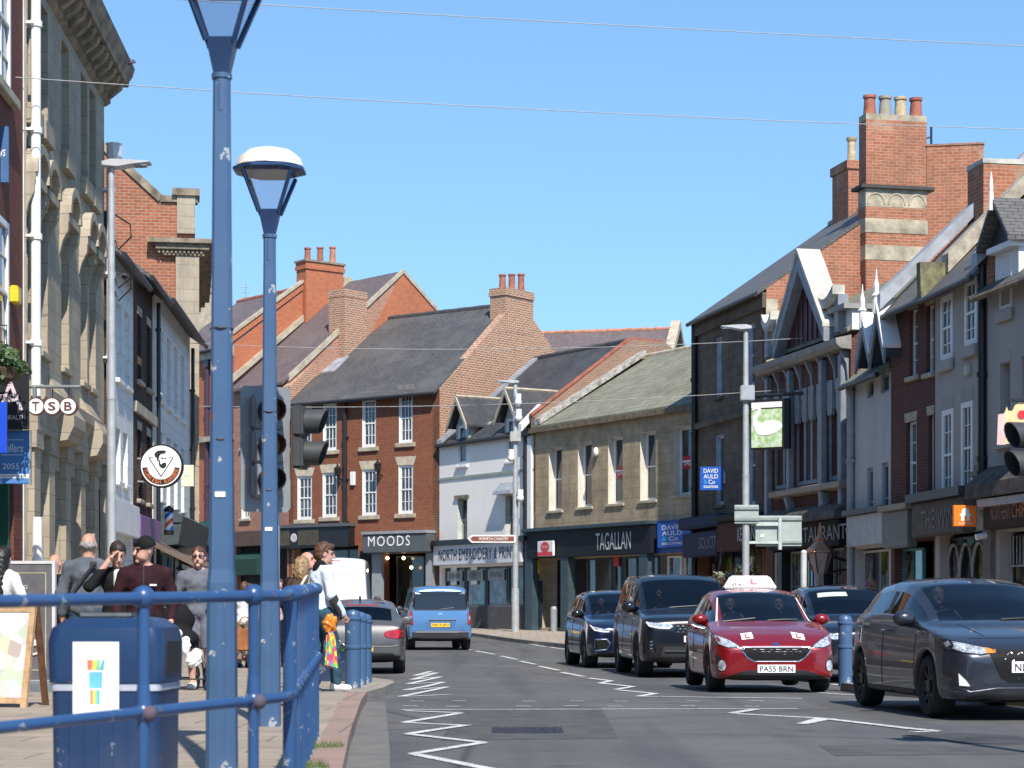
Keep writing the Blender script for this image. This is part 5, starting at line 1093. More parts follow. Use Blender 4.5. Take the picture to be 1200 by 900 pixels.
class Car:
    def __init__(s, name, label, sp, paint, group=None, glass=None):
        s.sp = sp; s.paint = paint; s.e = empty(name, (0, 0, 0), 0, label, sp.get('cat', 'car'), group); s.glass = glass or CGLASS
        L, w, yf, yr, Ra = sp['L'], sp['W']/2, sp['yf'], sp['yr'], sp['Rw']+sp.get('gap', .05)
        zw = sp['Rw']; ys = set(np.round(np.linspace(0, L, int(L/.11)), 3))
        for t in sp['top']+sp['belt']+sp['plan']: ys.add(round(t[0], 3))
        for a in (yf, yr):
            ys = {y for y in ys if abs(abs(y-a)-Ra) > .03 and not abs(y-a) < Ra}
            for k in range(-6, 7): ys.add(round(a+Ra*math.sin(math.pi/2*k/6), 3))
            ys.add(round(a-Ra-.015, 3)); ys.add(round(a+Ra+.015, 3))
        for k in ('c0', 'c1', 'r0', 'r1', 's0', 's1', 'b'): ys.add(sp[k])
        ys = sorted(y for y in ys if 0 <= y <= L); st = [ys[0]]
        for y in ys[1:]:
            if y-st[-1] > .011: st.append(y)
        rings = []
        for y in st:
            zt, zb, be, pl = interp(sp['top'], y), interp(sp['bot'], y), interp(sp['belt'], y), interp(sp['plan'], y)*w
            g = interp(sp['green'], y)
            be = min(be, zt-.012); zl = zb+.02; arch = False
            for a in (yf, yr):
                d = abs(y-a)
                if d <= Ra+.001: zl = max(zl, zw+math.sqrt(max(0, Ra*Ra-d*d))*1.0); arch = True
            wc = sp['wc']*pl; wb = pl*sp.get('wb', .955)
            def side(z):
                t = (z-.15)/(be-.15+1e-6); return pl*(.955+.045*math.sin(math.pi*min(1, max(0, t))**.8) if t < 1 else .955)
            p = [(0, zb), (pl-.30, zb), (pl-.30, max(zb, zl-.005)), (side(zl)-.015, zl)]
            for f_ in (.04, .35, .68): z = zl+(be-zl)*f_; p.append((side(z), z))
            p.append((wb, be))
            hoodp = [(wb*.975, be+(zt-be)*.2), (wb*.93, be+(zt-be)*.45), (wb*.84, be+(zt-be)*.72), (wb*.5, zt-(zt-be)*.08), (0, zt)]
            hc = zt-.055
            gl = [(wb-.03, min(be+.03, hc)), (wc+(wb-.03-wc)*.12, max(be+.03, hc-.045)), (wc, max(hc, be+.035)), (wc*.62, zt-.012), (0, zt)]
            p += [(a[0]*(1-g)+b[0]*g, a[1]*(1-g)+b[1]*g) for a, b in zip(hoodp, gl)]
            rings.append(p)
        n = len(rings[0]); vs = []; fs = []; mi = []
        idx = {}
        for j, (y, p) in enumerate(zip(st, rings)):
            for i, (x, z) in enumerate(p):
                yy = y
                for sx in (1, -1):
                    if x == 0 and sx == -1: idx[j, i, -1] = idx[j, i, 1]; continue
                    idx[j, i, sx] = len(vs); vs.append((sx*x, yy, z))
        pil = sp.get('pillars', [])
        for j in range(len(st)-1):
            ym = (st[j]+st[j+1])/2
            for i in range(n-1):
                for sx in (1, -1):
                    f_ = (idx[j, i, sx], idx[j+1, i, sx], idx[j+1, i+1, sx], idx[j, i+1, sx])
                    if sx == -1: f_ = f_[::-1]
                    m = 0
                    if i < 3: m = 4
                    elif i in (10, 11) and sp['c0'] < ym < sp['c1']: m = 1
                    elif i in (10, 11) and sp['r0'] < ym < sp['r1']: m = 3
                    elif i == 8 and sp['s0'] < ym < sp['s1']:
                        m = 2 if not any(a < ym < b for a, b in pil) else 4
                    elif i >= 9 and ym < sp['c0'] and sp.get('bonnet', True) and ym > .25: m = 5
                    elif 4 <= i <= 6 and sp['d0'] < ym < sp['d2']:
                        k = 0 if ym < sp['d1'] else 1
                        if ym > sp['d1'] and abs(ym-yr) < Ra+.02: m = 0
                        else: m = 6+k+(2 if sx == 1 else 0)
                    fs.append(f_); mi.append(m)
        for j in (0, len(st)-1):
            ring = [idx[j, i, 1] for i in range(n)]+[idx[j, i, -1] for i in range(n-2, 0, -1)]
            fs.append(tuple(ring if j == 0 else ring[::-1])); mi.append(0)
        me = mkmesh('body', vs, fs, True); me.polygons.foreach_set('material_index', mi)
        for _ in REG: me.materials.append(paint)
        bm = bmesh.new(); bm.from_mesh(me); bmesh.ops.recalc_face_normals(bm, faces=bm.faces); bm.to_mesh(me); bm.free()
        o = link('tmp', me); md = o.modifiers.new('s', 'SUBSURF'); md.levels = 1; md.render_levels = 1
        full = bpy.data.meshes.new_from_object(o.evaluated_get(bpy.context.evaluated_depsgraph_get())); bpy.data.objects.remove(o)
        bm = bmesh.new(); bm.from_mesh(full); s.bvh = BVHTree.FromBMesh(bm)
        mats = [paint, s.glass, s.glass if not sp.get('privacy') else CGLASS_D, sp.get('rglass', CGLASS_D), CPLAST, paint, paint, paint, paint, paint]
        s.parts = {}
        for r in range(len(REG)):
            b2 = bm.copy(); bmesh.ops.delete(b2, geom=[f for f in b2.faces if f.material_index != r], context='FACES')
            if len(b2.faces):
                b2.faces.index_update()
                for f in b2.faces: f.material_index = 0; f.smooth = True
                if r == 2:      # each pane of side glass its own part
                    left = set(b2.faces); isl = []
                    while left:
                        f0 = left.pop(); q_, g_ = [f0], {f0}
                        while q_:
                            for e_ in q_.pop().edges:
                                for f1 in e_.link_faces:
                                    if f1 in left: left.discard(f1); g_.add(f1); q_.append(f1)
                        isl.append([f.index for f in g_])
                    for ids in isl:
                        b3_ = b2.copy(); b3_.faces.ensure_lookup_table(); ids = set(ids); bmesh.ops.delete(b3_, geom=[f for f in b3_.faces if f.index not in ids], context='FACES')
                        m2 = bpy.data.meshes.new(REG[r]); b3_.to_mesh(m2); b3_.free(); link(REG[r], m2, mats[r], s.e)
                else:
                    m2 = bpy.data.meshes.new(REG[r]); b2.to_mesh(m2)
                    s.parts[r] = link(REG[r], m2, mats[r], s.e)
            b2.free()
        bm.free(); s.w = w; s.body = s.parts[0]
        # wheels
        pr = [(.0, 0)]
        R_, tw = sp['Rw'], sp.get('tw', .21)
        for (a, sg) in ((yf, -1), (yf, 1), (yr, -1), (yr, 1)):
            xo = sg*(w*interp(sp['plan'], a)-.03)
            q = MB(); q.lathe([(R_*.62, 0), (R_*.66, .012), (R_*.90, .012), (R_*.985, -.025), (R_, -.06), (R_, -tw+.05), (R_*.96, -tw), (R_*.6, -tw)], 32, (0, 0, 0), 'x', caps=False)
            if sg < 0: q.v = [(-v[0], v[1], v[2]) for v in q.v]
            q.v = [(v[0]+xo, v[1]+a, v[2]+R_) for v in q.v]
            wo = q.build('wheel', RUBBER, s.e, smooth=True)
            q = MB(); q.lathe([(R_*.6, -.02), (R_*.64, .006), (R_*.67, .004), (R_*.63, -.03), (R_*.58, -.05), (R_*.5, -.14), (.01, -.14)], 28, (0, 0, 0), 'x', caps=False)
            ns = sp.get('spokes', 5)
            for k in range(ns):
                t = 2*math.pi*k/ns+.3
                for dt in ((-.13, .13) if sp.get('twin') else (0,)):
                    c0, c1 = Vector((-.03, math.cos(t)*.04, math.sin(t)*.04)), Vector((-.012, math.cos(t+dt)*R_*.62, math.sin(t+dt)*R_*.62))
                    nrm = Vector((0, -math.sin(t+dt), math.cos(t+dt))); wd0, wd1 = sp.get('sw', .035), sp.get('sw', .035)*1.1
                    pts = [c0-nrm*wd0, c0+nrm*wd0, c1+nrm*wd1, c1-nrm*wd1]
                    q.add(pts+[p_+Vector((-.04, 0, 0)) for p_ in pts], [(0, 1, 2, 3), (7, 6, 5, 4), (0, 4, 5, 1), (1, 5, 6, 2), (2, 6, 7, 3), (3, 7, 4, 0)])
            q.lathe([(.07, -.06), (.065, -.01), (.03, -.004)], 12, (0, 0, 0), 'x')
            if sg < 0: q.v = [(-v[0], v[1], v[2]) for v in q.v]
            q.v = [(v[0]+xo, v[1]+a, v[2]+R_) for v in q.v]
            q.build('rim', sp.get('rim', ALLOY), wo, smooth=True)
        # inside
        zf = sp.get('floor', .35); q = MB()
        for x in (-.36, .36):
            for y in (sp['seat'], sp['seat']+.85):
                q = MB(); q.box(x-.24, x+.24, y-.2, y+.3, zf, zf+.22); q.prism([(y+.22, zf+.15), (y+.36, zf+.15), (y+.52, zf+.78), (y+.42, zf+.78)], 'x', x-.23, x+.23); q.box(x-.13, x+.13, y+.44, y+.54, zf+.8, zf+1.0); q.build('seat', SEAT, s.e, bevel=.02)
        q = MB(); yd = sp['c0']+.28; zd = interp(sp['belt'], yd)-.08; wi = w*.9
        q.prism([(yd-.22, zd+.02), (yd+.25, zd+.05), (yd+.3, zd-.2), (yd-.2, zd-.3)], 'x', -wi, wi); q.build('dashboard', SEAT, s.e)
        q = MB(); c = Vector((-.36, yd+.42, zd+.05)); q.tube([c+Vector((math.cos(t)*.18, -math.sin(t)*.05, math.sin(t)*.18)) for t in [2*math.pi*i/16 for i in range(16)]], .016, 6, True); q.build('steering_wheel', BLACK, s.e)
        s.wheel_c = c
    def front(s, x, z, off=.006, back=False):
        L = s.sp['L']; o = Vector((x, L+2 if back else -2, z)); d = Vector((0, -1 if back else 1, 0))
        h = s.bvh.ray_cast(o, d)
        if h[0] is None: return None
        return h[0]+d*(-off)
    def sidept(s, y, z, sg, off=.006):
        h = s.bvh.ray_cast(Vector((sg*3, y, z)), Vector((-sg, 0, 0)))
        return None if h[0] is None else h[0]+Vector((sg*off, 0, 0))
    def topp(s, x, y, off=.006):
        h = s.bvh.ray_cast(Vector((x, y, 4)), Vector((0, 0, -1))); return None if h[0] is None else h[0]+Vector((0, 0, off))
    def decal(s, name, poly, mat, where='front', off=.006, cuts=3, parent=None, mirror=False, label=None, sg=1):
        """an applied piece that follows the body surface; poly in (x,z) for front / back, (y,z) for a side, (x,y) for top"""
        out = []
        for mi_ in ((1, -1) if mirror else (1,)):
            pl = [(mi_*p[0], p[1]) for p in poly] if where in ('front', 'back', 'top') else poly
            bm = bmesh.new(); f = bm.faces.new([bm.verts.new((p[0], p[1], 0)) for p in pl]); bmesh.ops.triangulate(bm, faces=[f])
            for _ in range(cuts): bmesh.ops.subdivide_edges(bm, edges=[e for e in bm.edges if e.calc_length() > .05], cuts=1); bmesh.ops.triangulate(bm, faces=bm.faces)
            bad = []
            for v in bm.verts:
                a, b = v.co.x, v.co.y
                P_ = s.front(a, b, off) if where == 'front' else s.front(a, b, off, True) if where == 'back' else s.topp(a, b, off) if where == 'top' else s.sidept(a, b, sg if not mirror else mi_, off)
                if P_ is None: bad.append(v)
                else: v.co = P_
            if bad: bmesh.ops.delete(bm, geom=bad, context='VERTS')
            if len(bm.faces):
                bmesh.ops.recalc_face_normals(bm, faces=bm.faces)
                me = bpy.data.meshes.new(name); bm.to_mesh(me); o = link(name, me, mat, parent or s.e); out.append(o)
                if label: o['label'] = label
            bm.free()
        return out[0] if out else None
    def line(s, name, pts, mat, where, wd=.008, off=.008, parent=None, mirror=False):
        for mi_ in ((1, -1) if mirror else (1,)):
            q = MB(); P_ = []
            for a, b in zip(pts, pts[1:]):
                for k in range(8):
                    t = k/8; c = (a[0]+(b[0]-a[0])*t, a[1]+(b[1]-a[1])*t)
                    h = s.front(mi_*c[0], c[1], 0) if where == 'front' else s.front(mi_*c[0], c[1], 0, True) if where == 'back' else s.topp(mi_*c[0], c[1], 0) if where == 'top' else s.sidept(c[0], c[1], mi_, 0)
                    if h is not None: P_.append(h)
            if len(P_) > 2: q.tube(P_, wd, 6); q.build(name, mat, parent or s.e, smooth=True)
    def plate(s, txt, mat, z, where='front', x=0.0, h=.111, w=.52, proud=.02):
        y = min(s.front(x+dx, z, 0, where == 'back').y if where == 'front' else -s.front(x+dx, z, 0, True).y for dx in (-.2, 0, .2))
        sgn = 1 if where == 'front' else -1; yy = sgn*y
        q = MB(); q.box(x-w/2, x+w/2, yy-sgn*proud, yy+sgn*.03, z-h/2, z+h/2); o = q.build('number_plate', mat, s.e, bevel=.004)
        if where == 'front': text_mesh(txt, w*.88, h*.68, BTXT, o, (x, yy-proud-.003, z), 'registration', bold=.01)
        else:
            t = text_mesh(txt, w*.88, h*.68, BTXT, o, (0, 0, 0), 'registration', bold=.01); t.rotation_euler = (0, 0, math.pi); t.location = (x, yy+proud+.003, z)
        return o
    def mirrors(s, y, z, mat, sz=(.11, .07, .085), out=.10, arm=None):
        for sg in (-1, 1):
            b = s.sidept(y, z-.05, sg, 0); x = abs(b.x) if b is not None else s.w*.93
            q = MB(); q.ball((sg*(x+out), y, z), *sz, n=14, m=10); q.v = [(v[0], y+(v[1]-y)*(1.0 if v[1] < y else .35), v[2]) for v in q.v]
            o = q.build('wing_mirror', mat, s.e, smooth=True)
            q = MB(); q.tube([(sg*(x-.03), y+.01, z-.07), (sg*(x+out*.7), y+.01, z-.06)], .028, 8); q.build('mirror_arm', CPLAST, o)
    def seams(s):
        sp = s.sp; zl = .24
        for y in (sp['d0'], sp['d1'], sp['d2']):
            zt = interp(sp['belt'], y)-.01; z0 = zl+.06
            if abs(y-sp['yr']) < sp['Rw']+.1: z0 = sp['Rw']*2+.12
            s.line('door_gap', [(y, z0), (y, zt)], BLACK, 'side', wd=.006, mirror=True, off=0)
        for sg, (a, b) in ((-1, (6, 7)), (1, (8, 9))):
            for r, y in ((a, sp['d1']-.12), (b, sp['d2']-.16)):
                zt = interp(sp['belt'], y)-.09; P_ = s.sidept(y, zt, sg, 0)
                if P_ is None or r not in s.parts: continue
                q = MB(); q.tube([P_+Vector((0, -.09, 0)), P_+Vector((sg*.035, -.07, 0)), P_+Vector((sg*.035, .07, 0)), P_+Vector((0, .09, 0))], .012, 6); q.build('handle', s.sp.get('handle', s.paint), s.parts[r], smooth=True)
    def place(s, px, Zn, rot, axle='yf', z=None):
        """put the middle of the given axle on the road at picture column px and distance Zn"""
        Z = Zn*K; X = (px-600)/F*Z; a = s.sp[axle] if isinstance(axle, str) else axle; th = R(rot)
        s.e.rotation_euler = (0, 0, th); s.e.location = (X+math.sin(th)*a, Z-math.cos(th)*a, float(G(X, Z)) if z is None else z)
        return s
def mirror_poly(p): return [(-a, b) for a, b in p[::-1]]
FIESTA = dict(L=4.04, W=1.735, yf=.83, yr=3.32, Rw=.315, gap=.045, wc=.70, seat=1.95, cat='car',
    top=[(0, .60), (.03, .665), (.10, .72), (.3, .815), (.6, .895), (1.0, .97), (1.12, 1.0), (1.5, 1.22), (1.9, 1.405), (2.2, 1.47), (2.7, 1.485), (3.2, 1.45), (3.55, 1.37), (3.85, 1.05), (3.98, .88), (4.04, .7)],
    belt=[(0, .55), (.05, .62), (.2, .74), (.5, .85), (1.1, .95), (2.2, .97), (3.4, 1.02), (3.85, .98), (4.04, .66)],
    plan=[(0, .70), (.03, .80), (.09, .885), (.2, .945), (.4, .985), (.7, 1.0), (3.3, 1.0), (3.7, .96), (3.95, .88), (4.04, .8)],
    bot=[(0, .27), (.04, .215), (.15, .18), (.5, .17), (3.6, .18), (3.9, .24), (4.04, .35)],
    green=[(0, 0), (.95, 0), (1.25, .8), (1.5, 1), (3.55, 1), (3.8, .6), (4.04, 0)], c0=1.12, c1=1.98, r0=3.5, r1=3.86, s0=1.24, s1=3.5, b=2.4, pillars=[(2.38, 2.5), (3.05, 3.12)], d0=1.2, d1=2.42, d2=3.35)
RED = carpaint('red_metallic', (.20, .003, .007), .2, .3, .8)
c1 = Car('hatchback_car', 'dark red driving school hatchback with white roof sign and learner plates', FIESTA, RED)
hl = [(-.845, .85), (-.80, .815), (-.62, .735), (-.50, .655), (-.53, .632), (-.66, .635), (-.775, .68), (-.825, .75)]
c1.decal('headlight', hl, LENS, mirror=True, off=.008); c1.line('headlight_rim', hl+[hl[0]], CTRIM, 'front', wd=.008, mirror=True)
gr = [(-.475, .60), (-.45, .64), (.45, .64), (.475, .60), (.40, .50), (.30, .445), (-.30, .445), (-.40, .50)]
c1.decal('grille', gr, GRK, off=.006); c1.line('grille_surround', gr+[gr[0]], CHROME, 'front', wd=.010)
for z in (.475, .51, .545, .58, .61): k = .33+.13*min(1, (z-.45)/.12); c1.line('grille_bar', [(-k, z), (k, z)], CHROME, 'front', wd=.0055)
c1.decal('lower_intake', [(-.50, .255), (-.42, .325), (.42, .325), (.50, .255)], CPLAST, off=.006); c1.decal('splitter', [(-.62, .235), (.62, .235), (.62, .215), (-.62, .215)], CPLAST)
fg = [(-.815, .56), (-.74, .49), (-.685, .42), (-.69, .335), (-.74, .31), (-.785, .34), (-.81, .43)]
c1.decal('fog_recess', fg, CPLAST, mirror=True); c1.decal('fog_lamp', [(-.74+.055*math.cos(t)*.9, .39+.075*math.sin(t)) for t in [2*math.pi*i/14 for i in range(14)]], LENS, mirror=True, off=.016)
c1.decal('badge', [(.05*math.cos(t), .685+.021*math.sin(t)) for t in [2*math.pi*i/14 for i in range(14)]], plain('badge_blue', (.03, .06, .2), .2, coat=1), off=.012, cuts=1)
c1.plate('PA55 BRN', PLATE_W, .345)
LRED = plain('learner_red', (.75, .02, .03), .5, var=.02)
for cx, tl in ((-.37, .03), (.34, -.05)):
    pl = [(cx-.082, .752-tl*.3), (cx+.082, .752+tl*.3), (cx+.085, .835+tl*.3), (cx-.079, .835-tl*.3)]
    o = c1.decal('learner_plate', pl, WTXT, off=.008); c1.decal('learner_letter', [(cx-.03, .82), (cx-.01, .82), (cx-.008, .782), (cx+.04, .785), (cx+.04, .767), (cx-.03, .765)], LRED, off=.013, parent=o)
q = MB(); zt = 1.475; yb = 2.55; q.add([(-.40, yb-.12, zt), (.40, yb-.12, zt), (.40, yb+.16, zt), (-.40, yb+.16, zt), (-.29, yb-.03, zt+.19), (.29, yb-.03, zt+.19), (.29, yb+.07, zt+.19), (-.29, yb+.07, zt+.19)], [(0, 3, 2, 1), (4, 5, 6, 7), (0, 1, 5, 4), (1, 2, 6, 5), (2, 3, 7, 6), (3, 0, 4, 7)])
rs = q.build('roof_sign', WTXT, c1.e, bevel=.02)
tx = text_mesh('L', .1, .085, LRED, rs, (.05, 0, 0), bold=.04); tx.rotation_euler = (R(-25), 0, 0); tx.location = (0, yb-.085, zt+.105)
tx = text_mesh('PASS', .2, .04, LRED, rs, (-.2, 0, 0)); tx.rotation_euler = (R(-25), 0, 0); tx.location = (0, yb-.075, zt+.13)
tx = text_mesh('1ST 4U', .2, .05, BTXT, rs, (-.2, 0, 0), bold=.02); tx.rotation_euler = (R(-25), 0, 0); tx.location = (0, yb-.105, zt+.06)
c1.mirrors(1.42, 1.02, RED, (.115, .08, .08), .07); c1.seams()
c1.line('wiper', [(.05, 1.13), (.55, 1.2)], BLACK, 'top', wd=.012); c1.line('wiper', [(-.6, 1.13), (-.05, 1.2)], BLACK, 'top', wd=.012)
c1.decal('windscreen_pillar_trim', [(-.69, 1.16), (-.66, 1.16), (-.565, 1.86), (-.585, 1.86)], WHITE, 'top', mirror=True, off=.006)
q = MB(); q.box(-.12, .12, 1.78, 1.82, 1.26, 1.32); q.build('rear_view_mirror', BLACK, c1.e, bevel=.015)
c1.place(899, 28.9, 1.6)
# dark grey hatchback, nearest
I20 = dict(FIESTA, L=4.04, W=1.755, yf=.83, yr=3.41, Rw=.318, gap=.05, wc=.71, spokes=10, sw=.018, twin=False, rim=plain('bronze_black_alloy', (.05, .045, .04), .35, metal=.7), seat=1.9,
    top=[(0, .60), (.03, .68), (.10, .74), (.35, .835), (.7, .905), (1.05, .965), (1.12, .99), (1.5, 1.2), (1.9, 1.375), (2.2, 1.435), (2.7, 1.45), (3.2, 1.415), (3.55, 1.34), (3.86, 1.06), (3.98, .9), (4.04, .72)],
    belt=[(0, .56), (.05, .64), (.2, .76), (.5, .84), (1.1, .93), (2.2, .96), (3.3, 1.0), (3.85, .98), (4.04, .68)], d0=1.22, d1=2.42, d2=3.38, pillars=[(2.38, 2.52)], s1=3.42)
GREY = carpaint('dark_grey_metallic', (.026, .030, .044), .35, .3, .7)
c2 = Car('hatchback_car', 'dark grey hatchback with black mesh grille and black wheels nearest on the right', I20, GREY)
hl = [(-.83, .80), (-.60, .745), (-.44, .71), (-.41, .675), (-.56, .65), (-.72, .67), (-.82, .72)]
c2.decal('headlight', hl, LENS, mirror=True, off=.008); c2.line('headlight_rim', hl+[hl[0]], CTRIM, 'front', wd=.01, mirror=True)
c2.decal('indicator', [(-.50, .725), (-.40, .70), (-.41, .672), (-.50, .668)], plain('amber_lens', (.75, .25, .03), .1, coat=1), mirror=True, off=.012)
gr = [(-.41, .70), (.41, .70), (.47, .66), (.36, .42), (.28, .385), (-.28, .385), (-.36, .42), (-.47, .66)]
c2.decal('grille', gr, GRK, off=.006)
for i in range(8):
    for j in range(5):
        x = -.36+.103*i+(.05 if j % 2 else 0); z = .41+.06*j
        if abs(x) < .24+.13*(z-.385)/.3: c2.line('grille_mesh', [(x-.04, z), (x, z+.025), (x+.04, z)], plain('dark_chrome', (.25, .25, .26), .2, metal=.9), 'front', wd=.006)
c2.decal('fog_recess', [(-.80, .55), (-.70, .44), (-.63, .33), (-.80, .345), (-.835, .42)], CPLAST, mirror=True); c2.decal('daytime_lamp', [(-.765, .47), (-.70, .395), (-.67, .345), (-.76, .35)], DRL, mirror=True, off=.014)
c2.decal('lower_intake', [(-.45, .235), (-.36, .30), (.36, .30), (.45, .235)], CPLAST); c2.decal('splitter', [(-.7, .235), (.7, .235), (.66, .20), (-.66, .20)], CTRIM); c2.line('splitter_line', [(-.78, .33), (-.66, .29), (-.4, .325), (.4, .325), (.66, .29), (.78, .33)], GREY, 'front', wd=.007, off=0)
c2.plate('NL21 EKW', PLATE_W, .53); c2.mirrors(1.42, 1.0, GREY, (.125, .085, .085), .09); c2.seams()
c2.decal('sill', [(1.22, .20), (3.02, .20), (3.0, .27), (1.26, .27)], CPLAST, 'side', off=.012, mirror=True)
c2.line('wiper', [(.02, 1.13), (.6, 1.2)], BLACK, 'top', wd=.012); c2.line('bonnet_crease', [(-.42, .35), (-.5, 1.05)], GREY, 'top', wd=.007, mirror=True)
c2.decal('bonnet_gap', [(-.6, .285), (.6, .285), (.6, .295), (-.6, .295)], BLACK, 'top', off=.003)
c2.place(1182, 20.8, 5.5)
# black large SUV
DISCO = dict(FIESTA, L=4.95, W=2.0, yf=.92, yr=3.84, Rw=.38, tw=.26, gap=.06, wc=.76, floor=.62, seat=2.3, spokes=5, twin=True, wb=.96,
    top=[(0, .88), (.03, 1.0), (.10, 1.07), (.35, 1.13), (.8, 1.18), (1.3, 1.215), (1.42, 1.25), (1.75, 1.5), (2.15, 1.77), (2.4, 1.85), (3.0, 1.885), (3.6, 1.89), (4.2, 1.87), (4.6, 1.80), (4.85, 1.2), (4.95, .95)],
    belt=[(0, .82), (.05, .93), (.2, 1.03), (.6, 1.09), (1.4, 1.14), (2.5, 1.16), (4.3, 1.2), (4.85, 1.13), (4.95, .85)],
    plan=[(0, .78), (.03, .86), (.09, .92), (.2, .965), (.4, .99), (.8, 1.0), (4.3, 1.0), (4.8, .95), (4.95, .88)],
    bot=[(0, .36), (.05, .30), (.3, .26), (4.5, .28), (4.95, .45)], green=[(0, 0), (1.2, 0), (1.5, .8), (1.75, 1), (4.6, 1), (4.85, .5), (4.95, 0)],
    c0=1.42, c1=2.22, r0=4.55, r1=4.83, s0=1.52, s1=4.5, b=2.8, pillars=[(2.72, 2.85), (3.72, 3.84)], d0=1.5, d1=2.78, d2=3.85)
NAVYP = carpaint('black_blue_paint', (.004, .006, .011), .0, .3, .6)
c3 = Car('suv_car', 'large black SUV with lit white headlights following the red driving school car', DISCO, NAVYP)
c3.decal('headlight', [(-.93, 1.015), (-.86, .99), (-.48, .95), (-.45, .915), (-.50, .885), (-.75, .89), (-.90, .93)], LENS, mirror=True, off=.008)
c3.line('running_lamp', [(-.90, .985), (-.855, .915), (-.70, .885), (-.52, .88), (-.455, .92)], DRL, 'front', wd=.016, mirror=True)
c3.decal('grille', [(-.42, .955), (.42, .955), (.40, .80), (.35, .775), (-.35, .775), (-.40, .80)], GRK, off=.006)
for i in range(9):
    for j in range(3): x = -.36+.09*i+(.04 if j % 2 else 0); z = .805+.05*j; c3.line('grille_mesh', [(x-.03, z), (x, z+.018), (x+.03, z)], CHROME, 'front', wd=.008)
c3.decal('lower_bumper', [(-.93, .60), (.93, .60), (.90, .34), (-.90, .34)], plain('matt_black_bumper', (.012, .012, .013), .8, spec=.2), off=.004, cuts=4)
c3.decal('bumper_intake', [(-.62, .56), (.62, .56), (.66, .38), (-.66, .38)], CPLAST); c3.line('intake_bar', [(-.6, .47), (.6, .47)], CTRIM, 'front', wd=.03)
c3.decal('bumper_vent', [(-.92, .75), (-.80, .74), (-.74, .45), (-.90, .47)], CTRIM, mirror=True)
for z in (.52, .58, .64): c3.line('vent_fin', [(-.86, z), (-.80, z+.01)], CHROME, 'front', wd=.012, mirror=True)
c3.plate('PH05 ZKE', PLATE_W, .69); c3.mirrors(1.72, 1.26, CTRIM, (.14, .10, .11), .10); c3.seams()
c3.line('roof_rail', [(-.72, 2.6), (-.74, 4.2)], CTRIM, 'top', wd=.03, mirror=True); c3.line('wiper', [(-.3, 1.43), (.6, 1.5)], BLACK, 'top', wd=.012)
c3.line('side_chrome', [(1.6, .46), (3.3, .46)], CHROME, 'side', wd=.014, mirror=True)
c3.place(809, 36.9, 4.0)
# dark blue compact SUV
EP = dict(DISCO, L=4.4, W=1.90, yf=.88, yr=3.56, Rw=.365, floor=.5, seat=2.05,
    top=[(0, .74), (.03, .84), (.10, .90), (.35, .99), (.8, 1.06), (1.15, 1.11), (1.25, 1.14), (1.6, 1.38), (1.95, 1.56), (2.2, 1.62), (2.7, 1.65), (3.3, 1.61), (3.8, 1.5), (4.15, 1.2), (4.32, 1.0), (4.4, .8)],
    belt=[(0, .68), (.05, .78), (.2, .89), (.6, .98), (1.25, 1.04), (2.4, 1.07), (3.8, 1.13), (4.2, 1.08), (4.4, .75)],
    plan=[(0, .70), (.03, .80), (.09, .88), (.2, .94), (.4, .98), (.8, 1.0), (3.7, 1.0), (4.2, .93), (4.4, .82)], bot=[(0, .32), (.05, .27), (.3, .22), (4.0, .24), (4.4, .42)],
    green=[(0, 0), (1.05, 0), (1.35, .8), (1.6, 1), (3.8, 1), (4.1, .5), (4.4, 0)], c0=1.25, c1=2.05, r0=3.75, r1=4.14, s0=1.36, s1=3.75, b=2.5, pillars=[(2.5, 2.62)], d0=1.35, d1=2.55, d2=3.55)
BLUEP = carpaint('dark_blue_paint', (.006, .012, .045), .3)
c4 = Car('suv_car', 'dark blue compact SUV with silver framed air intakes, farthest of the oncoming queue', EP, BLUEP)
c4.decal('headlight', [(-.88, .90), (-.83, .87), (-.56, .80), (-.50, .755), (-.62, .755), (-.80, .79)], LENS, mirror=True, off=.008)
c4.line('running_lamp', [(-.87, .89), (-.80, .785), (-.62, .755), (-.5, .757)], DRL, 'front', wd=.014, mirror=True)
gr = [(-.40, .76), (.40, .76), (.42, .70), (.34, .54), (-.34, .54), (-.42, .70)]
c4.decal('grille', gr, GRK); c4.line('grille_surround', gr+[gr[0]], CHROME, 'front', wd=.014)
for z in (.58, .63, .68, .72): c4.line('grille_bar', [(-.33, z), (.33, z)], CHROME, 'front', wd=.006)
it = [(-.80, .60), (-.56, .60), (-.49, .51), (-.56, .39), (-.80, .37)]
c4.decal('air_intake', it, GRK, mirror=True); c4.line('intake_frame', it+[it[0]], CHROME, 'front', wd=.016, mirror=True)
c4.decal('lower_lip', [(-.8, .33), (.8, .33), (.7, .27), (-.7, .27)], CPLAST); c4.plate('YD69 KVR', PLATE_W, .47); c4.mirrors(1.55, 1.13, CTRIM, (.125, .09, .09), .09); c4.seams()
c4.place(735, 43, 6.0)
# parked dark car behind the bollard
c5 = Car('parked_car', 'parked black-blue car with a pale sun strip, behind the blue bollard on the right', dict(EP, L=4.2, W=1.79), carpaint('midnight_paint', (.008, .011, .02), .3))
c5.decal('headlight', [(-.86, .90), (-.78, .86), (-.48, .78), (-.42, .735), (-.6, .72), (-.80, .77)], LENS, mirror=True, off=.008)
gr = [(-.40, .74), (.40, .74), (.26, .55), (-.26, .55)]; c5.decal('grille', gr, GRK); c5.line('grille_surround', [gr[0], gr[3], gr[2], gr[1]], CHROME, 'front', wd=.014)
c5.decal('lower_intake', [(-.6, .46), (.6, .46), (.66, .34), (-.66, .34)], CPLAST); c5.line('intake_bar', [(-.78, .5), (-.6, .42)], CHROME, 'front', wd=.012, mirror=True)
c5.plate('NK14 FHD', PLATE_W, .5); c5.mirrors(1.55, 1.13, NAVYP, (.12, .09, .09), .08); c5.seams()
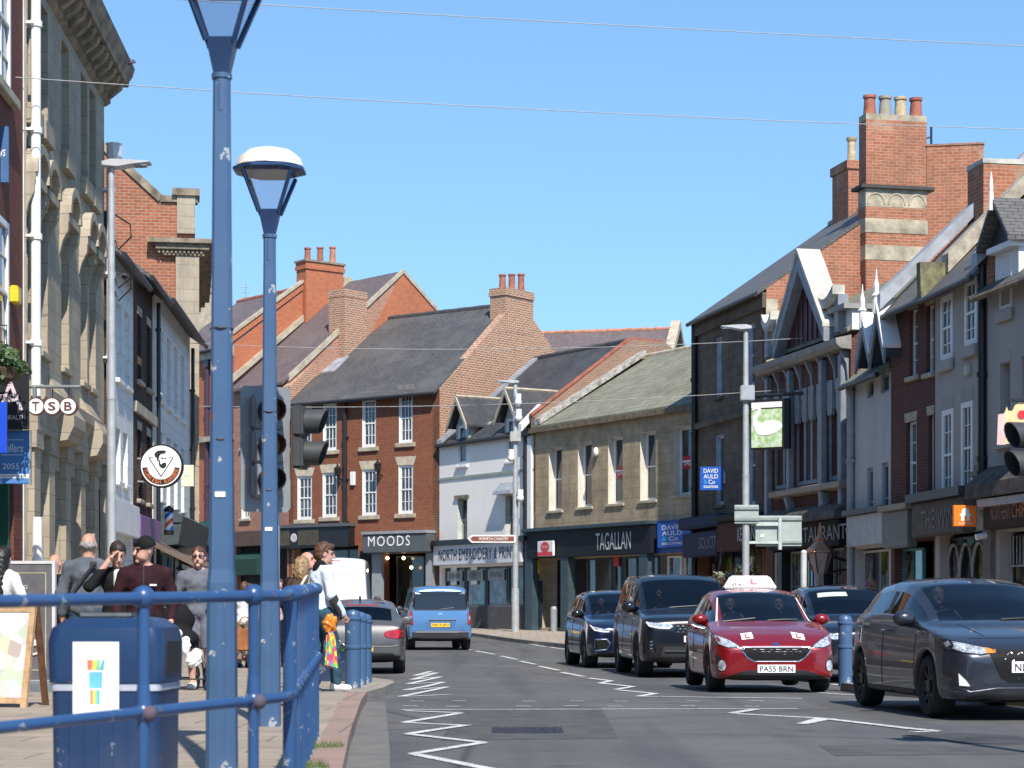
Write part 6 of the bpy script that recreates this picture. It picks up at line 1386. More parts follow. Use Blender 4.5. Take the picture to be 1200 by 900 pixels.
c5.decal('sun_strip', [(-.52, 1.72), (.0, 1.72), (.0, 1.86), (-.50, 1.86)], plain('pale_strip', (.5, .55, .5), .5), 'top', off=.006)
c5.place(1006, 34.3, 3.0)
# blue people carrier seen from behind
BERL = dict(FIESTA, L=4.38, W=1.81, yf=.93, yr=3.66, Rw=.325, wc=.80, floor=.45, seat=1.9, gap=.05,
    top=[(0, .75), (.03, .85), (.12, .92), (.5, 1.05), (.9, 1.15), (1.0, 1.18), (1.35, 1.5), (1.65, 1.70), (1.95, 1.78), (2.6, 1.81), (3.6, 1.81), (4.1, 1.79), (4.24, 1.74), (4.30, 1.68), (4.35, 1.1), (4.37, .95), (4.38, .6)],
    belt=[(0, .7), (.1, .8), (.5, .95), (1.0, 1.05), (2.4, 1.1), (4.1, 1.13), (4.34, 1.1), (4.36, .95), (4.38, .55)],
    plan=[(0, .7), (.05, .82), (.2, .92), (.5, .98), (.9, 1.0), (4.0, 1.0), (4.2, .985), (4.32, .96), (4.38, .93)], bot=[(0, .3), (.2, .22), (3.9, .24), (4.2, .28), (4.38, .32)],
    green=[(0, 0), (.85, 0), (1.1, .8), (1.35, 1), (4.38, 1)], c0=1.0, c1=1.72, r0=9, r1=9.1, s0=1.12, s1=4.0, b=2.3, pillars=[(2.28, 2.4), (3.3, 3.42)], d0=1.1, d1=2.34, d2=3.5)
SKYB = carpaint('sky_blue_paint', (.10, .235, .46), .35)
c6 = Car('people_carrier', 'sky blue boxy people carrier seen from behind, driving away round the bend', BERL, SKYB)
rw = [(-.70, 1.63), (.70, 1.63), (.765, 1.52), (.77, 1.22), (.71, 1.12), (-.71, 1.12), (-.77, 1.22), (-.765, 1.52)]
c6.decal('rear_window', rw, CTRIM, 'back', off=.01); c6.line('window_edge', rw+[rw[0]], BLACK, 'back', wd=.012)
c6.decal('tail_lamp', [(-.895, 1.22), (-.82, 1.20), (-.78, 1.0), (-.77, .72), (-.90, .72)], LENSR, 'back', mirror=True, off=.02, cuts=4); c6.decal('reversing_lamp', [(-.87, .96), (-.80, .96), (-.79, .85), (-.87, .85)], LENS, 'back', mirror=True, off=.028)
c6.decal('rear_bumper', [(-.90, .50), (.90, .50), (.88, .30), (-.88, .30)], CPLAST, 'back', off=.03, cuts=4); c6.line('bumper_edge', [(-.9, .49), (.9, .49)], CPLAST, 'back', wd=.04)
c6.decal('tailgate_painted_shade', [(-.42, .80), (.42, .80), (.40, .60), (-.40, .60)], carpaint('sky_blue_recess_shade', (.085, .2, .4), .35), 'back', off=.005); c6.line('tailgate_handle', [(-.44, .84), (.44, .84)], CPLAST, 'back', wd=.022)  # flat decal, the recess shade painted as a darker body blue
c6.line('tailgate_gap', [(-.76, 1.7), (-.77, .55), (.77, .55), (.76, 1.7)], BLACK, 'back', wd=.007); c6.decal('brake_lamp', [(-.13, 1.70), (.13, 1.70), (.13, 1.665), (-.13, 1.665)], WTXT, 'back', off=.015)
c6.plate('NK10 JPU', PLATE_Y, .70, 'back'); c6.decal('badge', [(-.05, 1.02), (0, 1.05), (.05, 1.02), (.05, .97), (0, 1.0), (-.05, .97)], CHROME, 'back', off=.01); c6.line('wiper', [(0, 1.14), (-.45, 1.2)], BLACK, 'back', wd=.014)
c6.line('roof_rail', [(-.70, 1.9), (-.71, 4.0)], CPLAST, 'top', wd=.03, mirror=True); c6.mirrors(1.3, 1.13, CPLAST, (.12, .08, .11), .09); c6.seams()
c6.place(516, 57, 187, axle=4.35)
# grey coupe hatch seen from behind
BMW = dict(FIESTA, L=4.32, W=1.765, yf=.78, yr=3.46, Rw=.325, wc=.72, seat=1.95, privacy=False,
    top=[(0, .6), (.03, .7), (.15, .78), (.6, .9), (1.1, .97), (1.25, 1.0), (1.65, 1.22), (2.1, 1.39), (2.5, 1.425), (3.0, 1.40), (3.5, 1.33), (3.72, 1.29), (3.76, 1.26), (4.1, 1.0), (4.22, .93), (4.29, .80), (4.32, .6)],
    belt=[(0, .55), (.1, .68), (.5, .84), (1.25, .94), (2.4, .96), (3.6, 1.0), (4.1, .95), (4.24, .88), (4.32, .55)],
    plan=[(0, .7), (.05, .82), (.2, .92), (.5, .98), (.8, 1.0), (3.6, 1.0), (4.0, .965), (4.22, .91), (4.32, .84)], bot=[(0, .27), (.1, .2), (3.8, .2), (4.2, .27), (4.32, .35)],
    green=[(0, 0), (1.1, 0), (1.4, .8), (1.65, 1), (3.75, 1), (4.05, .5), (4.32, 0)], c0=1.25, c1=2.15, r0=3.74, r1=4.08, s0=1.38, s1=3.6, b=2.45, pillars=[(2.45, 2.55)], d0=1.3, d1=2.5, d2=3.5)
SILV = carpaint('mid_grey_metallic', (.085, .085, .088), .2, .42, .5)
c7 = Car('hatchback_car', 'mid grey hatchback parked at the left kerb, seen from behind the blue bollards', BMW, SILV)
tl = [(.86, .83), (.72, .845), (.50, .80), (.46, .74), (.52, .69), (.70, .665), (.83, .70)]
c7.decal('tail_lamp', tl, LENSR, 'back', mirror=True, off=.012, cuts=4); c7.line('lamp_rim', tl+[tl[0]], plain('dark_red_rim', (.1, .005, .008), .2), 'back', wd=.01, mirror=True)
c7.decal('lower_bumper', [(-.8, .40), (.8, .40), (.74, .28), (-.74, .28)], CPLAST, 'back', off=.02); c7.line('bumper_crease', [(-.84, .56), (-.6, .52), (.6, .52), (.84, .56)], SILV, 'back', wd=.009, off=0)
c7.plate('NA15 YKL', PLATE_Y, .48, 'back'); c7.line('brake_lamp', [(-.35, 1.30), (.35, 1.30)], LENSR, 'back', wd=.014); c7.mirrors(1.55, 1.0, SILV, (.115, .08, .08), .08); c7.seams()
q = MB(); q.prism([(3.0, 1.40), (3.12, 1.40), (3.16, 1.47)], 'x', -.02, .02); q.build('aerial_fin', NAVYP, c7.e)
c7.place(421, 38.3, 183.5, axle=4.25)
# white high roofed van
VAN = dict(BERL, L=5.5, W=2.05, yf=1.0, yr=4.3, Rw=.34, wc=.86, cat='van', floor=.7,
    top=[(0, .85), (.05, 1.0), (.4, 1.2), (.9, 1.35), (1.0, 1.4), (1.6, 2.1), (2.0, 2.5), (2.3, 2.58), (3.5, 2.62), (5.2, 2.6), (5.4, 2.55), (5.47, 2.45), (5.5, .6)],
    belt=[(0, .8), (.4, 1.1), (1.0, 1.25), (5.47, 1.3), (5.5, .55)], plan=[(0, .7), (.1, .85), (.4, .95), (.9, 1.0), (5.3, 1.0), (5.44, .98), (5.5, .95)], bot=[(0, .35), (.3, .3), (5.5, .4)],
    green=[(0, 0), (.85, 0), (1.2, .8), (1.5, 1), (5.5, 1)], c0=1.0, c1=2.0, r0=19, r1=19.1, s0=1.4, s1=2.6, b=2.4, pillars=[], d0=1.2, d1=2.6, d2=3.9)
c8 = Car('panel_van', 'white high roofed panel van parked beyond the grey hatchback', VAN, carpaint('van_white', (.78, .79, .80), .0, .35))
c8.decal('tail_lamp', [(.955, 1.25), (.90, 1.25), (.88, .75), (.955, .75)], LENSR, 'back', mirror=True, off=.03, cuts=4); c8.line('door_gap', [(0, .6), (0, 2.45)], BLACK, 'back', wd=.008); c8.line('panel_crease', [(-.9, 2.12), (.9, 2.12)], plain('van_crease', (.6, .6, .62), .4), 'back', wd=.012); c8.line('panel_crease', [(-.9, 1.35), (.9, 1.35)], MATS['van_crease'], 'back', wd=.01)
c8.plate('NJ68 VTA', PLATE_Y, .62, 'back'); c8.mirrors(1.5, 1.35, CPLAST, (.13, .09, .2), .14)
c8.line('brake_lamp', [(-.2, 2.5), (.2, 2.5)], LENSR, 'back', wd=.02)
c8.place(391, 57.5, 182, axle=5.4)
# ------------------------------------------------------------------ street furniture
PB = paint_worn('worn_blue_paint', (.050, .105, .205), amt=.55, scale=1.5); PBD = paint_worn('worn_deep_blue_paint', (.013, .037, .10), amt=.15, under=(.2, .22, .25), rough=.3)
PRAIL = paint_worn('rail_blue_paint', (.026, .075, .19), under=(.28, .31, .34), amt=.35, rough=.3, scale=3)
def ground(px, Zn, h=.12): p = W(px, YH, Zn); return Vector((p.x, p.y, float(G(p.x, p.y))+h))
# guard rail
RUST = plain('rust', (.13, .05, .025), .85, var=.3, scale=40, col2=(.05, .07, .13))
gA, gC, gE = W(-70, 0, 7.7), W(337, 0, 9.9), W(371, 0, 15.6)
zt = lambda t: 1.105+.045*t; zm = lambda t: .61+.05*t
e = empty('guard_rail', (gC.x, gC.y, .12), 0, 'blue painted tubular pedestrian guard rail with chipped paint in the foreground', 'railing')
def gp(t, top):
    """t 0..1 along the near run, 1..2 along the return"""
    if t <= 1: p = gA.lerp(gC, t); z = (zt if top else zm)(t)
    else: p = gC.lerp(gE, t-1); z = (1.15 if top else .66)+(t-1)*(.095 if top else .075)
    return Vector((p.x-gC.x, p.y-gC.y, z-.12))
def rail_path(top):
    ts = list(np.linspace(0, .96, 14)); P_ = [gp(t, top) for t in ts]
    a, c, b = gp(.965, top), gp(1.0, top), gp(1.022, top)
    for k in range(1, 8): t = k/8; P_.append(a*(1-t)**2+c*2*t*(1-t)+b*t*t)
    return P_+[gp(t, top) for t in np.linspace(1.03, 2, 14)]
q = MB(); q.tube(rail_path(True), .027, 14); q.build('top_rail', PRAIL, e, smooth=True)
q = MB(); q.tube(rail_path(False), .025, 14); q.build('mid_rail', PRAIL, e, smooth=True)
dn = (gC-gA); 
for px in (168, 297):
    # parameter of the column on the near run
    k = (px-600)/F; t = (gA.x-k*gA.y)/(k*dn.y-dn.x); p = gp(t, True); m_ = gp(t, False)
    q = MB(); q.cyl((p.x, p.y, -.1), (p.x, p.y, p.z-.02), .026, n=14); q.ball((p.x, p.y, p.z+.004), .052, n=16, m=10); q.ball((m_.x, m_.y, m_.z), .044, .044, .05, 14, 8)
    q.cyl((p.x, p.y, m_.z+.03), (p.x, p.y, m_.z+.12), .034, .027, n=14); po_ = q.build('post', PRAIL, e, smooth=True); q = MB(); q.ball((m_.x+.028, m_.y-.012, m_.z-.006), .034, .04, .036, 12, 8); q.build('rusty_joint', RUST, po_, smooth=True)
for i in range(12):
    t = 1.045+.95*i/11; p, m_ = gp(t, True), gp(t, False); q = MB(); q.cyl((p.x, p.y, -.1), (p.x, p.y, p.z-.005), .021 if i else .034, n=10); q.ball(tuple(p), .048, .042, .046, 12, 8); q.ball(tuple(m_), .042, .036, .042, 10, 6); q.build('baluster', PRAIL, e, smooth=True)
# lamp posts
SKYGL = newmat('lantern_glass')
m, n, p = SKYGL; out = n.nodes['Material Output']; tr = nn(n, 'ShaderNodeBsdfTransparent'); tr.inputs[0].default_value = (.86, .9, .95, 1); gl = nn(n, 'ShaderNodeBsdfGlossy'); gl.inputs['Roughness'].default_value = .08
mx = nn(n, 'ShaderNodeMixShader'); mx.inputs[0].default_value = .16; n.links.new(tr.outputs[0], mx.inputs[1]); n.links.new(gl.outputs[0], mx.inputs[2]); n.links.new(mx.outputs[0], out.inputs['Surface']); SKYGL = m
DKB = plain('dark_blue_frame', (.02, .05, .13), .35, var=.15)
def lamp_post(px, Zn, label, zc=4.2, s=1.0):
    e = empty('lamp_post', ground(px, Zn), 0, label, 'lamp post', 'blue lamp posts by the crossing'); zc -= .12
    q = MB()
    def sq(z, a, ch=.3): c = a*(1-ch); return [(a, -c, z), (a, c, z), (c, a, z), (-c, a, z), (-a, c, z), (-a, -c, z), (-c, -a, z), (c, -a, z)]
    rows = [sq(-.1, .088*s), sq(.05, .088*s), sq(1.12, .080*s), sq(1.2, .071*s), sq(zc-1.6, .058*s), sq(zc-.05, .047*s)]
    vs = [v for r in rows for v in r]; fs = [(i*8+k, i*8+(k+1) % 8, (i+1)*8+(k+1) % 8, (i+1)*8+k) for i in range(len(rows)-1) for k in range(8)]+[tuple(range(40, 48))]
    q.add(vs, fs); po = q.build('pole', PB, e)
    q = MB()
    for x in (-.035, .035): q.box(x-.006, x+.006, -.093*s, -.07, .0, 1.1)
    q.build('base_moulding', PB, po)
    q = MB(); q.lathe([(.052, zc-.22), (.052, zc-.03), (.06, zc-.028), (.06, zc), (.05, zc)], 16); q.build('collar', PB, e, smooth=True)
    for z in (1.95, 2.6): q = MB(); q.lathe([(.068, z), (.071, z+.006), (.068, z+.012)], 16, off=.5); q.build('cable_tie', BLACK, po)
    q = MB(); q.prism([(-.03, 1.62), (.03, 1.62), (.03, 1.65), (-.03, 1.65)], 'y', -.074, -.066); q.build('asset_label', WTXT, po)
    # lantern: flaring four sided frame
    h0, h1, h2 = zc, zc+.2, zc+.50; a0, a1, a2 = .045, .085, .195
    def ring(z, a): return [(-a, -a, z), (a, -a, z), (a, a, z), (-a, a, z)]
    q = MB(); v = ring(h0, a0)+ring(h1, a1); q.add(v, [(0, 1, 5, 4), (1, 2, 6, 5), (2, 3, 7, 6), (3, 0, 4, 7), (4, 5, 6, 7)]); la = q.build('lantern', DKB, e)
    for cx, cy in ((-1, -1), (1, -1), (1, 1), (-1, 1)):
        q = MB(); q.tube([(cx*a1*.96, cy*a1*.96, h1-.02), (cx*a2, cy*a2, h2)], .018, 6); q.build('strut', DKB, la)
    k = .965; lo, hi = ring(h1, a1*k), ring(h2, a2*k)
    for i in range(4): q = MB(); q.quad(lo[i], lo[(i+1) % 4], hi[(i+1) % 4], hi[i]); q.build('pane', SKYGL, la)
    q = MB(); q.lathe([(.25, h2), (.315, h2+.02), (.315, h2+.04), (.29, h2+.055)], 8, off=.5); q.build('lantern_rim', DKB, la)
    q = MB(); q.lathe([(.285, h2+.056), (.26, h2+.13), (.185, h2+.19), (.09, h2+.215), (.001, h2+.22)], 24); q.build('lamp_cap', plain('pale_dome', (.72, .70, .62), .35, var=.1), la, smooth=True)
    return e
lamp_post(260, 12.0, 'nearest tall blue lamp post with badly chipped paint, its lantern cut off at the top', 4.22)
lamp_post(316, 17.0, 'blue lamp post with a pale domed lantern in front of the traffic signal')
# litter bin
def lb(px, Zn): return ground(px, Zn)
e = empty('litter_bin', lb(137, 10.5), R(-3), 'deep blue litter bin with a white poster behind the railing', 'litter bin'); e.scale = (.93, .93, 1)
q = MB()
def rr(hx, hy, r, z):
    P_ = []
    for cx, cy, a0 in ((1, 1, 0), (-1, 1, 90), (-1, -1, 180), (1, -1, 270)):
        for k in range(5): a = R(a0+22.5*k); P_.append((cx*(hx-r)+math.cos(a)*r, cy*(hy-r)+math.sin(a)*r, z))
    return P_
def loft(q, rows):
    n_ = len(rows[0]); q.add([v for r in rows for v in r], [(i*n_+k, i*n_+(k+1) % n_, (i+1)*n_+(k+1) % n_, (i+1)*n_+k) for i in range(len(rows)-1) for k in range(n_)]+[tuple(range(n_-1, -1, -1)), tuple(range((len(rows)-1)*n_, len(rows)*n_))])
loft(q, [rr(.29, .27, .05, -.02), rr(.295, .275, .05, .55)]); q.build('bin_body', PBD, e, smooth=True)
q = MB(); loft(q, [rr(.302, .282, .05, .555), rr(.302, .282, .05, .59)]); q.build('grey_band', plain('band_grey', (.4, .44, .52), .5), e, smooth=True)
q = MB(); loft(q, [rr(.31, .29, .06, .595), rr(.315, .295, .06, .80), rr(.30, .28, .07, .87), rr(.24, .22, .08, .915), rr(.15, .15, .08, .925)]); hd = q.build('bin_hood', PBD, e, smooth=True)
for sx in (-1, 1): q = MB(); q.box(sx*.305, sx*.318, -.17, .17, .64, .80); q.build('bin_slot', DARK, hd)  # solid black blocks paint the dark inside of the slots
q = MB(); q.box(-.16, .12, -.17, .1, .928, .945); q.build('ash_plate', plain('ash_plate_grey', (.13, .15, .15), .6, var=.3), hd)
for i in range(6): x = -.2+.08*i; q = MB(); q.box(x-.006, x+.006, -.279, -.268, .04, .5); q.build('rib', PBD, e)
q = MB(); q.box(-.165, .085, -.302, -.292, .44, .80); po = q.build('poster', WTXT, e)
q = MB()
for i, (nm, cl) in enumerate((('poster_red', (.75, .2, .12)), ('poster_yellow', (.8, .65, .12)), ('poster_green', (.25, .6, .25)), ('poster_blue', (.1, .4, .65)))):
    x = -.085+.022*i; q = MB(); q.prism([(x, .66), (x+.022, .66), (x+.028, .71), (x-.002+.006*i, .71)], 'y', -.3035, -.302); q.build('rainbow_stripe', plain(nm, cl, .5), po)
    x = -.07+.013*i; q = MB(); q.prism([(x, .49), (x+.013, .49), (x+.013, .56), (x, .56)], 'y', -.3035, -.302); q.build('rainbow_stripe', MATS[nm], po)
q = MB(); q.prism([(-.075, .57), (-.005, .57), (-.003, .65), (-.077, .65)], 'y', -.3035, -.302); q.build('poster_block', plain('poster_cyan', (.15, .5, .75), .5), po)
# bollards
def bollard(px, Zn, label, group='blue bollards', h=.99):
    e = empty('bollard', ground(px, Zn), 0, label, 'bollard', group)
    q = MB(); q.lathe([(.1, -.05), (.1, h-.1), (.1, h-.07)], 20); q.build('bollard_post', PB, e, smooth=True)
    q = MB(); q.lathe([(.105, h-.14), (.112, h-.13), (.112, h-.105), (.1, h-.095), (.098, h-.05), (.07, h-.015), (.001, h)], 20); q.build('bollard_cap', PB, e, smooth=True)
    q = MB(); q.lathe([(.101, .49), (.112, .5), (.112, .53), (.101, .54)], 20); q.build('bollard_ring', PB, e, smooth=True); return e
bollard(413.5, 25.8, 'nearest blue bollard of the row of three beside the railing'); bollard(421, 27.6, 'middle blue bollard of the row of three beside the railing'); bollard(427.5, 29.4, 'farthest blue bollard of the row of three, in front of the grey hatchback')
bollard(990.5, 29.3, 'single blue bollard on the right kerb in front of the parked dark car', h=.97); bollard(943, 47.5, 'blue bollard far off, its top just showing behind the red car', h=1.0)
# planter
e = empty('planter', ground(399, 30.5), 0, 'blue two tier street planter with small white flowers behind the bollards', 'planter')
q = MB(); loft(q, [rr(.32, .3, .05, 0), rr(.38, .34, .06, .42), rr(.4, .36, .06, .45)]); q.build('lower_trough', PBD, e, smooth=True)
q = MB(); q.cyl((-.2, .1, .4), (-.2, .1, .8), .04); q.build('stem_post', PBD, e)
q = MB(); loft(q, [rr(.12, .12, .05, .78), rr(.2, .2, .08, 1.0)]); q.v = [(v[0]-.2, v[1]+.1, v[2]) for v in q.v]; q.build('upper_trough', PBD, e, smooth=True)
LEAF = plain('leaf_green', (.035, .085, .02), .6, var=.35, scale=6, col2=(.015, .04, .01)); LEAF2 = plain('leaf_bright', (.09, .16, .04), .6, var=.3, scale=6)
def leafball(name, c, r, n, mat, parent, size=.03, sq_=(1, 1, 1), seed=1, shell=.55):
    rnd = random.Random(seed); q = MB()
    for i in range(n):
        d = Vector((rnd.gauss(0, 1), rnd.gauss(0, 1), rnd.gauss(0, 1))).normalized(); k = r*(shell+(1-shell)*rnd.random())*(.85+.3*math.sin(d.x*5+d.z*4+seed))
        p = Vector((c[0]+d.x*k*sq_[0], c[1]+d.y*k*sq_[1], c[2]+d.z*k*sq_[2])); u = Vector((rnd.gauss(0, 1), rnd.gauss(0, 1), rnd.gauss(0, 1))).normalized(); v = u.cross(d)
        if v.length < .1: continue
        v.normalize(); s_ = size*(.6+.8*rnd.random())
        q.add([p-u*s_, p+v*s_*.55, p+u*s_, p-v*s_*.55], [(0, 1, 2, 3)])
    return q.build(name, mat, parent, fix=False)
leafball('foliage', (.05, 0, .46), .3, 350, LEAF, e, .035, (1, 1, .35), 3); leafball('flowers', (.05, 0, .53), .3, 90, WTXT, e, .018, (1, 1, .3), 4)
# hanging basket of ivy on the brick house
e = empty('hanging_basket', W(8, 425, 30.2), 0, 'hanging basket of trailing green ivy above the black shop sign', 'hanging basket')
leafball('foliage', (-.05, 0, 0), .34, 1500, LEAF, e, .04, (1.15, 1, .95), 5, .3); leafball('bright_leaves', (-.05, 0, .03), .36, 420, LEAF2, e, .035, (1.15, 1, .95), 6, .7)
q = MB(); q.lathe([(.02, -.3), (.16, -.24), (.22, -.1), (.22, -.08)], 14); q.build('basket_bowl', plain('coir', (.12, .08, .05), .9), e); q = MB(); q.tube([(-.6, 0, .55), (0, 0, .55), (0, 0, .1)], .012, 6); q.build('basket_bracket', BLACK, e)
for px, py, Zn, lb_ in ((845.5, 676, 63.3, 'pale flowering hanging basket under the navy fascia'), (872.5, 668, 61.2, 'pale flowering hanging basket beside the grey street light pole')):
    e = empty('hanging_basket', W(px, py, Zn), 0, lb_, 'hanging basket', 'flower baskets on the sooty stone building')
    leafball('foliage', (0, 0, 0), .3, 260, plain('pale_leaves', (.16, .2, .1), .6, var=.3), e, .05, (1.1, 1, .45), 8); leafball('flowers', (0, 0, .08), .3, 90, OFFW, e, .035, (1.1, 1, .35), 9)
    q = MB(); q.lathe([(.02, -.32), (.2, -.2), (.27, -.04)], 12); q.build('basket_bowl', plain('wicker', (.11, .07, .05), .9), e)
    for a in range(3): q = MB(); q.cyl((.25*math.cos(a*2.1), .25*math.sin(a*2.1), 0), (0, 0, .9), .01, n=4); q.build('chain', BLACK, e)
# street lights
def street_light(px, Zn, ytop, arm, label, r=.065, head=None):
    g = ground(px, Zn); e = empty('street_light', g, 0, label, 'street light', 'grey street lights'); h = H+(YH-ytop)/F*Zn*K-g.z
    q = MB(); q.cyl((0, 0, -.1), (0, 0, 1.6), r*1.35, n=14); q.cyl((0, 0, 1.6), (0, 0, h*.55), r*1.02, n=14); q.cyl((0, 0, h*.55), (0, 0, h), r*.95, r*.72, n=14); q.cyl((0, 0, h*.545), (0, 0, h*.552), r*1.1, n=14); q.build('pole', plain('street_light_grey', (.42, .44, .45), .5, metal=.2, var=.1), e, smooth=True)
    sg = 1 if arm > 0 else -1; a = abs(arm)
    q = MB(); q.prism([(sg*-.12, h+.0), (sg*.12, h-.02), (sg*.35, h+.02), (sg*a, h+.05), (sg*a, h+.075), (sg*.3, h+.10), (sg*0, h+.11), (sg*-.14, h+.07)], 'y', -.13, .13); hd = q.build('lamp_head', plain('lamp_head_pale', (.45, .46, .46), .4, var=.06), e, bevel=.02)
    q = MB(); q.box(sg*.35, sg*(a-.06), -.1, .1, h+.01, h+.035); q.build('lamp_lens', LENS, hd); return e, h
e1, h1_ = street_light(130.5, 32, 196, .62, 'grey street light pole in front of the narrow white house on the left', .068)
q = MB()
for zz_, k in ((h1_-1.1, .1), (h1_-1.7, .14), (h1_-1.9, .1)): q.tube([(.07, -.05, zz_+.35), (.2+k, -.05, zz_+.2), (.22+k, -.05, zz_), (.12, -.06, zz_-.2), (.07, -.06, zz_-.05)], .014, 5)
q.build('loose_cable', BLACK, e1)
e2, h2_ = street_light(874, 50, 386, -.62, 'grey street light pole carrying the backs of two road signs', .085)
z = lambda y: H+(YH-y)/F*50*K-e2.location.z
q = MB(); q.box(-.14, .2, -.16, .1, z(470), z(452)); q.build('junction_box', GREYSTEEL, e2, bevel=.02)
SBACK = plain('sign_back_grey', (.36, .42, .40), .5, var=.08)
def signback(x0, x1, y0, y1, Y, nm):
    e = empty('road_sign', ground((x0+x1)/2, 50), 0, nm, 'road sign', 'road signs seen from behind'); s_ = F/(50*K); cx = (x0+x1)/2
    q = MB(); q.box((x0-cx)/s_, (x1-cx)/s_, Y, Y+.03, z(y1), z(y0)); b_ = q.build('sign_plate', SBACK, e, bevel=.012)
    for yy in (y0+4, y1-5): q = MB(); q.box((x0-cx)/s_, (x1-cx)/s_, Y-.035, Y-.002, z(yy)-.03, z(yy)+.03); q.build('sign_rail', plain('rail_dull_grey', (.25, .29, .28), .5), b_)  # rails in an even grey, darker than the plate
    return e, b_, s_, cx
signback(860, 888.5, 592, 614, -.12, 'small pale grey sign back fixed to the street light pole')
e3, b_, s_, cx = signback(886, 940.5, 604, 640, .14, 'wide pale grey sign back beside the street light pole')
q = MB(); q.cyl(((914.5-cx)/s_, .08, z(644)), ((914.5-cx)/s_, .08, z(606)), .05); q.box((870-cx)/s_, (916-cx)/s_, .06, .1, z(616), z(612)); q.box((870-cx)/s_, (916-cx)/s_, .06, .1, z(637), z(634)); q.build('sign_strut', plain('strut_pale', (.5, .56, .54), .5), e3)
q = MB(); q.box((892-cx)/s_, (896-cx)/s_, .13, .139, z(629), z(626)); q.build('maker_label', WTXT, b_)
# camera pole with finger sign
e4, h4_ = street_light(604, 76, 449, -.72, 'pale pole with cameras and a brown finger sign before the white house', .105)
z4 = lambda y: H+(YH-y)/F*76*K-e4.location.z
q = MB(); q.box(-.2, .2, -.2, .1, z4(518), z4(506)); q.build('equipment_box', plain('box_grey', (.4, .4, .38), .5), e4, bevel=.02)
for y_, dx in ((484, .12), (531, -.15), (578, .18), (466, .1)): q = MB(); q.cyl((dx, -.2, z4(y_)-.2), (dx, -.2, z4(y_)+.12), .12, n=10); q.ball((dx, -.2, z4(y_)-.2), .14, n=10, m=8); q.build('dome_camera', WHITE, e4, smooth=True)
e = empty('finger_sign', ground(577, 75.9), 0, 'brown finger sign pointing left from the camera pole', 'road sign'); s_ = F/(75.9*K)
q = MB(); x0, x1 = (548-577)/s_, (604-577)/s_; zz0, zz1 = z4(636)-.0, z4(627); q.prism([(x0, (zz0+zz1)/2), (x0+.15, zz0), (x1, zz0), (x1, zz1), (x0+.15, zz1)], 'y', -.02, .02); b_ = q.build('sign_blade', WHITE, e)
q = MB(); q.prism([(x0+.09, (zz0+zz1)/2), (x0+.19, zz0+.05), (x1-.05, zz0+.05), (x1-.05, zz1-.05), (x0+.19, zz1-.05)], 'y', -.026, -.02); q.build('brown_panel', plain('brown_sign', (.22, .06, .035), .5), b_); text_mesh('MORPETH CHANTRY', 1.1, .11, WTXT, b_, (.05, -.03, (zz0+zz1)/2))
# traffic signals
SIGB = plain('signal_grey', (.20, .215, .23), .5, var=.06); SIGK = plain('signal_black', (.018, .018, .02), .5, var=.1); SIGHOOD = plain('hood_grey_black', (.05, .053, .055), .55, var=.15)
def hood(q, c, r, l, n=14, open_=1.25):
    """half tube visor around the lens, axis -y"""
    vs = []
    for k in range(n):
        a = 2*math.pi*k/n; ll = l*(.8+.2*math.sin(a))
        for rr_, yy in ((r, 0), (r, -ll), (r-.008, -ll), (r-.008, 0)): vs.append((c[0]+math.cos(a)*rr_, c[1]+yy, c[2]+math.sin(a)*rr_))
    q.add(vs, [(4*k+j, 4*k+(j+1) % 4, 4*((k+1) % n)+(j+1) % 4, 4*((k+1) % n)+j) for k in range(n) for j in range(4)])
def signal_head(e, x0, z0, s, board=True, ry=0.0, lens=('red', 'amber', 'green'), off=(0, 0, 0), sp=.31, r=.112):
    m_ = Matrix.Translation(off) @ Matrix.Rotation(ry, 4, 'Z'); made = []
    def put(q, nm, mat, par=None, **k):
        q.v = [tuple(m_ @ Vector(v)) for v in q.v]; o = q.build(nm, mat, par or e, **k); made.append(o); return o
    if board:
        q = MB(); q.prism([(-.235, z0-.1), (-.2, z0-.14), (.2, z0-.14), (.235, z0-.1), (.235, z0+.96), (.2, z0+1.0), (-.2, z0+1.0), (-.235, z0+.96)], 'y', .0, .012); put(q, 'backing_board', SIGB)
    for i in range(len(lens)):
        z = z0+.14+sp*(2-i); nm = lens[i]
        q = MB(); q.box(-.15, .15, -.11, .0, z-sp*.485, z+sp*.485); hs = put(q, 'signal_case', SIGB if board else SIGHOOD, bevel=.02)
        q = MB(); hood(q, (0, -.11, z), r, .2); put(q, 'visor', SIGK if board else SIGHOOD, hs, smooth=True)
        q = MB(); q.lathe([(.001, -.13), (.06, -.125), (r-.012, -.111)], 18, (0, 0, z), 'y'); put(q, 'lens_'+nm if False else nm+'_lens', plain(nm+'_lens', {'red': (.09, .008, .008), 'amber': (.12, .05, .005), 'green': (.005, .05, .03)}[nm], .15, coat=1), hs, smooth=True)
g = ground(316.5, 18.6); e = empty('traffic_signal', g, 0, 'grey backed traffic signal with black visors half hidden behind the blue lamp post', 'traffic light', 'traffic signals')
zb_ = H+(YH-582)/F*18.6*K-g.z; q = MB(); q.cyl((0.02, .12, -.1), (.02, .12, zb_+.95), .055, n=14); q.build('signal_pole', GREYSTEEL, e, smooth=True)
signal_head(e, 0, zb_, 1, ry=R(24), off=(-.04, 0, 0)); signal_head(e, 0, zb_-.03, 1, board=False, ry=R(82), off=(.21, .12, 0), lens=('red', 'green'), sp=.29)
g = ground(1214, 15.2, .12); e = empty('traffic_signal', g, 0, 'traffic signal at the right edge showing only its two black visors', 'traffic light', 'traffic signals')
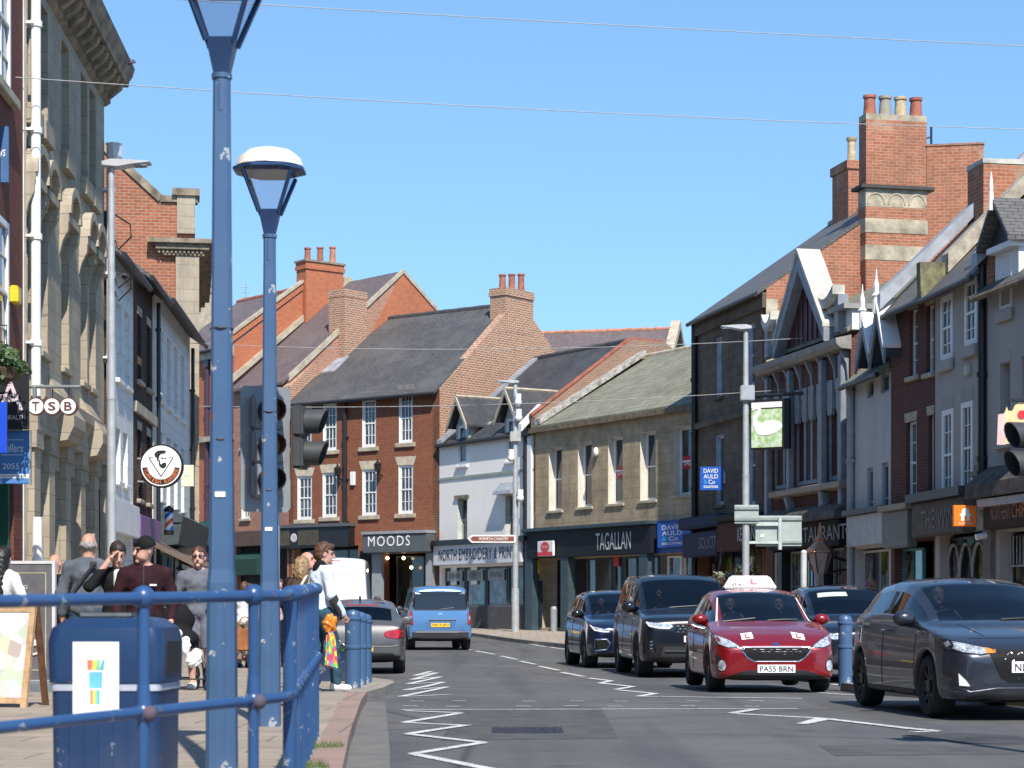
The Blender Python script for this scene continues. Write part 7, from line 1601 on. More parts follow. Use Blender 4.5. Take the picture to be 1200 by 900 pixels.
zb_ = H+(YH-575)/F*15.2*K-g.z; q = MB(); q.cyl((.1, .1, -.1), (.1, .1, zb_+.8), .055, n=14); q.build('signal_pole', GREYSTEEL, e, smooth=True); signal_head(e, 0, H+(YH-544)/F*15.2*K-g.z-.14-.21, 1, board=False, ry=R(-72), off=(.06, 0, 0), lens=('red', 'green'), sp=.21, r=.096)
# crest shaped sign on the right
e = empty('castle_sign', W(1188, 520, 38.5), 0, 'cream and pink castle shaped sign behind the signal at the right edge', 'sign')
q = MB(); q.prism([(-.3, .0), (.6, 0), (.6, .78), (.1, .78), (.02, .72), (-.02, .62), (-.1, .62), (-.13, .7), (-.17, .58), (-.28, .52)], 'y', 0, .06); b_ = q.build('sign_board', plain('cream_sign', (.72, .55, .28), .5), e)
q = MB(); q.prism([(-.32, -.02), (-.16, -.02), (-.16, .57), (-.3, .55)], 'y', -.02, -.002); q.build('pink_edge', plain('pink_paint', (.7, .45, .42), .5), b_); q = MB(); q.lathe([(.08, -.02), (.08, -.003)], 14, (.15, 0, .55), 'y'); q.build('red_badge', LRED, b_)
q = MB(); q.box(-.02, 1.75, -.05, .1, .8, .86); q.build('sign_bracket', BLACK, e)
# copper lantern of the pub and a pale post
e = empty('wall_lantern', W(961, 672, 54.2), 0, 'copper topped lantern bracketed from the pub front', 'lantern')
COP = plain('copper', (.55, .26, .16), .3, metal=.8, var=.2); q = MB(); q.lathe([(.42, .55), (.40, .6), (.2, .78), (.14, .85), (.16, .9), (.07, 1.0), (.05, 1.2), (.01, 1.35)], 6); q.build('copper_top', COP, e, smooth=True)
q = MB(); q.lathe([(.17, .0), (.34, .54)], 6); q.build('lantern_panes', plain('clouded_pane', (.33, .27, .25), .3), e)
for a in range(6): q = MB(); t = 2*math.pi*a/6; q.cyl((.175*math.cos(t), .175*math.sin(t), 0), (.35*math.cos(t), .35*math.sin(t), .55), .02, n=5); q.build('lantern_bar', BLACK, e)
q = MB(); q.tube([(.2, .1, .5), (.7, .3, .35), (1.1, .5, .3)], .04); q.tube([(.1, 0, 0), (.6, .2, .1), (1.1, .5, .1)], .03); q.build('lantern_bracket', BLACK, e)
e = empty('sign_post', ground(942, 48), 0, 'short pale steel post behind the red car', 'post'); q = MB(); zz_ = H+(YH-648)/F*48*K-e.location.z; q.cyl((0, 0, -.1), (0, 0, zz_), .07, n=12); q.build('post_tube', plain('pale_steel', (.55, .56, .55), .5, var=.1), e, smooth=True); q = MB(); q.ball((0, 0, zz_), .075, n=12, m=8); q.build('post_cap', MATS['pale_steel'], e, smooth=True)
# signs of the left row
def board(name, label, px0, px1, y0, y1, Zn, mat, th=.06):
    a, b = W(px0, y1, Zn), W(px1, y0, Zn); e = empty(name, (a.x, a.y, a.z), 0, label, 'sign'); q = MB(); q.box(0, b.x-a.x, 0, th, 0, b.z-a.z); o = q.build('sign_board', mat, e, bevel=.008)
    q = MB(); q.box(-.3, .0, th*.3, th*.7, (b.z-a.z)*.8, (b.z-a.z)*.84); q.build('sign_bracket', BLACK, e); return e, o, b.x-a.x, b.z-a.z
SGN = plain('sign_black', (.018, .018, .022), .4, var=.05); PALEP = plain('pale_mauve', (.62, .52, .56), .5, var=.03)
e, o, w_, h_ = board('shop_sign', 'black projecting shop sign with a big pale letter A', -22, 33.5, 437.5, 503, 31, SGN); k = w_/55.5
text_mesh('A', .38, .44, PALEP, o, (w_-.27, -.004, h_-.34)); text_mesh('ERSON', .27, .06, PALEP, o, (w_-.29, -.008, h_-.35)); text_mesh('HEALTH', .3, .065, PALEP, o, (w_-.2, -.004, .18))
SBL = plain('sign_sky_blue', (.08, .22, .50), .4, var=.04)
e, o, w_, h_ = board('shop_sign', 'pale blue jewellers sign with white lettering and a phone number', -22, 35, 505, 567, 31.3, SBL)
text_mesh('ellers', .27, .12, WTXT, o, (w_-.235, -.004, h_-.26), shear=.25); text_mesh('2055', .25, .085, WTXT, o, (w_-.29, -.004, .27))
for z in (h_-.14, h_-.37): q = MB(); q.box(w_-.44, w_-.1, -.003, 0, z, z+.008); q.build('sign_rule', WTXT, o)
q = MB(); q.box(.02, w_-.015, -.003, 0, .085, .15); q.build('white_band', WTXT, o); text_mesh('WATCHES & WATCHES', .45, .03, SBL, o, (w_-.32, -.006, .117))
q = MB(); q.box(w_-.012, w_+.012, -.006, .07, -.012, h_+.012); q.box(0, w_, -.006, .07, h_, h_+.015); q.build('sign_frame', GREYSTEEL, o)
e, o, w_, h_ = board('shop_sign', 'bright royal blue sign cut off by the left edge of the photo', -40, 7.5, 471, 531, 29.5, plain('royal_blue', (.015, .07, .55), .35, var=.04))
e, o, w_, h_ = board('shop_sign', 'small blue sign high on the red brick wall at the left edge', -40, 9.5, 148, 214, 32.4, plain('sign_denim', (.06, .14, .30), .4, var=.05)); text_mesh('ys', .1, .16, WTXT, o, (w_-.09, -.004, h_*.5), shear=.2)
e = empty('bank_sign', W(62, 453, 32.3), 0, 'three white discs spelling TSB hung from a bar on the stone bank', 'sign')
q = MB(); q.cyl((-.43, .03, 0), (.43, .03, 0), .028, n=8); q.cyl((-.3, .03, -.4), (-.3, .03, .0), .03, n=8); q.build('sign_bracket', plain('grey_bar', (.2, .22, .22), .5), e)
BRNR = plain('disc_rim_brown', (.12, .05, .045), .4)
for i, ch in enumerate('TSB'):
    x = -.27+.255*i; z = -.31
    q = MB(); q.lathe([(.139, .0), (.145, .02), (.145, .07), (.139, .09)], 28, (x, 0, z), 'y'); o = q.build('sign_disc', BRNR, e, smooth=True)
    q = MB(); q.lathe([(.121, -.006), (.121, .0)], 28, (x, 0, z), 'y'); q.build('disc_face', WTXT, o); text_mesh(ch, .12, .14, BRNR, o, (x, -.011, z), bold=.02)
    q = MB(); q.cyl((x, .04, z+.15), (x, .04, 0), .008, n=5); q.build('hanger', BLACK, o)
e = empty('barber_sign', W(189, 546, 50), 0, 'round white TURKISH BARBER sign with a bearded head emblem', 'sign'); rb = .535
q = MB(); q.lathe([(rb-.02, -.03), (rb, 0), (rb, .12), (rb-.02, .15)], 40, (0, 0, 0), 'y'); o = q.build('sign_disc', SGN, e, smooth=True)
q = MB(); q.lathe([(rb*.92, -.036), (rb*.92, -.03)], 40, (0, 0, 0), 'y'); q.build('disc_face', WTXT, o); q = MB(); n_ = 30
ro, ri = rb*.86, rb*.62
q.prism([(ro*math.cos(t), ro*math.sin(t)) for t in np.linspace(math.pi+.1, 2*math.pi-.1, n_)]+[(ri*math.cos(t), ri*math.sin(t)) for t in np.linspace(2*math.pi-.1, math.pi+.1, n_)], 'y', -.042, -.037); q.build('black_band', BTXT, o)
OL = plain('orange_letter', (.8, .19, .05), .5)
for i, ch in enumerate('TURKISH BARBER'):
    if ch == ' ': continue
    a = math.pi+.27+(math.pi-.54)*i/13; text_mesh(ch, .07 if ch != 'I' else .025, .095, OL, o, (rb*.735*math.cos(a), -.045, rb*.735*math.sin(a)), rz=a+math.pi/2)
q = MB(); q.tube([(0, -.04, -.26), (-.3, -.04, .2), (-.2, -.04, .2)], .011, 4); q.tube([(0, -.04, -.26), (.3, -.04, .2), (.2, -.04, .2)], .011, 4); q.build('v_frame', BTXT, o)
q = MB(); q.prism([(-.15, .22), (-.16, .3), (-.08, .37), (.06, .38), (.13, .36), (.1, .33), (.12, .31), (.0, .29), (-.04, .24), (-.06, .13), (-.1, .12), (-.1, .2)], 'y', -.044, -.037); q.build('hair_emblem', BTXT, o); q = MB(); q.prism([(-.06, .13), (-.03, .15), (-.02, .07), (.0, .03), (.06, .08), (.12, .08), (.13, .0), (.08, -.06), (0, -.05), (-.05, .02)], 'y', -.044, -.037); q.build('beard_emblem', BTXT, o); q = MB(); q.prism([(.0, .2), (.05, .2), (.06, .17), (.01, .17)], 'y', -.044, -.037); q.prism([(.08, .2), (.13, .19), (.12, .165), (.08, .17)], 'y', -.044, -.037); q.build('glasses_emblem', BTXT, o)
q = MB(); q.cyl((-1.2, .06, .18), (-.4, .06, .18), .025, n=6); q.cyl((-1.2, .06, -.38), (-.3, .06, -.38), .025, n=6); q.build('sign_bracket', GREYSTEEL, e)
e, o, w_, h_ = board('shop_sign', 'cream square sign behind the round barber sign', 212, 227, 545, 570, 55, plain('cream_board', (.75, .73, .52), .5)); text_mesh('salon', w_*.5, .08, plain('sage_letter', (.3, .42, .25), .5), o, (w_*.5, -.004, h_*.5))
e = empty('barber_pole', W(198, 626, 51), 0, 'red white and blue striped barber pole beside the dark shop fascia', 'barber pole')
m, n, p = newmat('barber_stripes'); oc = objco(n); s_ = nn(n, 'ShaderNodeSeparateXYZ'); n.links.new(oc, s_.inputs[0]); ma = nn(n, 'ShaderNodeMath', operation='MULTIPLY_ADD'); n.links.new(s_.outputs[0], ma.inputs[0]); ma.inputs[1].default_value = -.9; n.links.new(s_.outputs[2], ma.inputs[2])
md = nn(n, 'ShaderNodeMath', operation='MODULO'); n.links.new(ma.outputs[0], md.inputs[0]); md.inputs[1].default_value = .44; r_ = nn(n, 'ShaderNodeValToRGB'); r_.color_ramp.interpolation = 'CONSTANT'; n.links.new(ramp(n, md.outputs[0], 0, .44), r_.inputs[0])
els = r_.color_ramp.elements; els[0].position = 0; els[0].color = (.01, .13, .5, 1); els[1].position = .25; els[1].color = (.8, .8, .78, 1)
for pos_, c_ in ((.5, (.7, .12, .03, 1)), (.75, (.8, .8, .78, 1))): x_ = els.new(pos_); x_.color = c_
n.links.new(r_.outputs[0], p.inputs['Base Color']); p.inputs['Roughness'].default_value = .2
q = MB(); q.cyl((0, 0, .1), (0, 0, .55), .105, n=16); q.build('striped_drum', m, e, smooth=True); q = MB(); q.lathe([(.12, -.02), (.13, .1), (.1, .11)], 14); q.lathe([(.1, .55), (.13, .56), (.12, .64), (.01, .72)], 14); q.build('drum_cap', BLACK, e, smooth=True); q = MB(); q.box(.0, .5, .02, .08, .25, .3); q.build('pole_bracket', BLACK, e)
e = empty('security_camera', W(146, 322, 46), 0, 'white dome camera bracketed near the street light pole on the left', 'camera'); q = MB(); q.lathe([(.1, -.02), (.1, .03), (.02, .1)], 14); q.build('camera_cover', WHITE, e, smooth=True); q = MB(); q.ball((0, 0, -.03), .07); q.build('camera_dome', BLACK, e, smooth=True); q = MB(); q.cyl((-.5, 0, .06), (0, 0, .06), .02); q.build('camera_arm', WHITE, e)
e = empty('letting_sign', W(407, 633, 90), 0, 'white and black OFFICE TO LET board between the two shop fronts', 'sign'); q = MB(); q.box(-.45, .45, 0, .05, 0, .52); o = q.build('sign_board', WTXT, e); q = MB(); q.box(-.42, -.16, -.005, 0, .04, .48); q.build('black_panel', BTXT, o); text_mesh('OFFICE', .5, .16, BTXT, o, (.14, -.004, .36)); text_mesh('TO LET', .5, .18, BTXT, o, (.14, -.004, .14))
# A boards
e = empty('pavement_sign', ground(30, 24.5), R(-6), 'dark grey jeweller pavement banner in a pale frame with a ring drawing', 'pavement sign')
q = MB(); q.box(-.34, .34, -.02, .02, .12, 1.53); o = q.build('banner_panel', plain('banner_grey', (.12, .12, .13), .6, var=.15), e)
q = MB(); q.box(-.37, -.335, -.03, .03, .1, 1.56); q.box(.335, .37, -.03, .03, .1, 1.56); q.box(-.335, .335, -.03, .03, 1.525, 1.56); q.box(-.335, .335, -.03, .03, .1, .135); q.build('banner_frame', plain('frame_silver', (.6, .6, .6), .4, var=.05), e)
q = MB(); g_ = .26; q.box(-g_, g_, -.026, -.021, 1.41, 1.42); q.box(g_-.01, g_, -.026, -.021, .25, 1.41); q.box(-g_, g_, -.026, -.021, .25, .26); q.build('gold_border', plain('pale_gold', (.5, .45, .3), .5), o)
for tx, z, w_, xr in (('AMAZING', 1.25, .3, .03), ('SCINTILLATING', 1.13, .42, .09), ('BRILLIANT', 1.01, .34, .1)): text_mesh(tx, w_, .045, plain('banner_letter', (.75, .7, .58), .5), o, (xr-w_/2, -.026, z))
text_mesh('JEWELLERY', .42, .11, WTXT, o, (-.08, -.026, .72), bold=.01); q = MB(); q.tube([(.12+.1*math.cos(t), -.03, .5+.055*math.sin(t)+.02*math.cos(t)) for t in [2*math.pi*i/20 for i in range(20)]], .014, 6, True); q.prism([(.08, .57), (.16, .57), (.13, .62), (.1, .61)], 'y', -.04, -.025); q.build('ring_drawing', WTXT, o)
q = MB(); loft(q, [rr(.42, .25, .1, 0), rr(.42, .25, .1, .1), rr(.36, .2, .1, .13)]); q.build('water_base', plain('base_grey', (.13, .15, .17), .6), e, smooth=True)
WOOD = plain('pale_wood', (.5, .33, .18), .6, var=.2, scale=8); WOODD = plain('dark_wood', (.16, .075, .035), .6, var=.2, scale=8)
e = empty('pavement_sign', ground(4, 20.6), R(-12), 'wooden A-board with a colourful food poster at the left edge', 'pavement sign')
def tilt(q, s_): q.v = [(v[0], v[1]+s_*(1.02-v[2])*.22, v[2]) for v in q.v]; return q
q = MB(); q.box(-.3, .3, -.02, .01, .1, .95); m, n, p = newmat('food_poster'); oc = objco(n); vo = nn(n, 'ShaderNodeTexVoronoi'); vo.inputs['Scale'].default_value = 7; n.links.new(oc, vo.inputs['Vector']); hs_ = nn(n, 'ShaderNodeHueSaturation'); hs_.inputs['Saturation'].default_value = .5; hs_.inputs['Value'].default_value = .8; n.links.new(vo.outputs['Color'], hs_.inputs['Color']); n.links.new(mixc(n, .45, hs_.outputs[0], (.65, .6, .55)), p.inputs['Base Color']); tilt(q, -1).build('poster_panel', m, e)
for x in (-.33, .33): q = MB(); q.box(x-.03, x+.03, -.03, .02, 0, 1.03); tilt(q, -1).build('front_leg', WOOD, e); q = MB(); q.box(x-.03, x+.03, .03, .07, 0, 1.0); tilt(q, 1).build('back_leg', WOODD, e)
q = MB(); q.box(-.3, .3, -.03, .02, .04, .1); q.box(-.3, .3, -.03, .02, .95, 1.02); tilt(q, -1).build('cross_rail', WOOD, e)
# overhead wires
WIRE = plain('steel_wire', (.36, .36, .35), .6)
def wire(label, a, b, sag, r=.008):
    A_, B_ = W(*a), W(*b); P_ = [A_.lerp(B_, t)-Vector((0, 0, sag*4*t*(1-t))) for t in np.linspace(0, 1, 24)]; m_ = A_; q = MB(); q.tube([p-m_ for p in P_], r, 6); o = q.build('span_wire', WIRE, None, smooth=True); o.location = m_; tag(o, label, 'wire', 'span wires across the street')
wire('upper steel wire crossing the sky near the top of the photo', (-30, -16, 33), (1290, 58, 38), .05); wire('second steel wire crossing the sky below the top one', (-30, 87, 33.5), (1290, 154, 39), .12)
wire('thin wire strung level with the slate roofs', (222, 402, 61.5), (944, 396, 57.5), .25, .010); wire('lowest thin wire strung level with the upper windows', (232, 476, 62.5), (930, 456, 59), .2, .010)
# weeds
for px, Zn, lb_, sz in ((373, 14.3, 'grass tuft growing at the railing foot', .15), (364, 12.4, 'small weed by the railing foot at the bottom of the photo', .1)):
    e = empty('weed', ground(px, Zn), 0, lb_, 'weed'); rnd = random.Random(int(px)); q = MB()
    for i in range(150):
        a, d = rnd.random()*6.28, sz*math.sqrt(rnd.random()); x, y, hh, b_ = math.cos(a)*d*1.2, math.sin(a)*d, .02+.05*rnd.random(), rnd.random()*.05-.025
        q.add([(x-.004, y, -.002), (x+.004, y, -.002), (x+b_, y+b_*.5, hh)], [(0, 1, 2)])
    q.build('grass_blades', plain('grass_green', (.09, .14, .035), .7, var=.3), e, fix=False)
e = empty('cornice_plant', W(148, 76, 43.5), 0, 'small reddish shrub rooted on the stone bank cornice', 'plant'); leafball('leaves', (.06, 0, .05), .14, 60, plain('purple_leaf', (.12, .06, .10), .7), e, .035, (1.4, 1, .6), 13); q = MB(); q.tube([(-.25, 0, .1), (-.1, 0, .02), (.1, 0, .05)], .012, 5); q.build('stem', WOODD, e)
# rooftop aerial
e = empty('roof_aerial', W(288, 362, 104), 0, 'thin television aerial on the distant slate roof', 'aerial'); q = MB(); q.cyl((0, 0, -.5), (0, 0, 1.3), .03); 
for z in (.6, .85, 1.1): q.cyl((-.3+z*.1, 0, z), (.3-z*.1, 0, z), .02)
q.build('aerial_mast', GREYSTEEL, e)
# ------------------------------------------------------------------ people (each body one continuous surface from blended volumes)
def surface_nets(f, lo, h):
    s = f < 0; nx, ny, nz = f.shape
    c = [f[i:nx-1+i, j:ny-1+j, k:nz-1+k] for i in (0, 1) for j in (0, 1) for k in (0, 1)]
    cs = [v < 0 for v in c]; anyi = np.logical_or.reduce(cs) & ~np.logical_and.reduce(cs)
    I = np.argwhere(anyi); vid = -np.ones(anyi.shape, int); vid[anyi] = np.arange(len(I))
    corner = np.array([(i, j, k) for i in (0, 1) for j in (0, 1) for k in (0, 1)], float)
    vals = np.stack([v[anyi] for v in c], 1); acc = np.zeros((len(I), 3)); cnt = np.zeros(len(I))
    for a in range(8):
        for b in range(a+1, 8):
            if np.abs(corner[a]-corner[b]).sum() != 1: continue
            x = (vals[:, a] < 0) != (vals[:, b] < 0); t = vals[:, a]/np.where(x, vals[:, a]-vals[:, b], 1)
            acc += np.where(x[:, None], corner[a]+(corner[b]-corner[a])*t[:, None], 0); cnt += x
    V = lo+(I+acc/cnt[:, None])*h; Q = []
    for ax in range(3):
        o1, o2 = [(1, 2), (2, 0), (0, 1)][ax]
        sl0 = [slice(None)]*3; sl1 = [slice(None)]*3; sl0[ax] = slice(0, -1); sl1[ax] = slice(1, None)
        a, b = s[tuple(sl0)], s[tuple(sl1)]; E = np.argwhere(a != b); E = E[(E[:, o1] > 0) & (E[:, o2] > 0) & (E[:, o1] < f.shape[o1]-1) & (E[:, o2] < f.shape[o2]-1)]
        if not len(E): continue
        flip = a[tuple(E.T)]; d1 = np.zeros(3, int); d1[o1] = 1; d2 = np.zeros(3, int); d2[o2] = 1
        q = np.stack([vid[tuple((E-d1-d2).T)], vid[tuple((E-d2).T)], vid[tuple(E.T)], vid[tuple((E-d1).T)]], 1)
        q[~flip] = q[~flip][:, ::-1]; Q.append(q)
    return V, np.concatenate(Q)
def sdf_mesh(prims, h, k=.03, cut=None):
    """prims: ('c', a, b, ra, rb) tapered capsule or ('e', centre, radii[, rot]) ellipsoid; optional last item = blend"""
    lo = np.full(3, 9.); hi = -lo
    for p in prims:
        pts = [(np.array(p[1]), p[3]), (np.array(p[2]), p[4])] if p[0] == 'c' else [(np.array(p[1]), max(p[2]))]
        for c, r in pts: lo = np.minimum(lo, c-r); hi = np.maximum(hi, c+r)
    lo -= 3*h; hi += 3*h; n_ = np.ceil((hi-lo)/h).astype(int)+1; f = np.full(n_, 1.0, np.float32); ax = [lo[i]+h*np.arange(n_[i]) for i in range(3)]
    for p in prims:
        kk = k; P_ = p
        if p[0] == 'c':
            a, b, ra, rb = np.array(p[1], float), np.array(p[2], float), p[3], p[4]; l0, h0 = np.minimum(a-ra, b-rb), np.maximum(a+ra, b+rb)
            if len(p) > 5: kk = p[5]
        else:
            c, r = np.array(p[1], float), np.array(p[2], float); l0, h0 = c-r.max(), c+r.max()
            if len(p) > 3: kk = p[3]
        m_ = kk+2*h; i0 = np.maximum(0, np.floor((l0-m_-lo)/h).astype(int)); i1 = np.minimum(n_, np.ceil((h0+m_-lo)/h).astype(int)+1)
        X, Y, Z = np.meshgrid(*[ax[i][i0[i]:i1[i]] for i in range(3)], indexing='ij')
        if p[0] == 'c':
            d = b-a; L2 = max(1e-9, d@d); t = np.clip(((X-a[0])*d[0]+(Y-a[1])*d[1]+(Z-a[2])*d[2])/L2, 0, 1)
            D = np.sqrt((X-a[0]-t*d[0])**2+(Y-a[1]-t*d[1])**2+(Z-a[2]-t*d[2])**2)-(ra+(rb-ra)*t)
        else:
            q = np.sqrt(((X-c[0])/r[0])**2+((Y-c[1])/r[1])**2+((Z-c[2])/r[2])**2); D = (q-1)*r.min()
        sl = tuple(slice(i0[i], i1[i]) for i in range(3)); g = f[sl]; hh = np.clip(.5+.5*(g-D)/kk, 0, 1)
        f[sl] = (g*(1-hh)+D*hh-kk*hh*(1-hh)).astype(np.float32)
    if cut is not None:
        X, Y, Z = np.meshgrid(*ax, indexing='ij', sparse=True); f = np.maximum(f, cut(X, Y, Z).astype(np.float32))
    f[0], f[-1], f[:, 0], f[:, -1], f[:, :, 0], f[:, :, -1] = 1, 1, 1, 1, 1, 1
    return surface_nets(f, lo, h)
def sdf_obj(name, prims, mat, parent, h=.014, k=.03, cut=None, rough=0.0, fq=1.0):
    V, Q = sdf_mesh(prims, h, k, cut)
    if rough:   # folds and tufts: push the surface about with a few crossed waves
        P = V*fq; n_ = np.sin(P[:, 0]*31+3*np.sin(P[:, 2]*17))*np.sin(P[:, 2]*27+2*np.sin(P[:, 1]*23))+.6*np.sin(P[:, 0]*67+P[:, 1]*59+4*np.sin(P[:, 2]*31))
        c = V.mean(0); d = V-c; d[:, 2] *= .4; d /= np.linalg.norm(d, axis=1)[:, None]+1e-6; V = V+d*(n_*rough)[:, None]
    return link(name, mkmesh(name, V.tolist(), Q.tolist(), True), mat, parent)
def skinmat(name, col): 
    return plain(name, col, .55, var=.1, scale=14, spec=.35)
SKIN = skinmat('skin_fair', (.56, .33, .25)); SKIN2 = skinmat('skin_ruddy', (.55, .29, .21))
EYE = plain('eye_dark', (.03, .025, .02), .3); LIP = plain('lip', (.36, .13, .11), .5); BROW = plain('brow', (.06, .04, .03), .8)
def cloth(nm, col, var=.16): return plain(nm, col, .9, var=var, scale=7, bump=.7, bscale=16, spec=.15)
def person(px, Zn, heading, label, hgt=1.74, top=None, bottom=None, shoes=None, skin=None, hair=None, hairmat=None, arms=None, legs=None, head=(0, 0), wide=1.0, shorts=False, sleeve=1.0, extra=None, zoff=0.0, lower=True, group=None, topl=.0, topname='jacket', lod=1.0, neckcol=True, root=None, bald=False, female=False):
    """heading: degrees the person is turned from facing the camera (positive turns to the picture right)
    arms: {side: (elbow, wrist)} in body space, x to picture right when facing the camera, -y forward; legs: {side: (knee, ankle)}"""
    g = ground(px, Zn) if root is None else root; skin = skin or SKIN; s = hgt/1.74
    e = empty('person', (g.x, g.y, g.z+zoff), R(heading), label, 'person', group); e.scale = (s, s, s)
    w_ = wide; sh = {1: (.178*w_, .0, 1.375), -1: (-.178*w_, .0, 1.375)}; A_ = {}
    for sd in (1, -1):
        d = (arms or {}).get(sd); A_[sd] = d if d else ((sd*(.235*w_+.01), .03, 1.12), (sd*(.245*w_), -.05, .88))
    Lg = {}
    for sd in (1, -1):
        d = (legs or {}).get(sd); Lg[sd] = d if d else ((sd*.10, -.01, .50), (sd*.105, .03, .085))
    hc = Vector((0, -.035, 1.605)); yaw, pit = R(head[0]), R(head[1])
    def hd(x, y, z): # head space -> body space
        v = Matrix.Rotation(yaw, 3, 'Z') @ (Matrix.Rotation(pit, 3, 'X') @ Vector((x, y, z))); return tuple(hc+v)
    B = []
    B += [('c', (0, .005, 1.40), tuple(hc+Vector((0, .02, -.06))), .058, .055), ('e', hd(0, .012, .022), (.077, .098, .105)), ('e', hd(0, -.03, -.055), (.058, .066, .062)), ('c', hd(0, -.098, .02), hd(0, -.118, -.025), .012, .018, .015), ('e', hd(0, -.086, -.098), (.026, .022, .02), .02)]
    for sd in (1, -1): B += [('e', hd(sd*.08, .015, -.005), (.014, .022, .034), .01), ('e', hd(sd*.034, -.092, .036), (.024, .012, .009), .01)]
    B += [('e', (0, .0, 1.30), (.155*w_, .105, .16)), ('e', (0, .0, 1.10), (.135*w_, .10*w_, .14)), ('e', (0, .01, .95), (.155*w_, .11*w_, .12))]
    for sd in (1, -1):
        el, wr = A_[sd]; B += [('c', (sd*.08, 0, 1.41), sh[sd], .06, .062), ('c', sh[sd], el, .056, .042), ('c', el, wr, .042, .03)]
        fd = (Vector(wr)-Vector(el)).normalized(); side_ = Vector((sd, 0, 0)); fw = fd.cross(side_); fw = fw.normalized() if fw.length > .2 else Vector((0, -1, 0)); lat = fw.cross(fd)
        # palm faces the body; fingers slightly curled
        pc = Vector(wr)+fd*.05; B += [('c', wr, tuple(pc), .026, .028, .02)]
        for i in range(4):
            b0 = pc+fw*(.026-.0175*i)+fd*.02; ln = (.042, .048, .045, .036)[i]; b1 = b0+fd*ln*.8-side_*.006; b2 = b1+fd*ln*.6-side_*.02
            B += [('c', tuple(b0), tuple(b1), .0105, .0095, .006), ('c', tuple(b1), tuple(b2), .0095, .008, .006)]
        t0 = Vector(wr)+fd*.03+fw*.02; t1 = t0+fw*.03+fd*.02; B += [('c', tuple(t0), tuple(t1), .013, .011, .008), ('c', tuple(t1), tuple(t1+fd*.028-side_*.006), .011, .009, .006)]
        if lower:
            kn, an = Lg[sd]; hp = (sd*.095, .0, .90); B += [('c', hp, kn, .088*w_**.5, .056), ('c', kn, (kn[0]*.6+an[0]*.4, kn[1]*.6+an[1]*.4+.02, kn[2]*.6+an[2]*.4), .054, .056), ('c', (kn[0]*.6+an[0]*.4, kn[1]*.6+an[1]*.4+.02, kn[2]*.6+an[2]*.4), an, .054, .036), ('c', an, (an[0]+sd*.02, an[1]-.12, an[2]-.05), .036, .03)]
    body = sdf_obj('body', B, skin, e, .011*lod, .03)
    # face
    for sd in (1, -1):
        q = MB(); q.ball(hd(sd*.032, -.083, .012), .011, .007, .006, 8, 6); q.build('eye', EYE, body, smooth=True)
        if lod > 1.35: continue
        q = MB(); q.tube([hd(sd*.015, -.099, .04), hd(sd*.035, -.1, .046), hd(sd*.052, -.09, .042)], .004, 5); q.build('eyebrow', BROW, body)
    q = MB(); q.tube([hd(-.024, -.088, -.06), hd(0, -.098, -.058), hd(.024, -.088, -.06)], .007, 5); q.build('mouth', LIP, body)
    # clothes
    r_ = .018; T = [('e', (0, .0, 1.30), (.155*w_+r_, .105+r_+.012, .175)), ('e', (0, .0, 1.10), (.145*w_+r_, .11*w_+r_, .17)), ('e', (0, .01, .96-topl), (.16*w_+r_, .115*w_+r_, .13)), ('c', (0, .005, 1.40), (0, .0, 1.49), .075, .068)]
    for sd in (1, -1):
        el, wr = Vector(A_[sd][0]), Vector(A_[sd][1]); T += [('c', (sd*.06, 0, 1.425), sh[sd], .07, .066), ('c', sh[sd], tuple(el), .068, .056)]
        if sleeve > .5: T += [('c', tuple(el), tuple(el.lerp(wr, .93)), .056, .045)]
    zc_ = .86-topl
    sdf_obj(topname, T, top, e, .014*lod, .035, rough=.0055, fq=.55, cut=lambda X, Y, Z: np.maximum(zc_-Z, Z-(1.475+.25*np.clip(Y, -.09, .06)))+0*X+0*Y)
    if lower:
        Pn = [('e', (0, .01, .95), (.158*w_+.012, .112*w_+.014, .12))]
        for sd in (1, -1):
            kn, an = Vector(Lg[sd][0]), Vector(Lg[sd][1]); hp = (sd*.095, .0, .90)
            if shorts: Pn += [('c', hp, tuple(Vector(hp).lerp(kn, 1.0)), .105, .092)]
            else: Pn += [('c', hp, tuple(kn), .102*w_**.5, .075), ('c', tuple(kn), tuple(kn.lerp(an, .95)), .075, .062)]
        sdf_obj('trousers' if not shorts else 'shorts', Pn, bottom, e, .014*lod, .03, rough=.006, fq=.5, cut=lambda X, Y, Z: np.maximum(Z-1.03, (.075 if not shorts else .50)-Z)+0*X+0*Y)
        for sd in (1, -1):
            an = Vector(Lg[sd][1]); sdf_obj('shoe', [('c', (an.x, an.y+.035, an.z-.035), (an.x+sd*.02, an.y-.15, an.z-.05), .048, .04), ('c', (an.x, an.y+.01, an.z+.02), (an.x, an.y, an.z-.03), .045, .05)], shoes or BLACK, e, .012, .03, cut=lambda X, Y, Z, zz=an.z: (zz-.085-Z)+0*X+0*Y)
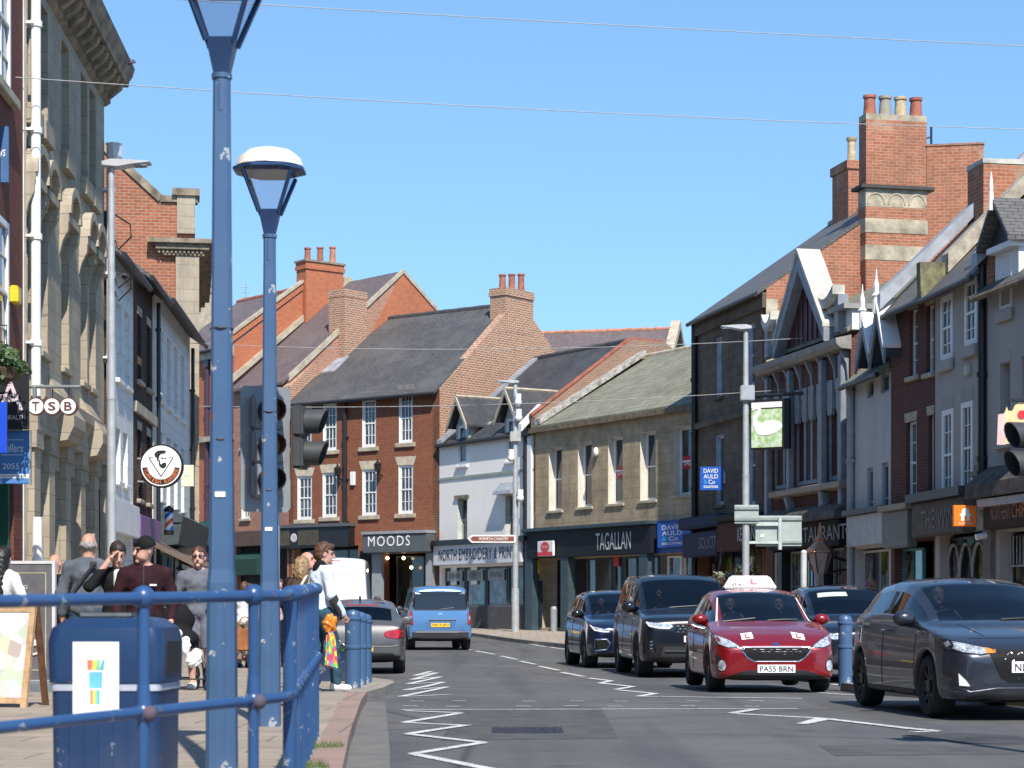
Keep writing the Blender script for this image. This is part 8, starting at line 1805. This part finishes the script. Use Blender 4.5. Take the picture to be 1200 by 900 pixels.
    # hair
    if hair:
        Hp = {'short': [('e', hd(0, .022, .045), (.086, .102, .098)), ('e', hd(0, .05, -.01), (.082, .075, .08))], 'fringe': [('e', hd(0, .018, .052), (.09, .108, .10)), ('e', hd(.02, -.07, .095), (.06, .05, .04)), ('e', hd(0, .055, -.01), (.082, .072, .08))],
              'ring': [('e', hd(0, .045, -.0), (.085, .078, .06))], 'long': [('e', hd(0, .025, .04), (.093, .112, .105)), ('e', hd(0, .075, -.06), (.098, .075, .14)), ('e', hd(.06, .04, -.1), (.05, .06, .13)), ('e', hd(-.06, .04, -.1), (.05, .06, .13))],
              'up': [('e', hd(0, .022, .045), (.088, .105, .10)), ('e', hd(0, .07, .07), (.055, .055, .055)), ('e', hd(0, .05, -.01), (.08, .07, .07))], 'verylong': [('e', hd(0, .025, .04), (.093, .112, .105)), ('c', hd(0, .07, 0), hd(0, .12, -.38), .09, .075)],
              'beanie': [('e', hd(0, .018, .06), (.094, .112, .098)), ('c', hd(-.03, .02, .03), hd(.03, .02, .03), .088, .088)]}[hair]
        R3 = Matrix.Rotation(yaw, 3, 'Z') @ Matrix.Rotation(pit, 3, 'X'); iv = R3.inverted()
        def facecut(X, Y, Z):
            x = X-hc.x; y = Y-hc.y; z = Z-hc.z; ly = iv[1][0]*x+iv[1][1]*y+iv[1][2]*z; lz = iv[2][0]*x+iv[2][1]*y+iv[2][2]*z; lx = iv[0][0]*x+iv[0][1]*y+iv[0][2]*z
            if hair == 'beanie': return .03-lz+.25*ly+0*lx
            if hair == 'ring': return np.maximum(lz-.055, -.005-ly)+0*lx
            d = np.maximum(-ly-.035, .085-lz-.012*np.cos(lx*40))   # face opening: in front and below the hairline
            return np.minimum(-(ly+.035), .062-lz)*1.0+0*lx
        sdf_obj('hair' if hair != 'beanie' else 'beanie', Hp, hairmat, e, .011*lod, .025, rough=.005 if hair != 'beanie' else .0, fq=1.6, cut=facecut)
    if extra: extra(e, hd)
    return e
def noise_dark(nm, c): return cloth(nm, c)
BLKC = cloth('black_cloth', (.014, .014, .016)); DKJ = cloth('dark_trouser', (.02, .021, .026)); JEAN = cloth('jeans_blue', (.05, .09, .15)); JEANT = cloth('jeans_teal', (.035, .085, .12))
WHC = cloth('white_cotton', (.75, .75, .76), .05); GREYJ = cloth('grey_blue_jacket', (.115, .13, .155)); GREYS = cloth('grey_sweater', (.15, .16, .19)); SHORTC = cloth('grey_check_shorts', (.16, .165, .20)); MAROON = cloth('maroon_fleece', (.035, .013, .018))
PALEBLU = cloth('pale_blue_shirt', (.60, .68, .78), .05); BRNJ = cloth('brown_jacket', (.085, .055, .045)); NEON = plain('neon_shoe', (.45, .6, .05), .6); WSHOE = plain('white_shoe', (.75, .75, .74), .6, var=.08)
HB = plain('hair_dark_brown', (.028, .016, .012), .6, var=.3, scale=30); HG = plain('hair_grey', (.27, .26, .255), .7, var=.2, scale=30); HBL = plain('hair_blond', (.36, .24, .12), .6, var=.35, scale=25); HBR = plain('hair_brown', (.10, .045, .022), .6, var=.3, scale=30); HK = plain('hair_black', (.012, .01, .01), .5, var=.3, scale=30)
def strap(e, pts, r, mat, nm='strap'): q = MB(); q.tube(pts, r, 6); q.build(nm, mat, e, smooth=True)
person(2, 22.2, 155, 'woman in a white top with long dark hair, cut by the left edge', 1.66, WHC, DKJ, BLACK, hair='verylong', hairmat=HK, wide=.98, head=(15, 0), arms={1: ((.26, -.02, 1.12), (.18, -.22, .98)), -1: ((-.27, -.04, 1.13), (-.2, -.24, 1.0))})
person(63, 26.8, 160, 'bald man in a black hooded jacket walking away beside the jeweller banner', 1.73, BLKC, BLKC, NEON, skin=SKIN2, head=(10, 8), extra=lambda e, hd: sdf_obj('hood', [('e', (0, .1, 1.42), (.14, .09, .09))], BLKC, e, .014, .03))
def x_old(e, hd):
    strap(e, [(-.12, .16, 1.42), (0, .15, 1.28), (.14, .15, 1.08), (.2, .1, .9)], .016, CHAR, 'bag_strap'); q = MB(); q.box(-.13, -.06, .12, .15, 1.36, 1.44); q.build('strap_pad', CHAR, e, bevel=.008)
person(103, 22.0, 176, 'grey haired man in a slate grey jacket with a cross body strap, seen from behind', 1.80, GREYJ, JEAN, BLACK, skin=SKIN2, hair='ring', hairmat=HG, wide=1.12, extra=x_old, arms={1: ((.275, .03, 1.12), (.28, -.03, .89)), -1: ((-.275, .03, 1.12), (-.28, -.03, .89))})
person(138, 21.2, 12, 'woman in a black jacket and white top raising a hand to her brow', 1.67, BLKC, DKJ, BLACK, hair='up', hairmat=HB, head=(8, 22), arms={-1: ((-.30, -.16, 1.26), (-.10, -.155, 1.53)), 1: ((.25, .03, 1.12), (.22, -.1, .9))}, extra=lambda e, hd: sdf_obj('white_top', [('c', (.0, -.128, 1.40), (.0, -.135, 1.22), .05, .045)], WHC, e, .012, .02))
def x_bean(e, hd):
    q = MB(); q.box(.06, .13, -.142, -.136, 1.255, 1.272); q.build('chest_logo', WTXT, e); q = MB(); q.tube([(0, -.118, 1.46), (0, -.14, 1.36), (0, -.142, 1.2)], .006, 5); q.build('zip', CHAR, e)
    sdf_obj('beard', [('e', hd(0, -.04, -.078), (.055, .060, .042))], plain('stubble_dark', (.17, .09, .065), .8, var=.3, scale=40), e, .011, .02)
person(170, 19.6, 4, 'man in a black beanie and dark maroon fleece looking aside at the woman', 1.66, MAROON, BLKC, BLACK, hair='beanie', hairmat=cloth('beanie_knit', (.012, .014, .014)), head=(-55, 4), wide=1.14, extra=x_bean, arms={1: ((.29, .02, 1.12), (.27, -.14, .91)), -1: ((-.29, .02, 1.12), (-.25, -.16, .92))})
def x_sun(e, hd):
    q = MB()
    for sd in (1, -1): q.ball(hd(sd*.032, -.094, .014), .022, .010, .014, 10, 6)
    q.tube([hd(-.078, .0, .02), hd(-.06, -.09, .02), hd(0, -.108, .022), hd(.06, -.09, .02), hd(.078, .0, .02)], .005, 5); q.build('sunglasses', BLACK, e, smooth=True); sdf_obj('beard', [('e', hd(0, -.04, -.078), (.054, .062, .04))], plain('stubble', (.22, .12, .08), .8, var=.3, scale=30), e, .011, .02)
    sdf_obj('tied_jumper', [('c', (-.17, -.03, .95), (.17, -.03, .95), .09, .09), ('c', (-.19, .02, .95), (-.22, .0, .8), .07, .05)], BLKC, e, .014, .04)
person(233, 25.3, 3, 'man in sunglasses, grey sweater and checked shorts beside the tall lamp post', 1.76, GREYS, SHORTC, WSHOE, hair='short', hairmat=HBR, shorts=True, wide=1.12, extra=x_sun, legs={-1: ((-.09, -.08, .50), (-.07, -.04, .085)), 1: ((.11, .0, .5), (.12, .14, .10))})
def x_blond(e, hd):
    strap(e, [(-.1, -.1, 1.46), (-.1, .02, 1.49), (-.1, .15, 1.35), (-.12, .16, 1.1)], .018, OFFW, 'bag_strap'); sdf_obj('dark_sleeve', [('c', (.2, .0, 1.40), (.26, .04, 1.12), .078, .065)], BLKC, e, .014, .02)
person(353, 25.4, 150, 'woman with loose dark blond hair in a brown jacket walking behind the railing', 1.64, BRNJ, DKJ, BLACK, hair='long', hairmat=HBL, head=(5, 5), extra=x_blond)
person(358, 27.6, 70, 'bald man with his face to the sun behind the blond woman', 1.80, cloth('dark_green_coat', (.03, .04, .035)), DKJ, BLACK, skin=SKIN2, hair='ring', hairmat=HB, head=(-5, -8))
def x_young(e, hd):
    sdf_obj('black_collar', [('c', (0, .03, 1.44), (0, .01, 1.49), .08, .07)], BLKC, e, .012, .02); sdf_obj('grey_cuff', [('c', (-.25, -.02, 1.12), (-.2, -.15, .92), .062, .048)], CHAR, e, .014, .02)
person(377, 24.6, 118, 'young man in a pale blue shirt and teal jeans carrying bright bags', 1.78, PALEBLU, JEANT, WSHOE, hair='fringe', hairmat=HBR, head=(-12, 4), extra=x_young, arms={-1: ((-.245, -.02, 1.12), (-.2, -.19, .90)), 1: ((.25, .05, 1.13), (.24, .05, .88))}, legs={-1: ((-.10, -.12, .50), (-.1, -.14, .085)), 1: ((.10, .02, .5), (.1, .2, .12))})
# what they carry
ORB = plain('orange_bag', (.75, .24, .02), .35, var=.2, scale=10); p_ = ground(386, 24.3)
o = sdf_obj('carrier_bag', [('e', (0, 0, .80), (.085, .07, .1)), ('e', (.01, 0, .86), (.06, .05, .07))], ORB, None, .014, .03, rough=.014, fq=1.0); o.location = p_; tag(o, 'crumpled orange carrier bag in the hand of the young man', 'bag')
m, n, p = newmat('neon_print'); oc = objco(n); mpx = nn(n, 'ShaderNodeMapping'); mpx.inputs['Rotation'].default_value = (0, R(35), 0); mpx.inputs['Scale'].default_value = (1, 1, .35); n.links.new(oc, mpx.inputs[0]); vo = nn(n, 'ShaderNodeTexVoronoi'); vo.inputs['Scale'].default_value = 45; n.links.new(mpx.outputs[0], vo.inputs['Vector']); sp_ = nn(n, 'ShaderNodeSeparateColor'); n.links.new(vo.outputs['Color'], sp_.inputs[0])
cr = nn(n, 'ShaderNodeValToRGB'); cr.color_ramp.interpolation = 'CONSTANT'; els = cr.color_ramp.elements; els[0].color = (.5, .05, .14, 1); els[1].position = .25; els[1].color = (.08, .5, .1, 1)
for ps_, cl in ((.45, (.75, .3, .03, 1)), (.62, (.05, .25, .6, 1)), (.75, (.7, .6, .05, 1)), (.88, (.55, .08, .25, 1))): x_ = els.new(ps_); x_.color = cl
n.links.new(sp_.outputs[0], cr.inputs[0]); n.links.new(cr.outputs[0], p.inputs['Base Color'])
q = MB(); q.prism([(-.06, .30), (.10, .26), (.06, .70), (.02, .74), (-.04, .70)], 'y', -.035, .035); o = q.build('tote_bag', m, None, bevel=.025); o.location = p_+Vector((.01, -.06, 0)); tag(o, 'tote bag with a neon multicolour print below the orange bag', 'bag')
e = person(292, 44, 30, 'distant woman in a pale top with sunglasses carrying a tan handbag', 1.66, cloth('peach_top', (.6, .42, .36)), JEAN, BLACK, hair='long', hairmat=HBR, lod=1.3, extra=None)
e = empty('handbag', ground(287, 38)+Vector((0, 0, .32)), R(10), 'large tan leather handbag hanging beyond the two lamp posts', 'bag'); q = MB(); q.prism([(-.21, 0), (.21, 0), (.19, .42), (-.17, .42)], 'y', -.09, .09); q.build('bag_body', plain('tan_leather', (.36, .13, .03), .45, var=.2), e, bevel=.03); q = MB(); q.tube([(.12*math.cos(t), 0, .42+.22*math.sin(t)) for t in np.linspace(0, math.pi, 12)], .014, 6); q.build('bag_handle', plain('tan_leather', (.36, .13, .03), .45), e)
person(286, 38.6, 160, 'walker in a white shirt half hidden between the two lamp posts', 1.62, WHC, cloth('tan_skirt', (.3, .2, .14)), BLACK, hair='short', hairmat=HBR, lod=1.3, arms={1: ((.26, .03, 1.12), (.24, -.02, .92)), -1: ((-.26, .03, 1.12), (-.25, -.02, .92))})
person(327, 39, 20, 'pedestrian in a pink top seen just right of the second lamp post', 1.68, cloth('pink_top', (.55, .35, .33)), DKJ, BLACK, hair='long', hairmat=HBR, lod=1.3)
# pushchair with white bags
e = empty('pushchair', ground(212, 25.0), R(20), 'dark pushchair loaded with white bags between the two men', 'pushchair')
for x in (-.25, .25):
    for y in (-.3, .3): q = MB(); q.tube([(x, y+.13*math.cos(t), .14+.13*math.sin(t)) for t in np.linspace(0, 2*math.pi, 18)[:-1]], .022, 6, True); q.cyl((x-.01, y, .14), (x+.01, y, .14), .03); wo = q.build('wheel', RUBBER, e, smooth=True); q = MB(); [q.cyl((x, y, .14), (x, y+.12*math.cos(t), .14+.12*math.sin(t)), .006, n=4) for t in np.linspace(0, 2*math.pi, 7)[:-1]]; q.build('spokes', GREYSTEEL, wo)
q = MB(); [q.tube([(x, -.3, .14), (x, .1, .55), (x, .4, 1.0)], .016, 6) or q.tube([(x, .3, .14), (x, .0, .5), (x, -.15, .6)], .014, 6) for x in (-.24, .24)]; q.cyl((-.24, .4, 1.0), (.24, .4, 1.0), .018); q.cyl((-.25, -.3, .14), (.25, -.3, .14), .01); q.cyl((-.25, .3, .14), (.25, .3, .14), .01); q.build('frame', BLACK, e, smooth=True)
sdf_obj('seat_hood', [('e', (0, .05, .62), (.23, .26, .14)), ('e', (0, .22, .85), (.23, .18, .2))], BLKC, e, .02, .06)
for i, (x, y, z, r) in enumerate(((.06, -.3, .52, .10), (.2, -.28, .38, .10), (-.04, -.3, .62, .08))): o = sdf_obj('white_bag', [('e', (x, y, z), (r, r*.7, r)), ('e', (x+.05, y, z+r*.8), (.05, .04, .06))], WHC, None, .014, .04, rough=.009, fq=.9); o.location = e.location; tag(o, ['fullest white carrier bag on the pushchair', 'lowest white carrier bag hanging on the pushchair', 'topmost small white bag on the pushchair'][i], 'bag')
# drivers
def driver(car, label, sd=-1, top=BLKC, hair='short', hm=HB, hgt=1.7, hands=True):
    sp = car.sp; m_ = car.e.matrix_basis if False else Matrix.Translation(car.e.location) @ Matrix.Rotation(car.e.rotation_euler.z, 4, 'Z'); seat_z = sp.get('floor', .35)+.2
    p_ = m_ @ Vector((sd*.36, sp['seat']+.22, seat_z-.86)); wx = car.wheel_c; s = hgt/1.74
    loc = lambda v: ((v.x-sd*.36)/s, (v.y-sp['seat']-.22)/s, (v.z-seat_z+.86)/s)
    hL, hR = wx+Vector((.16, .02, .08)), wx+Vector((-.16, .02, .08))
    arms = {1: ((.25, -.12, 1.14), loc(hL)), -1: ((-.25, -.12, 1.14), loc(hR))} if hands else None
    return person(0, 0, math.degrees(car.e.rotation_euler.z), label, hgt, top, DKJ, BLACK, hair=hair, hairmat=hm, arms=arms, lod=1.4, root=p_, legs={1: ((.13, -.42, .92), (.13, -.62, .62)), -1: ((-.13, -.42, .92), (-.13, -.62, .62))})
driver(c1, 'learner driver at the wheel of the red car', top=cloth('driver_grey', (.1, .1, .11))); driver(c1, 'instructor in the passenger seat of the red car', sd=1, hands=False, hair='long', hm=HBR)
driver(c2, 'driver behind the windscreen of the dark grey hatchback', top=cloth('driver_navy', (.03, .04, .07))); driver(c3, 'driver of the large black SUV with both hands on the wheel', hgt=1.74); driver(c4, 'driver of the dark blue compact SUV with hands on the wheel')
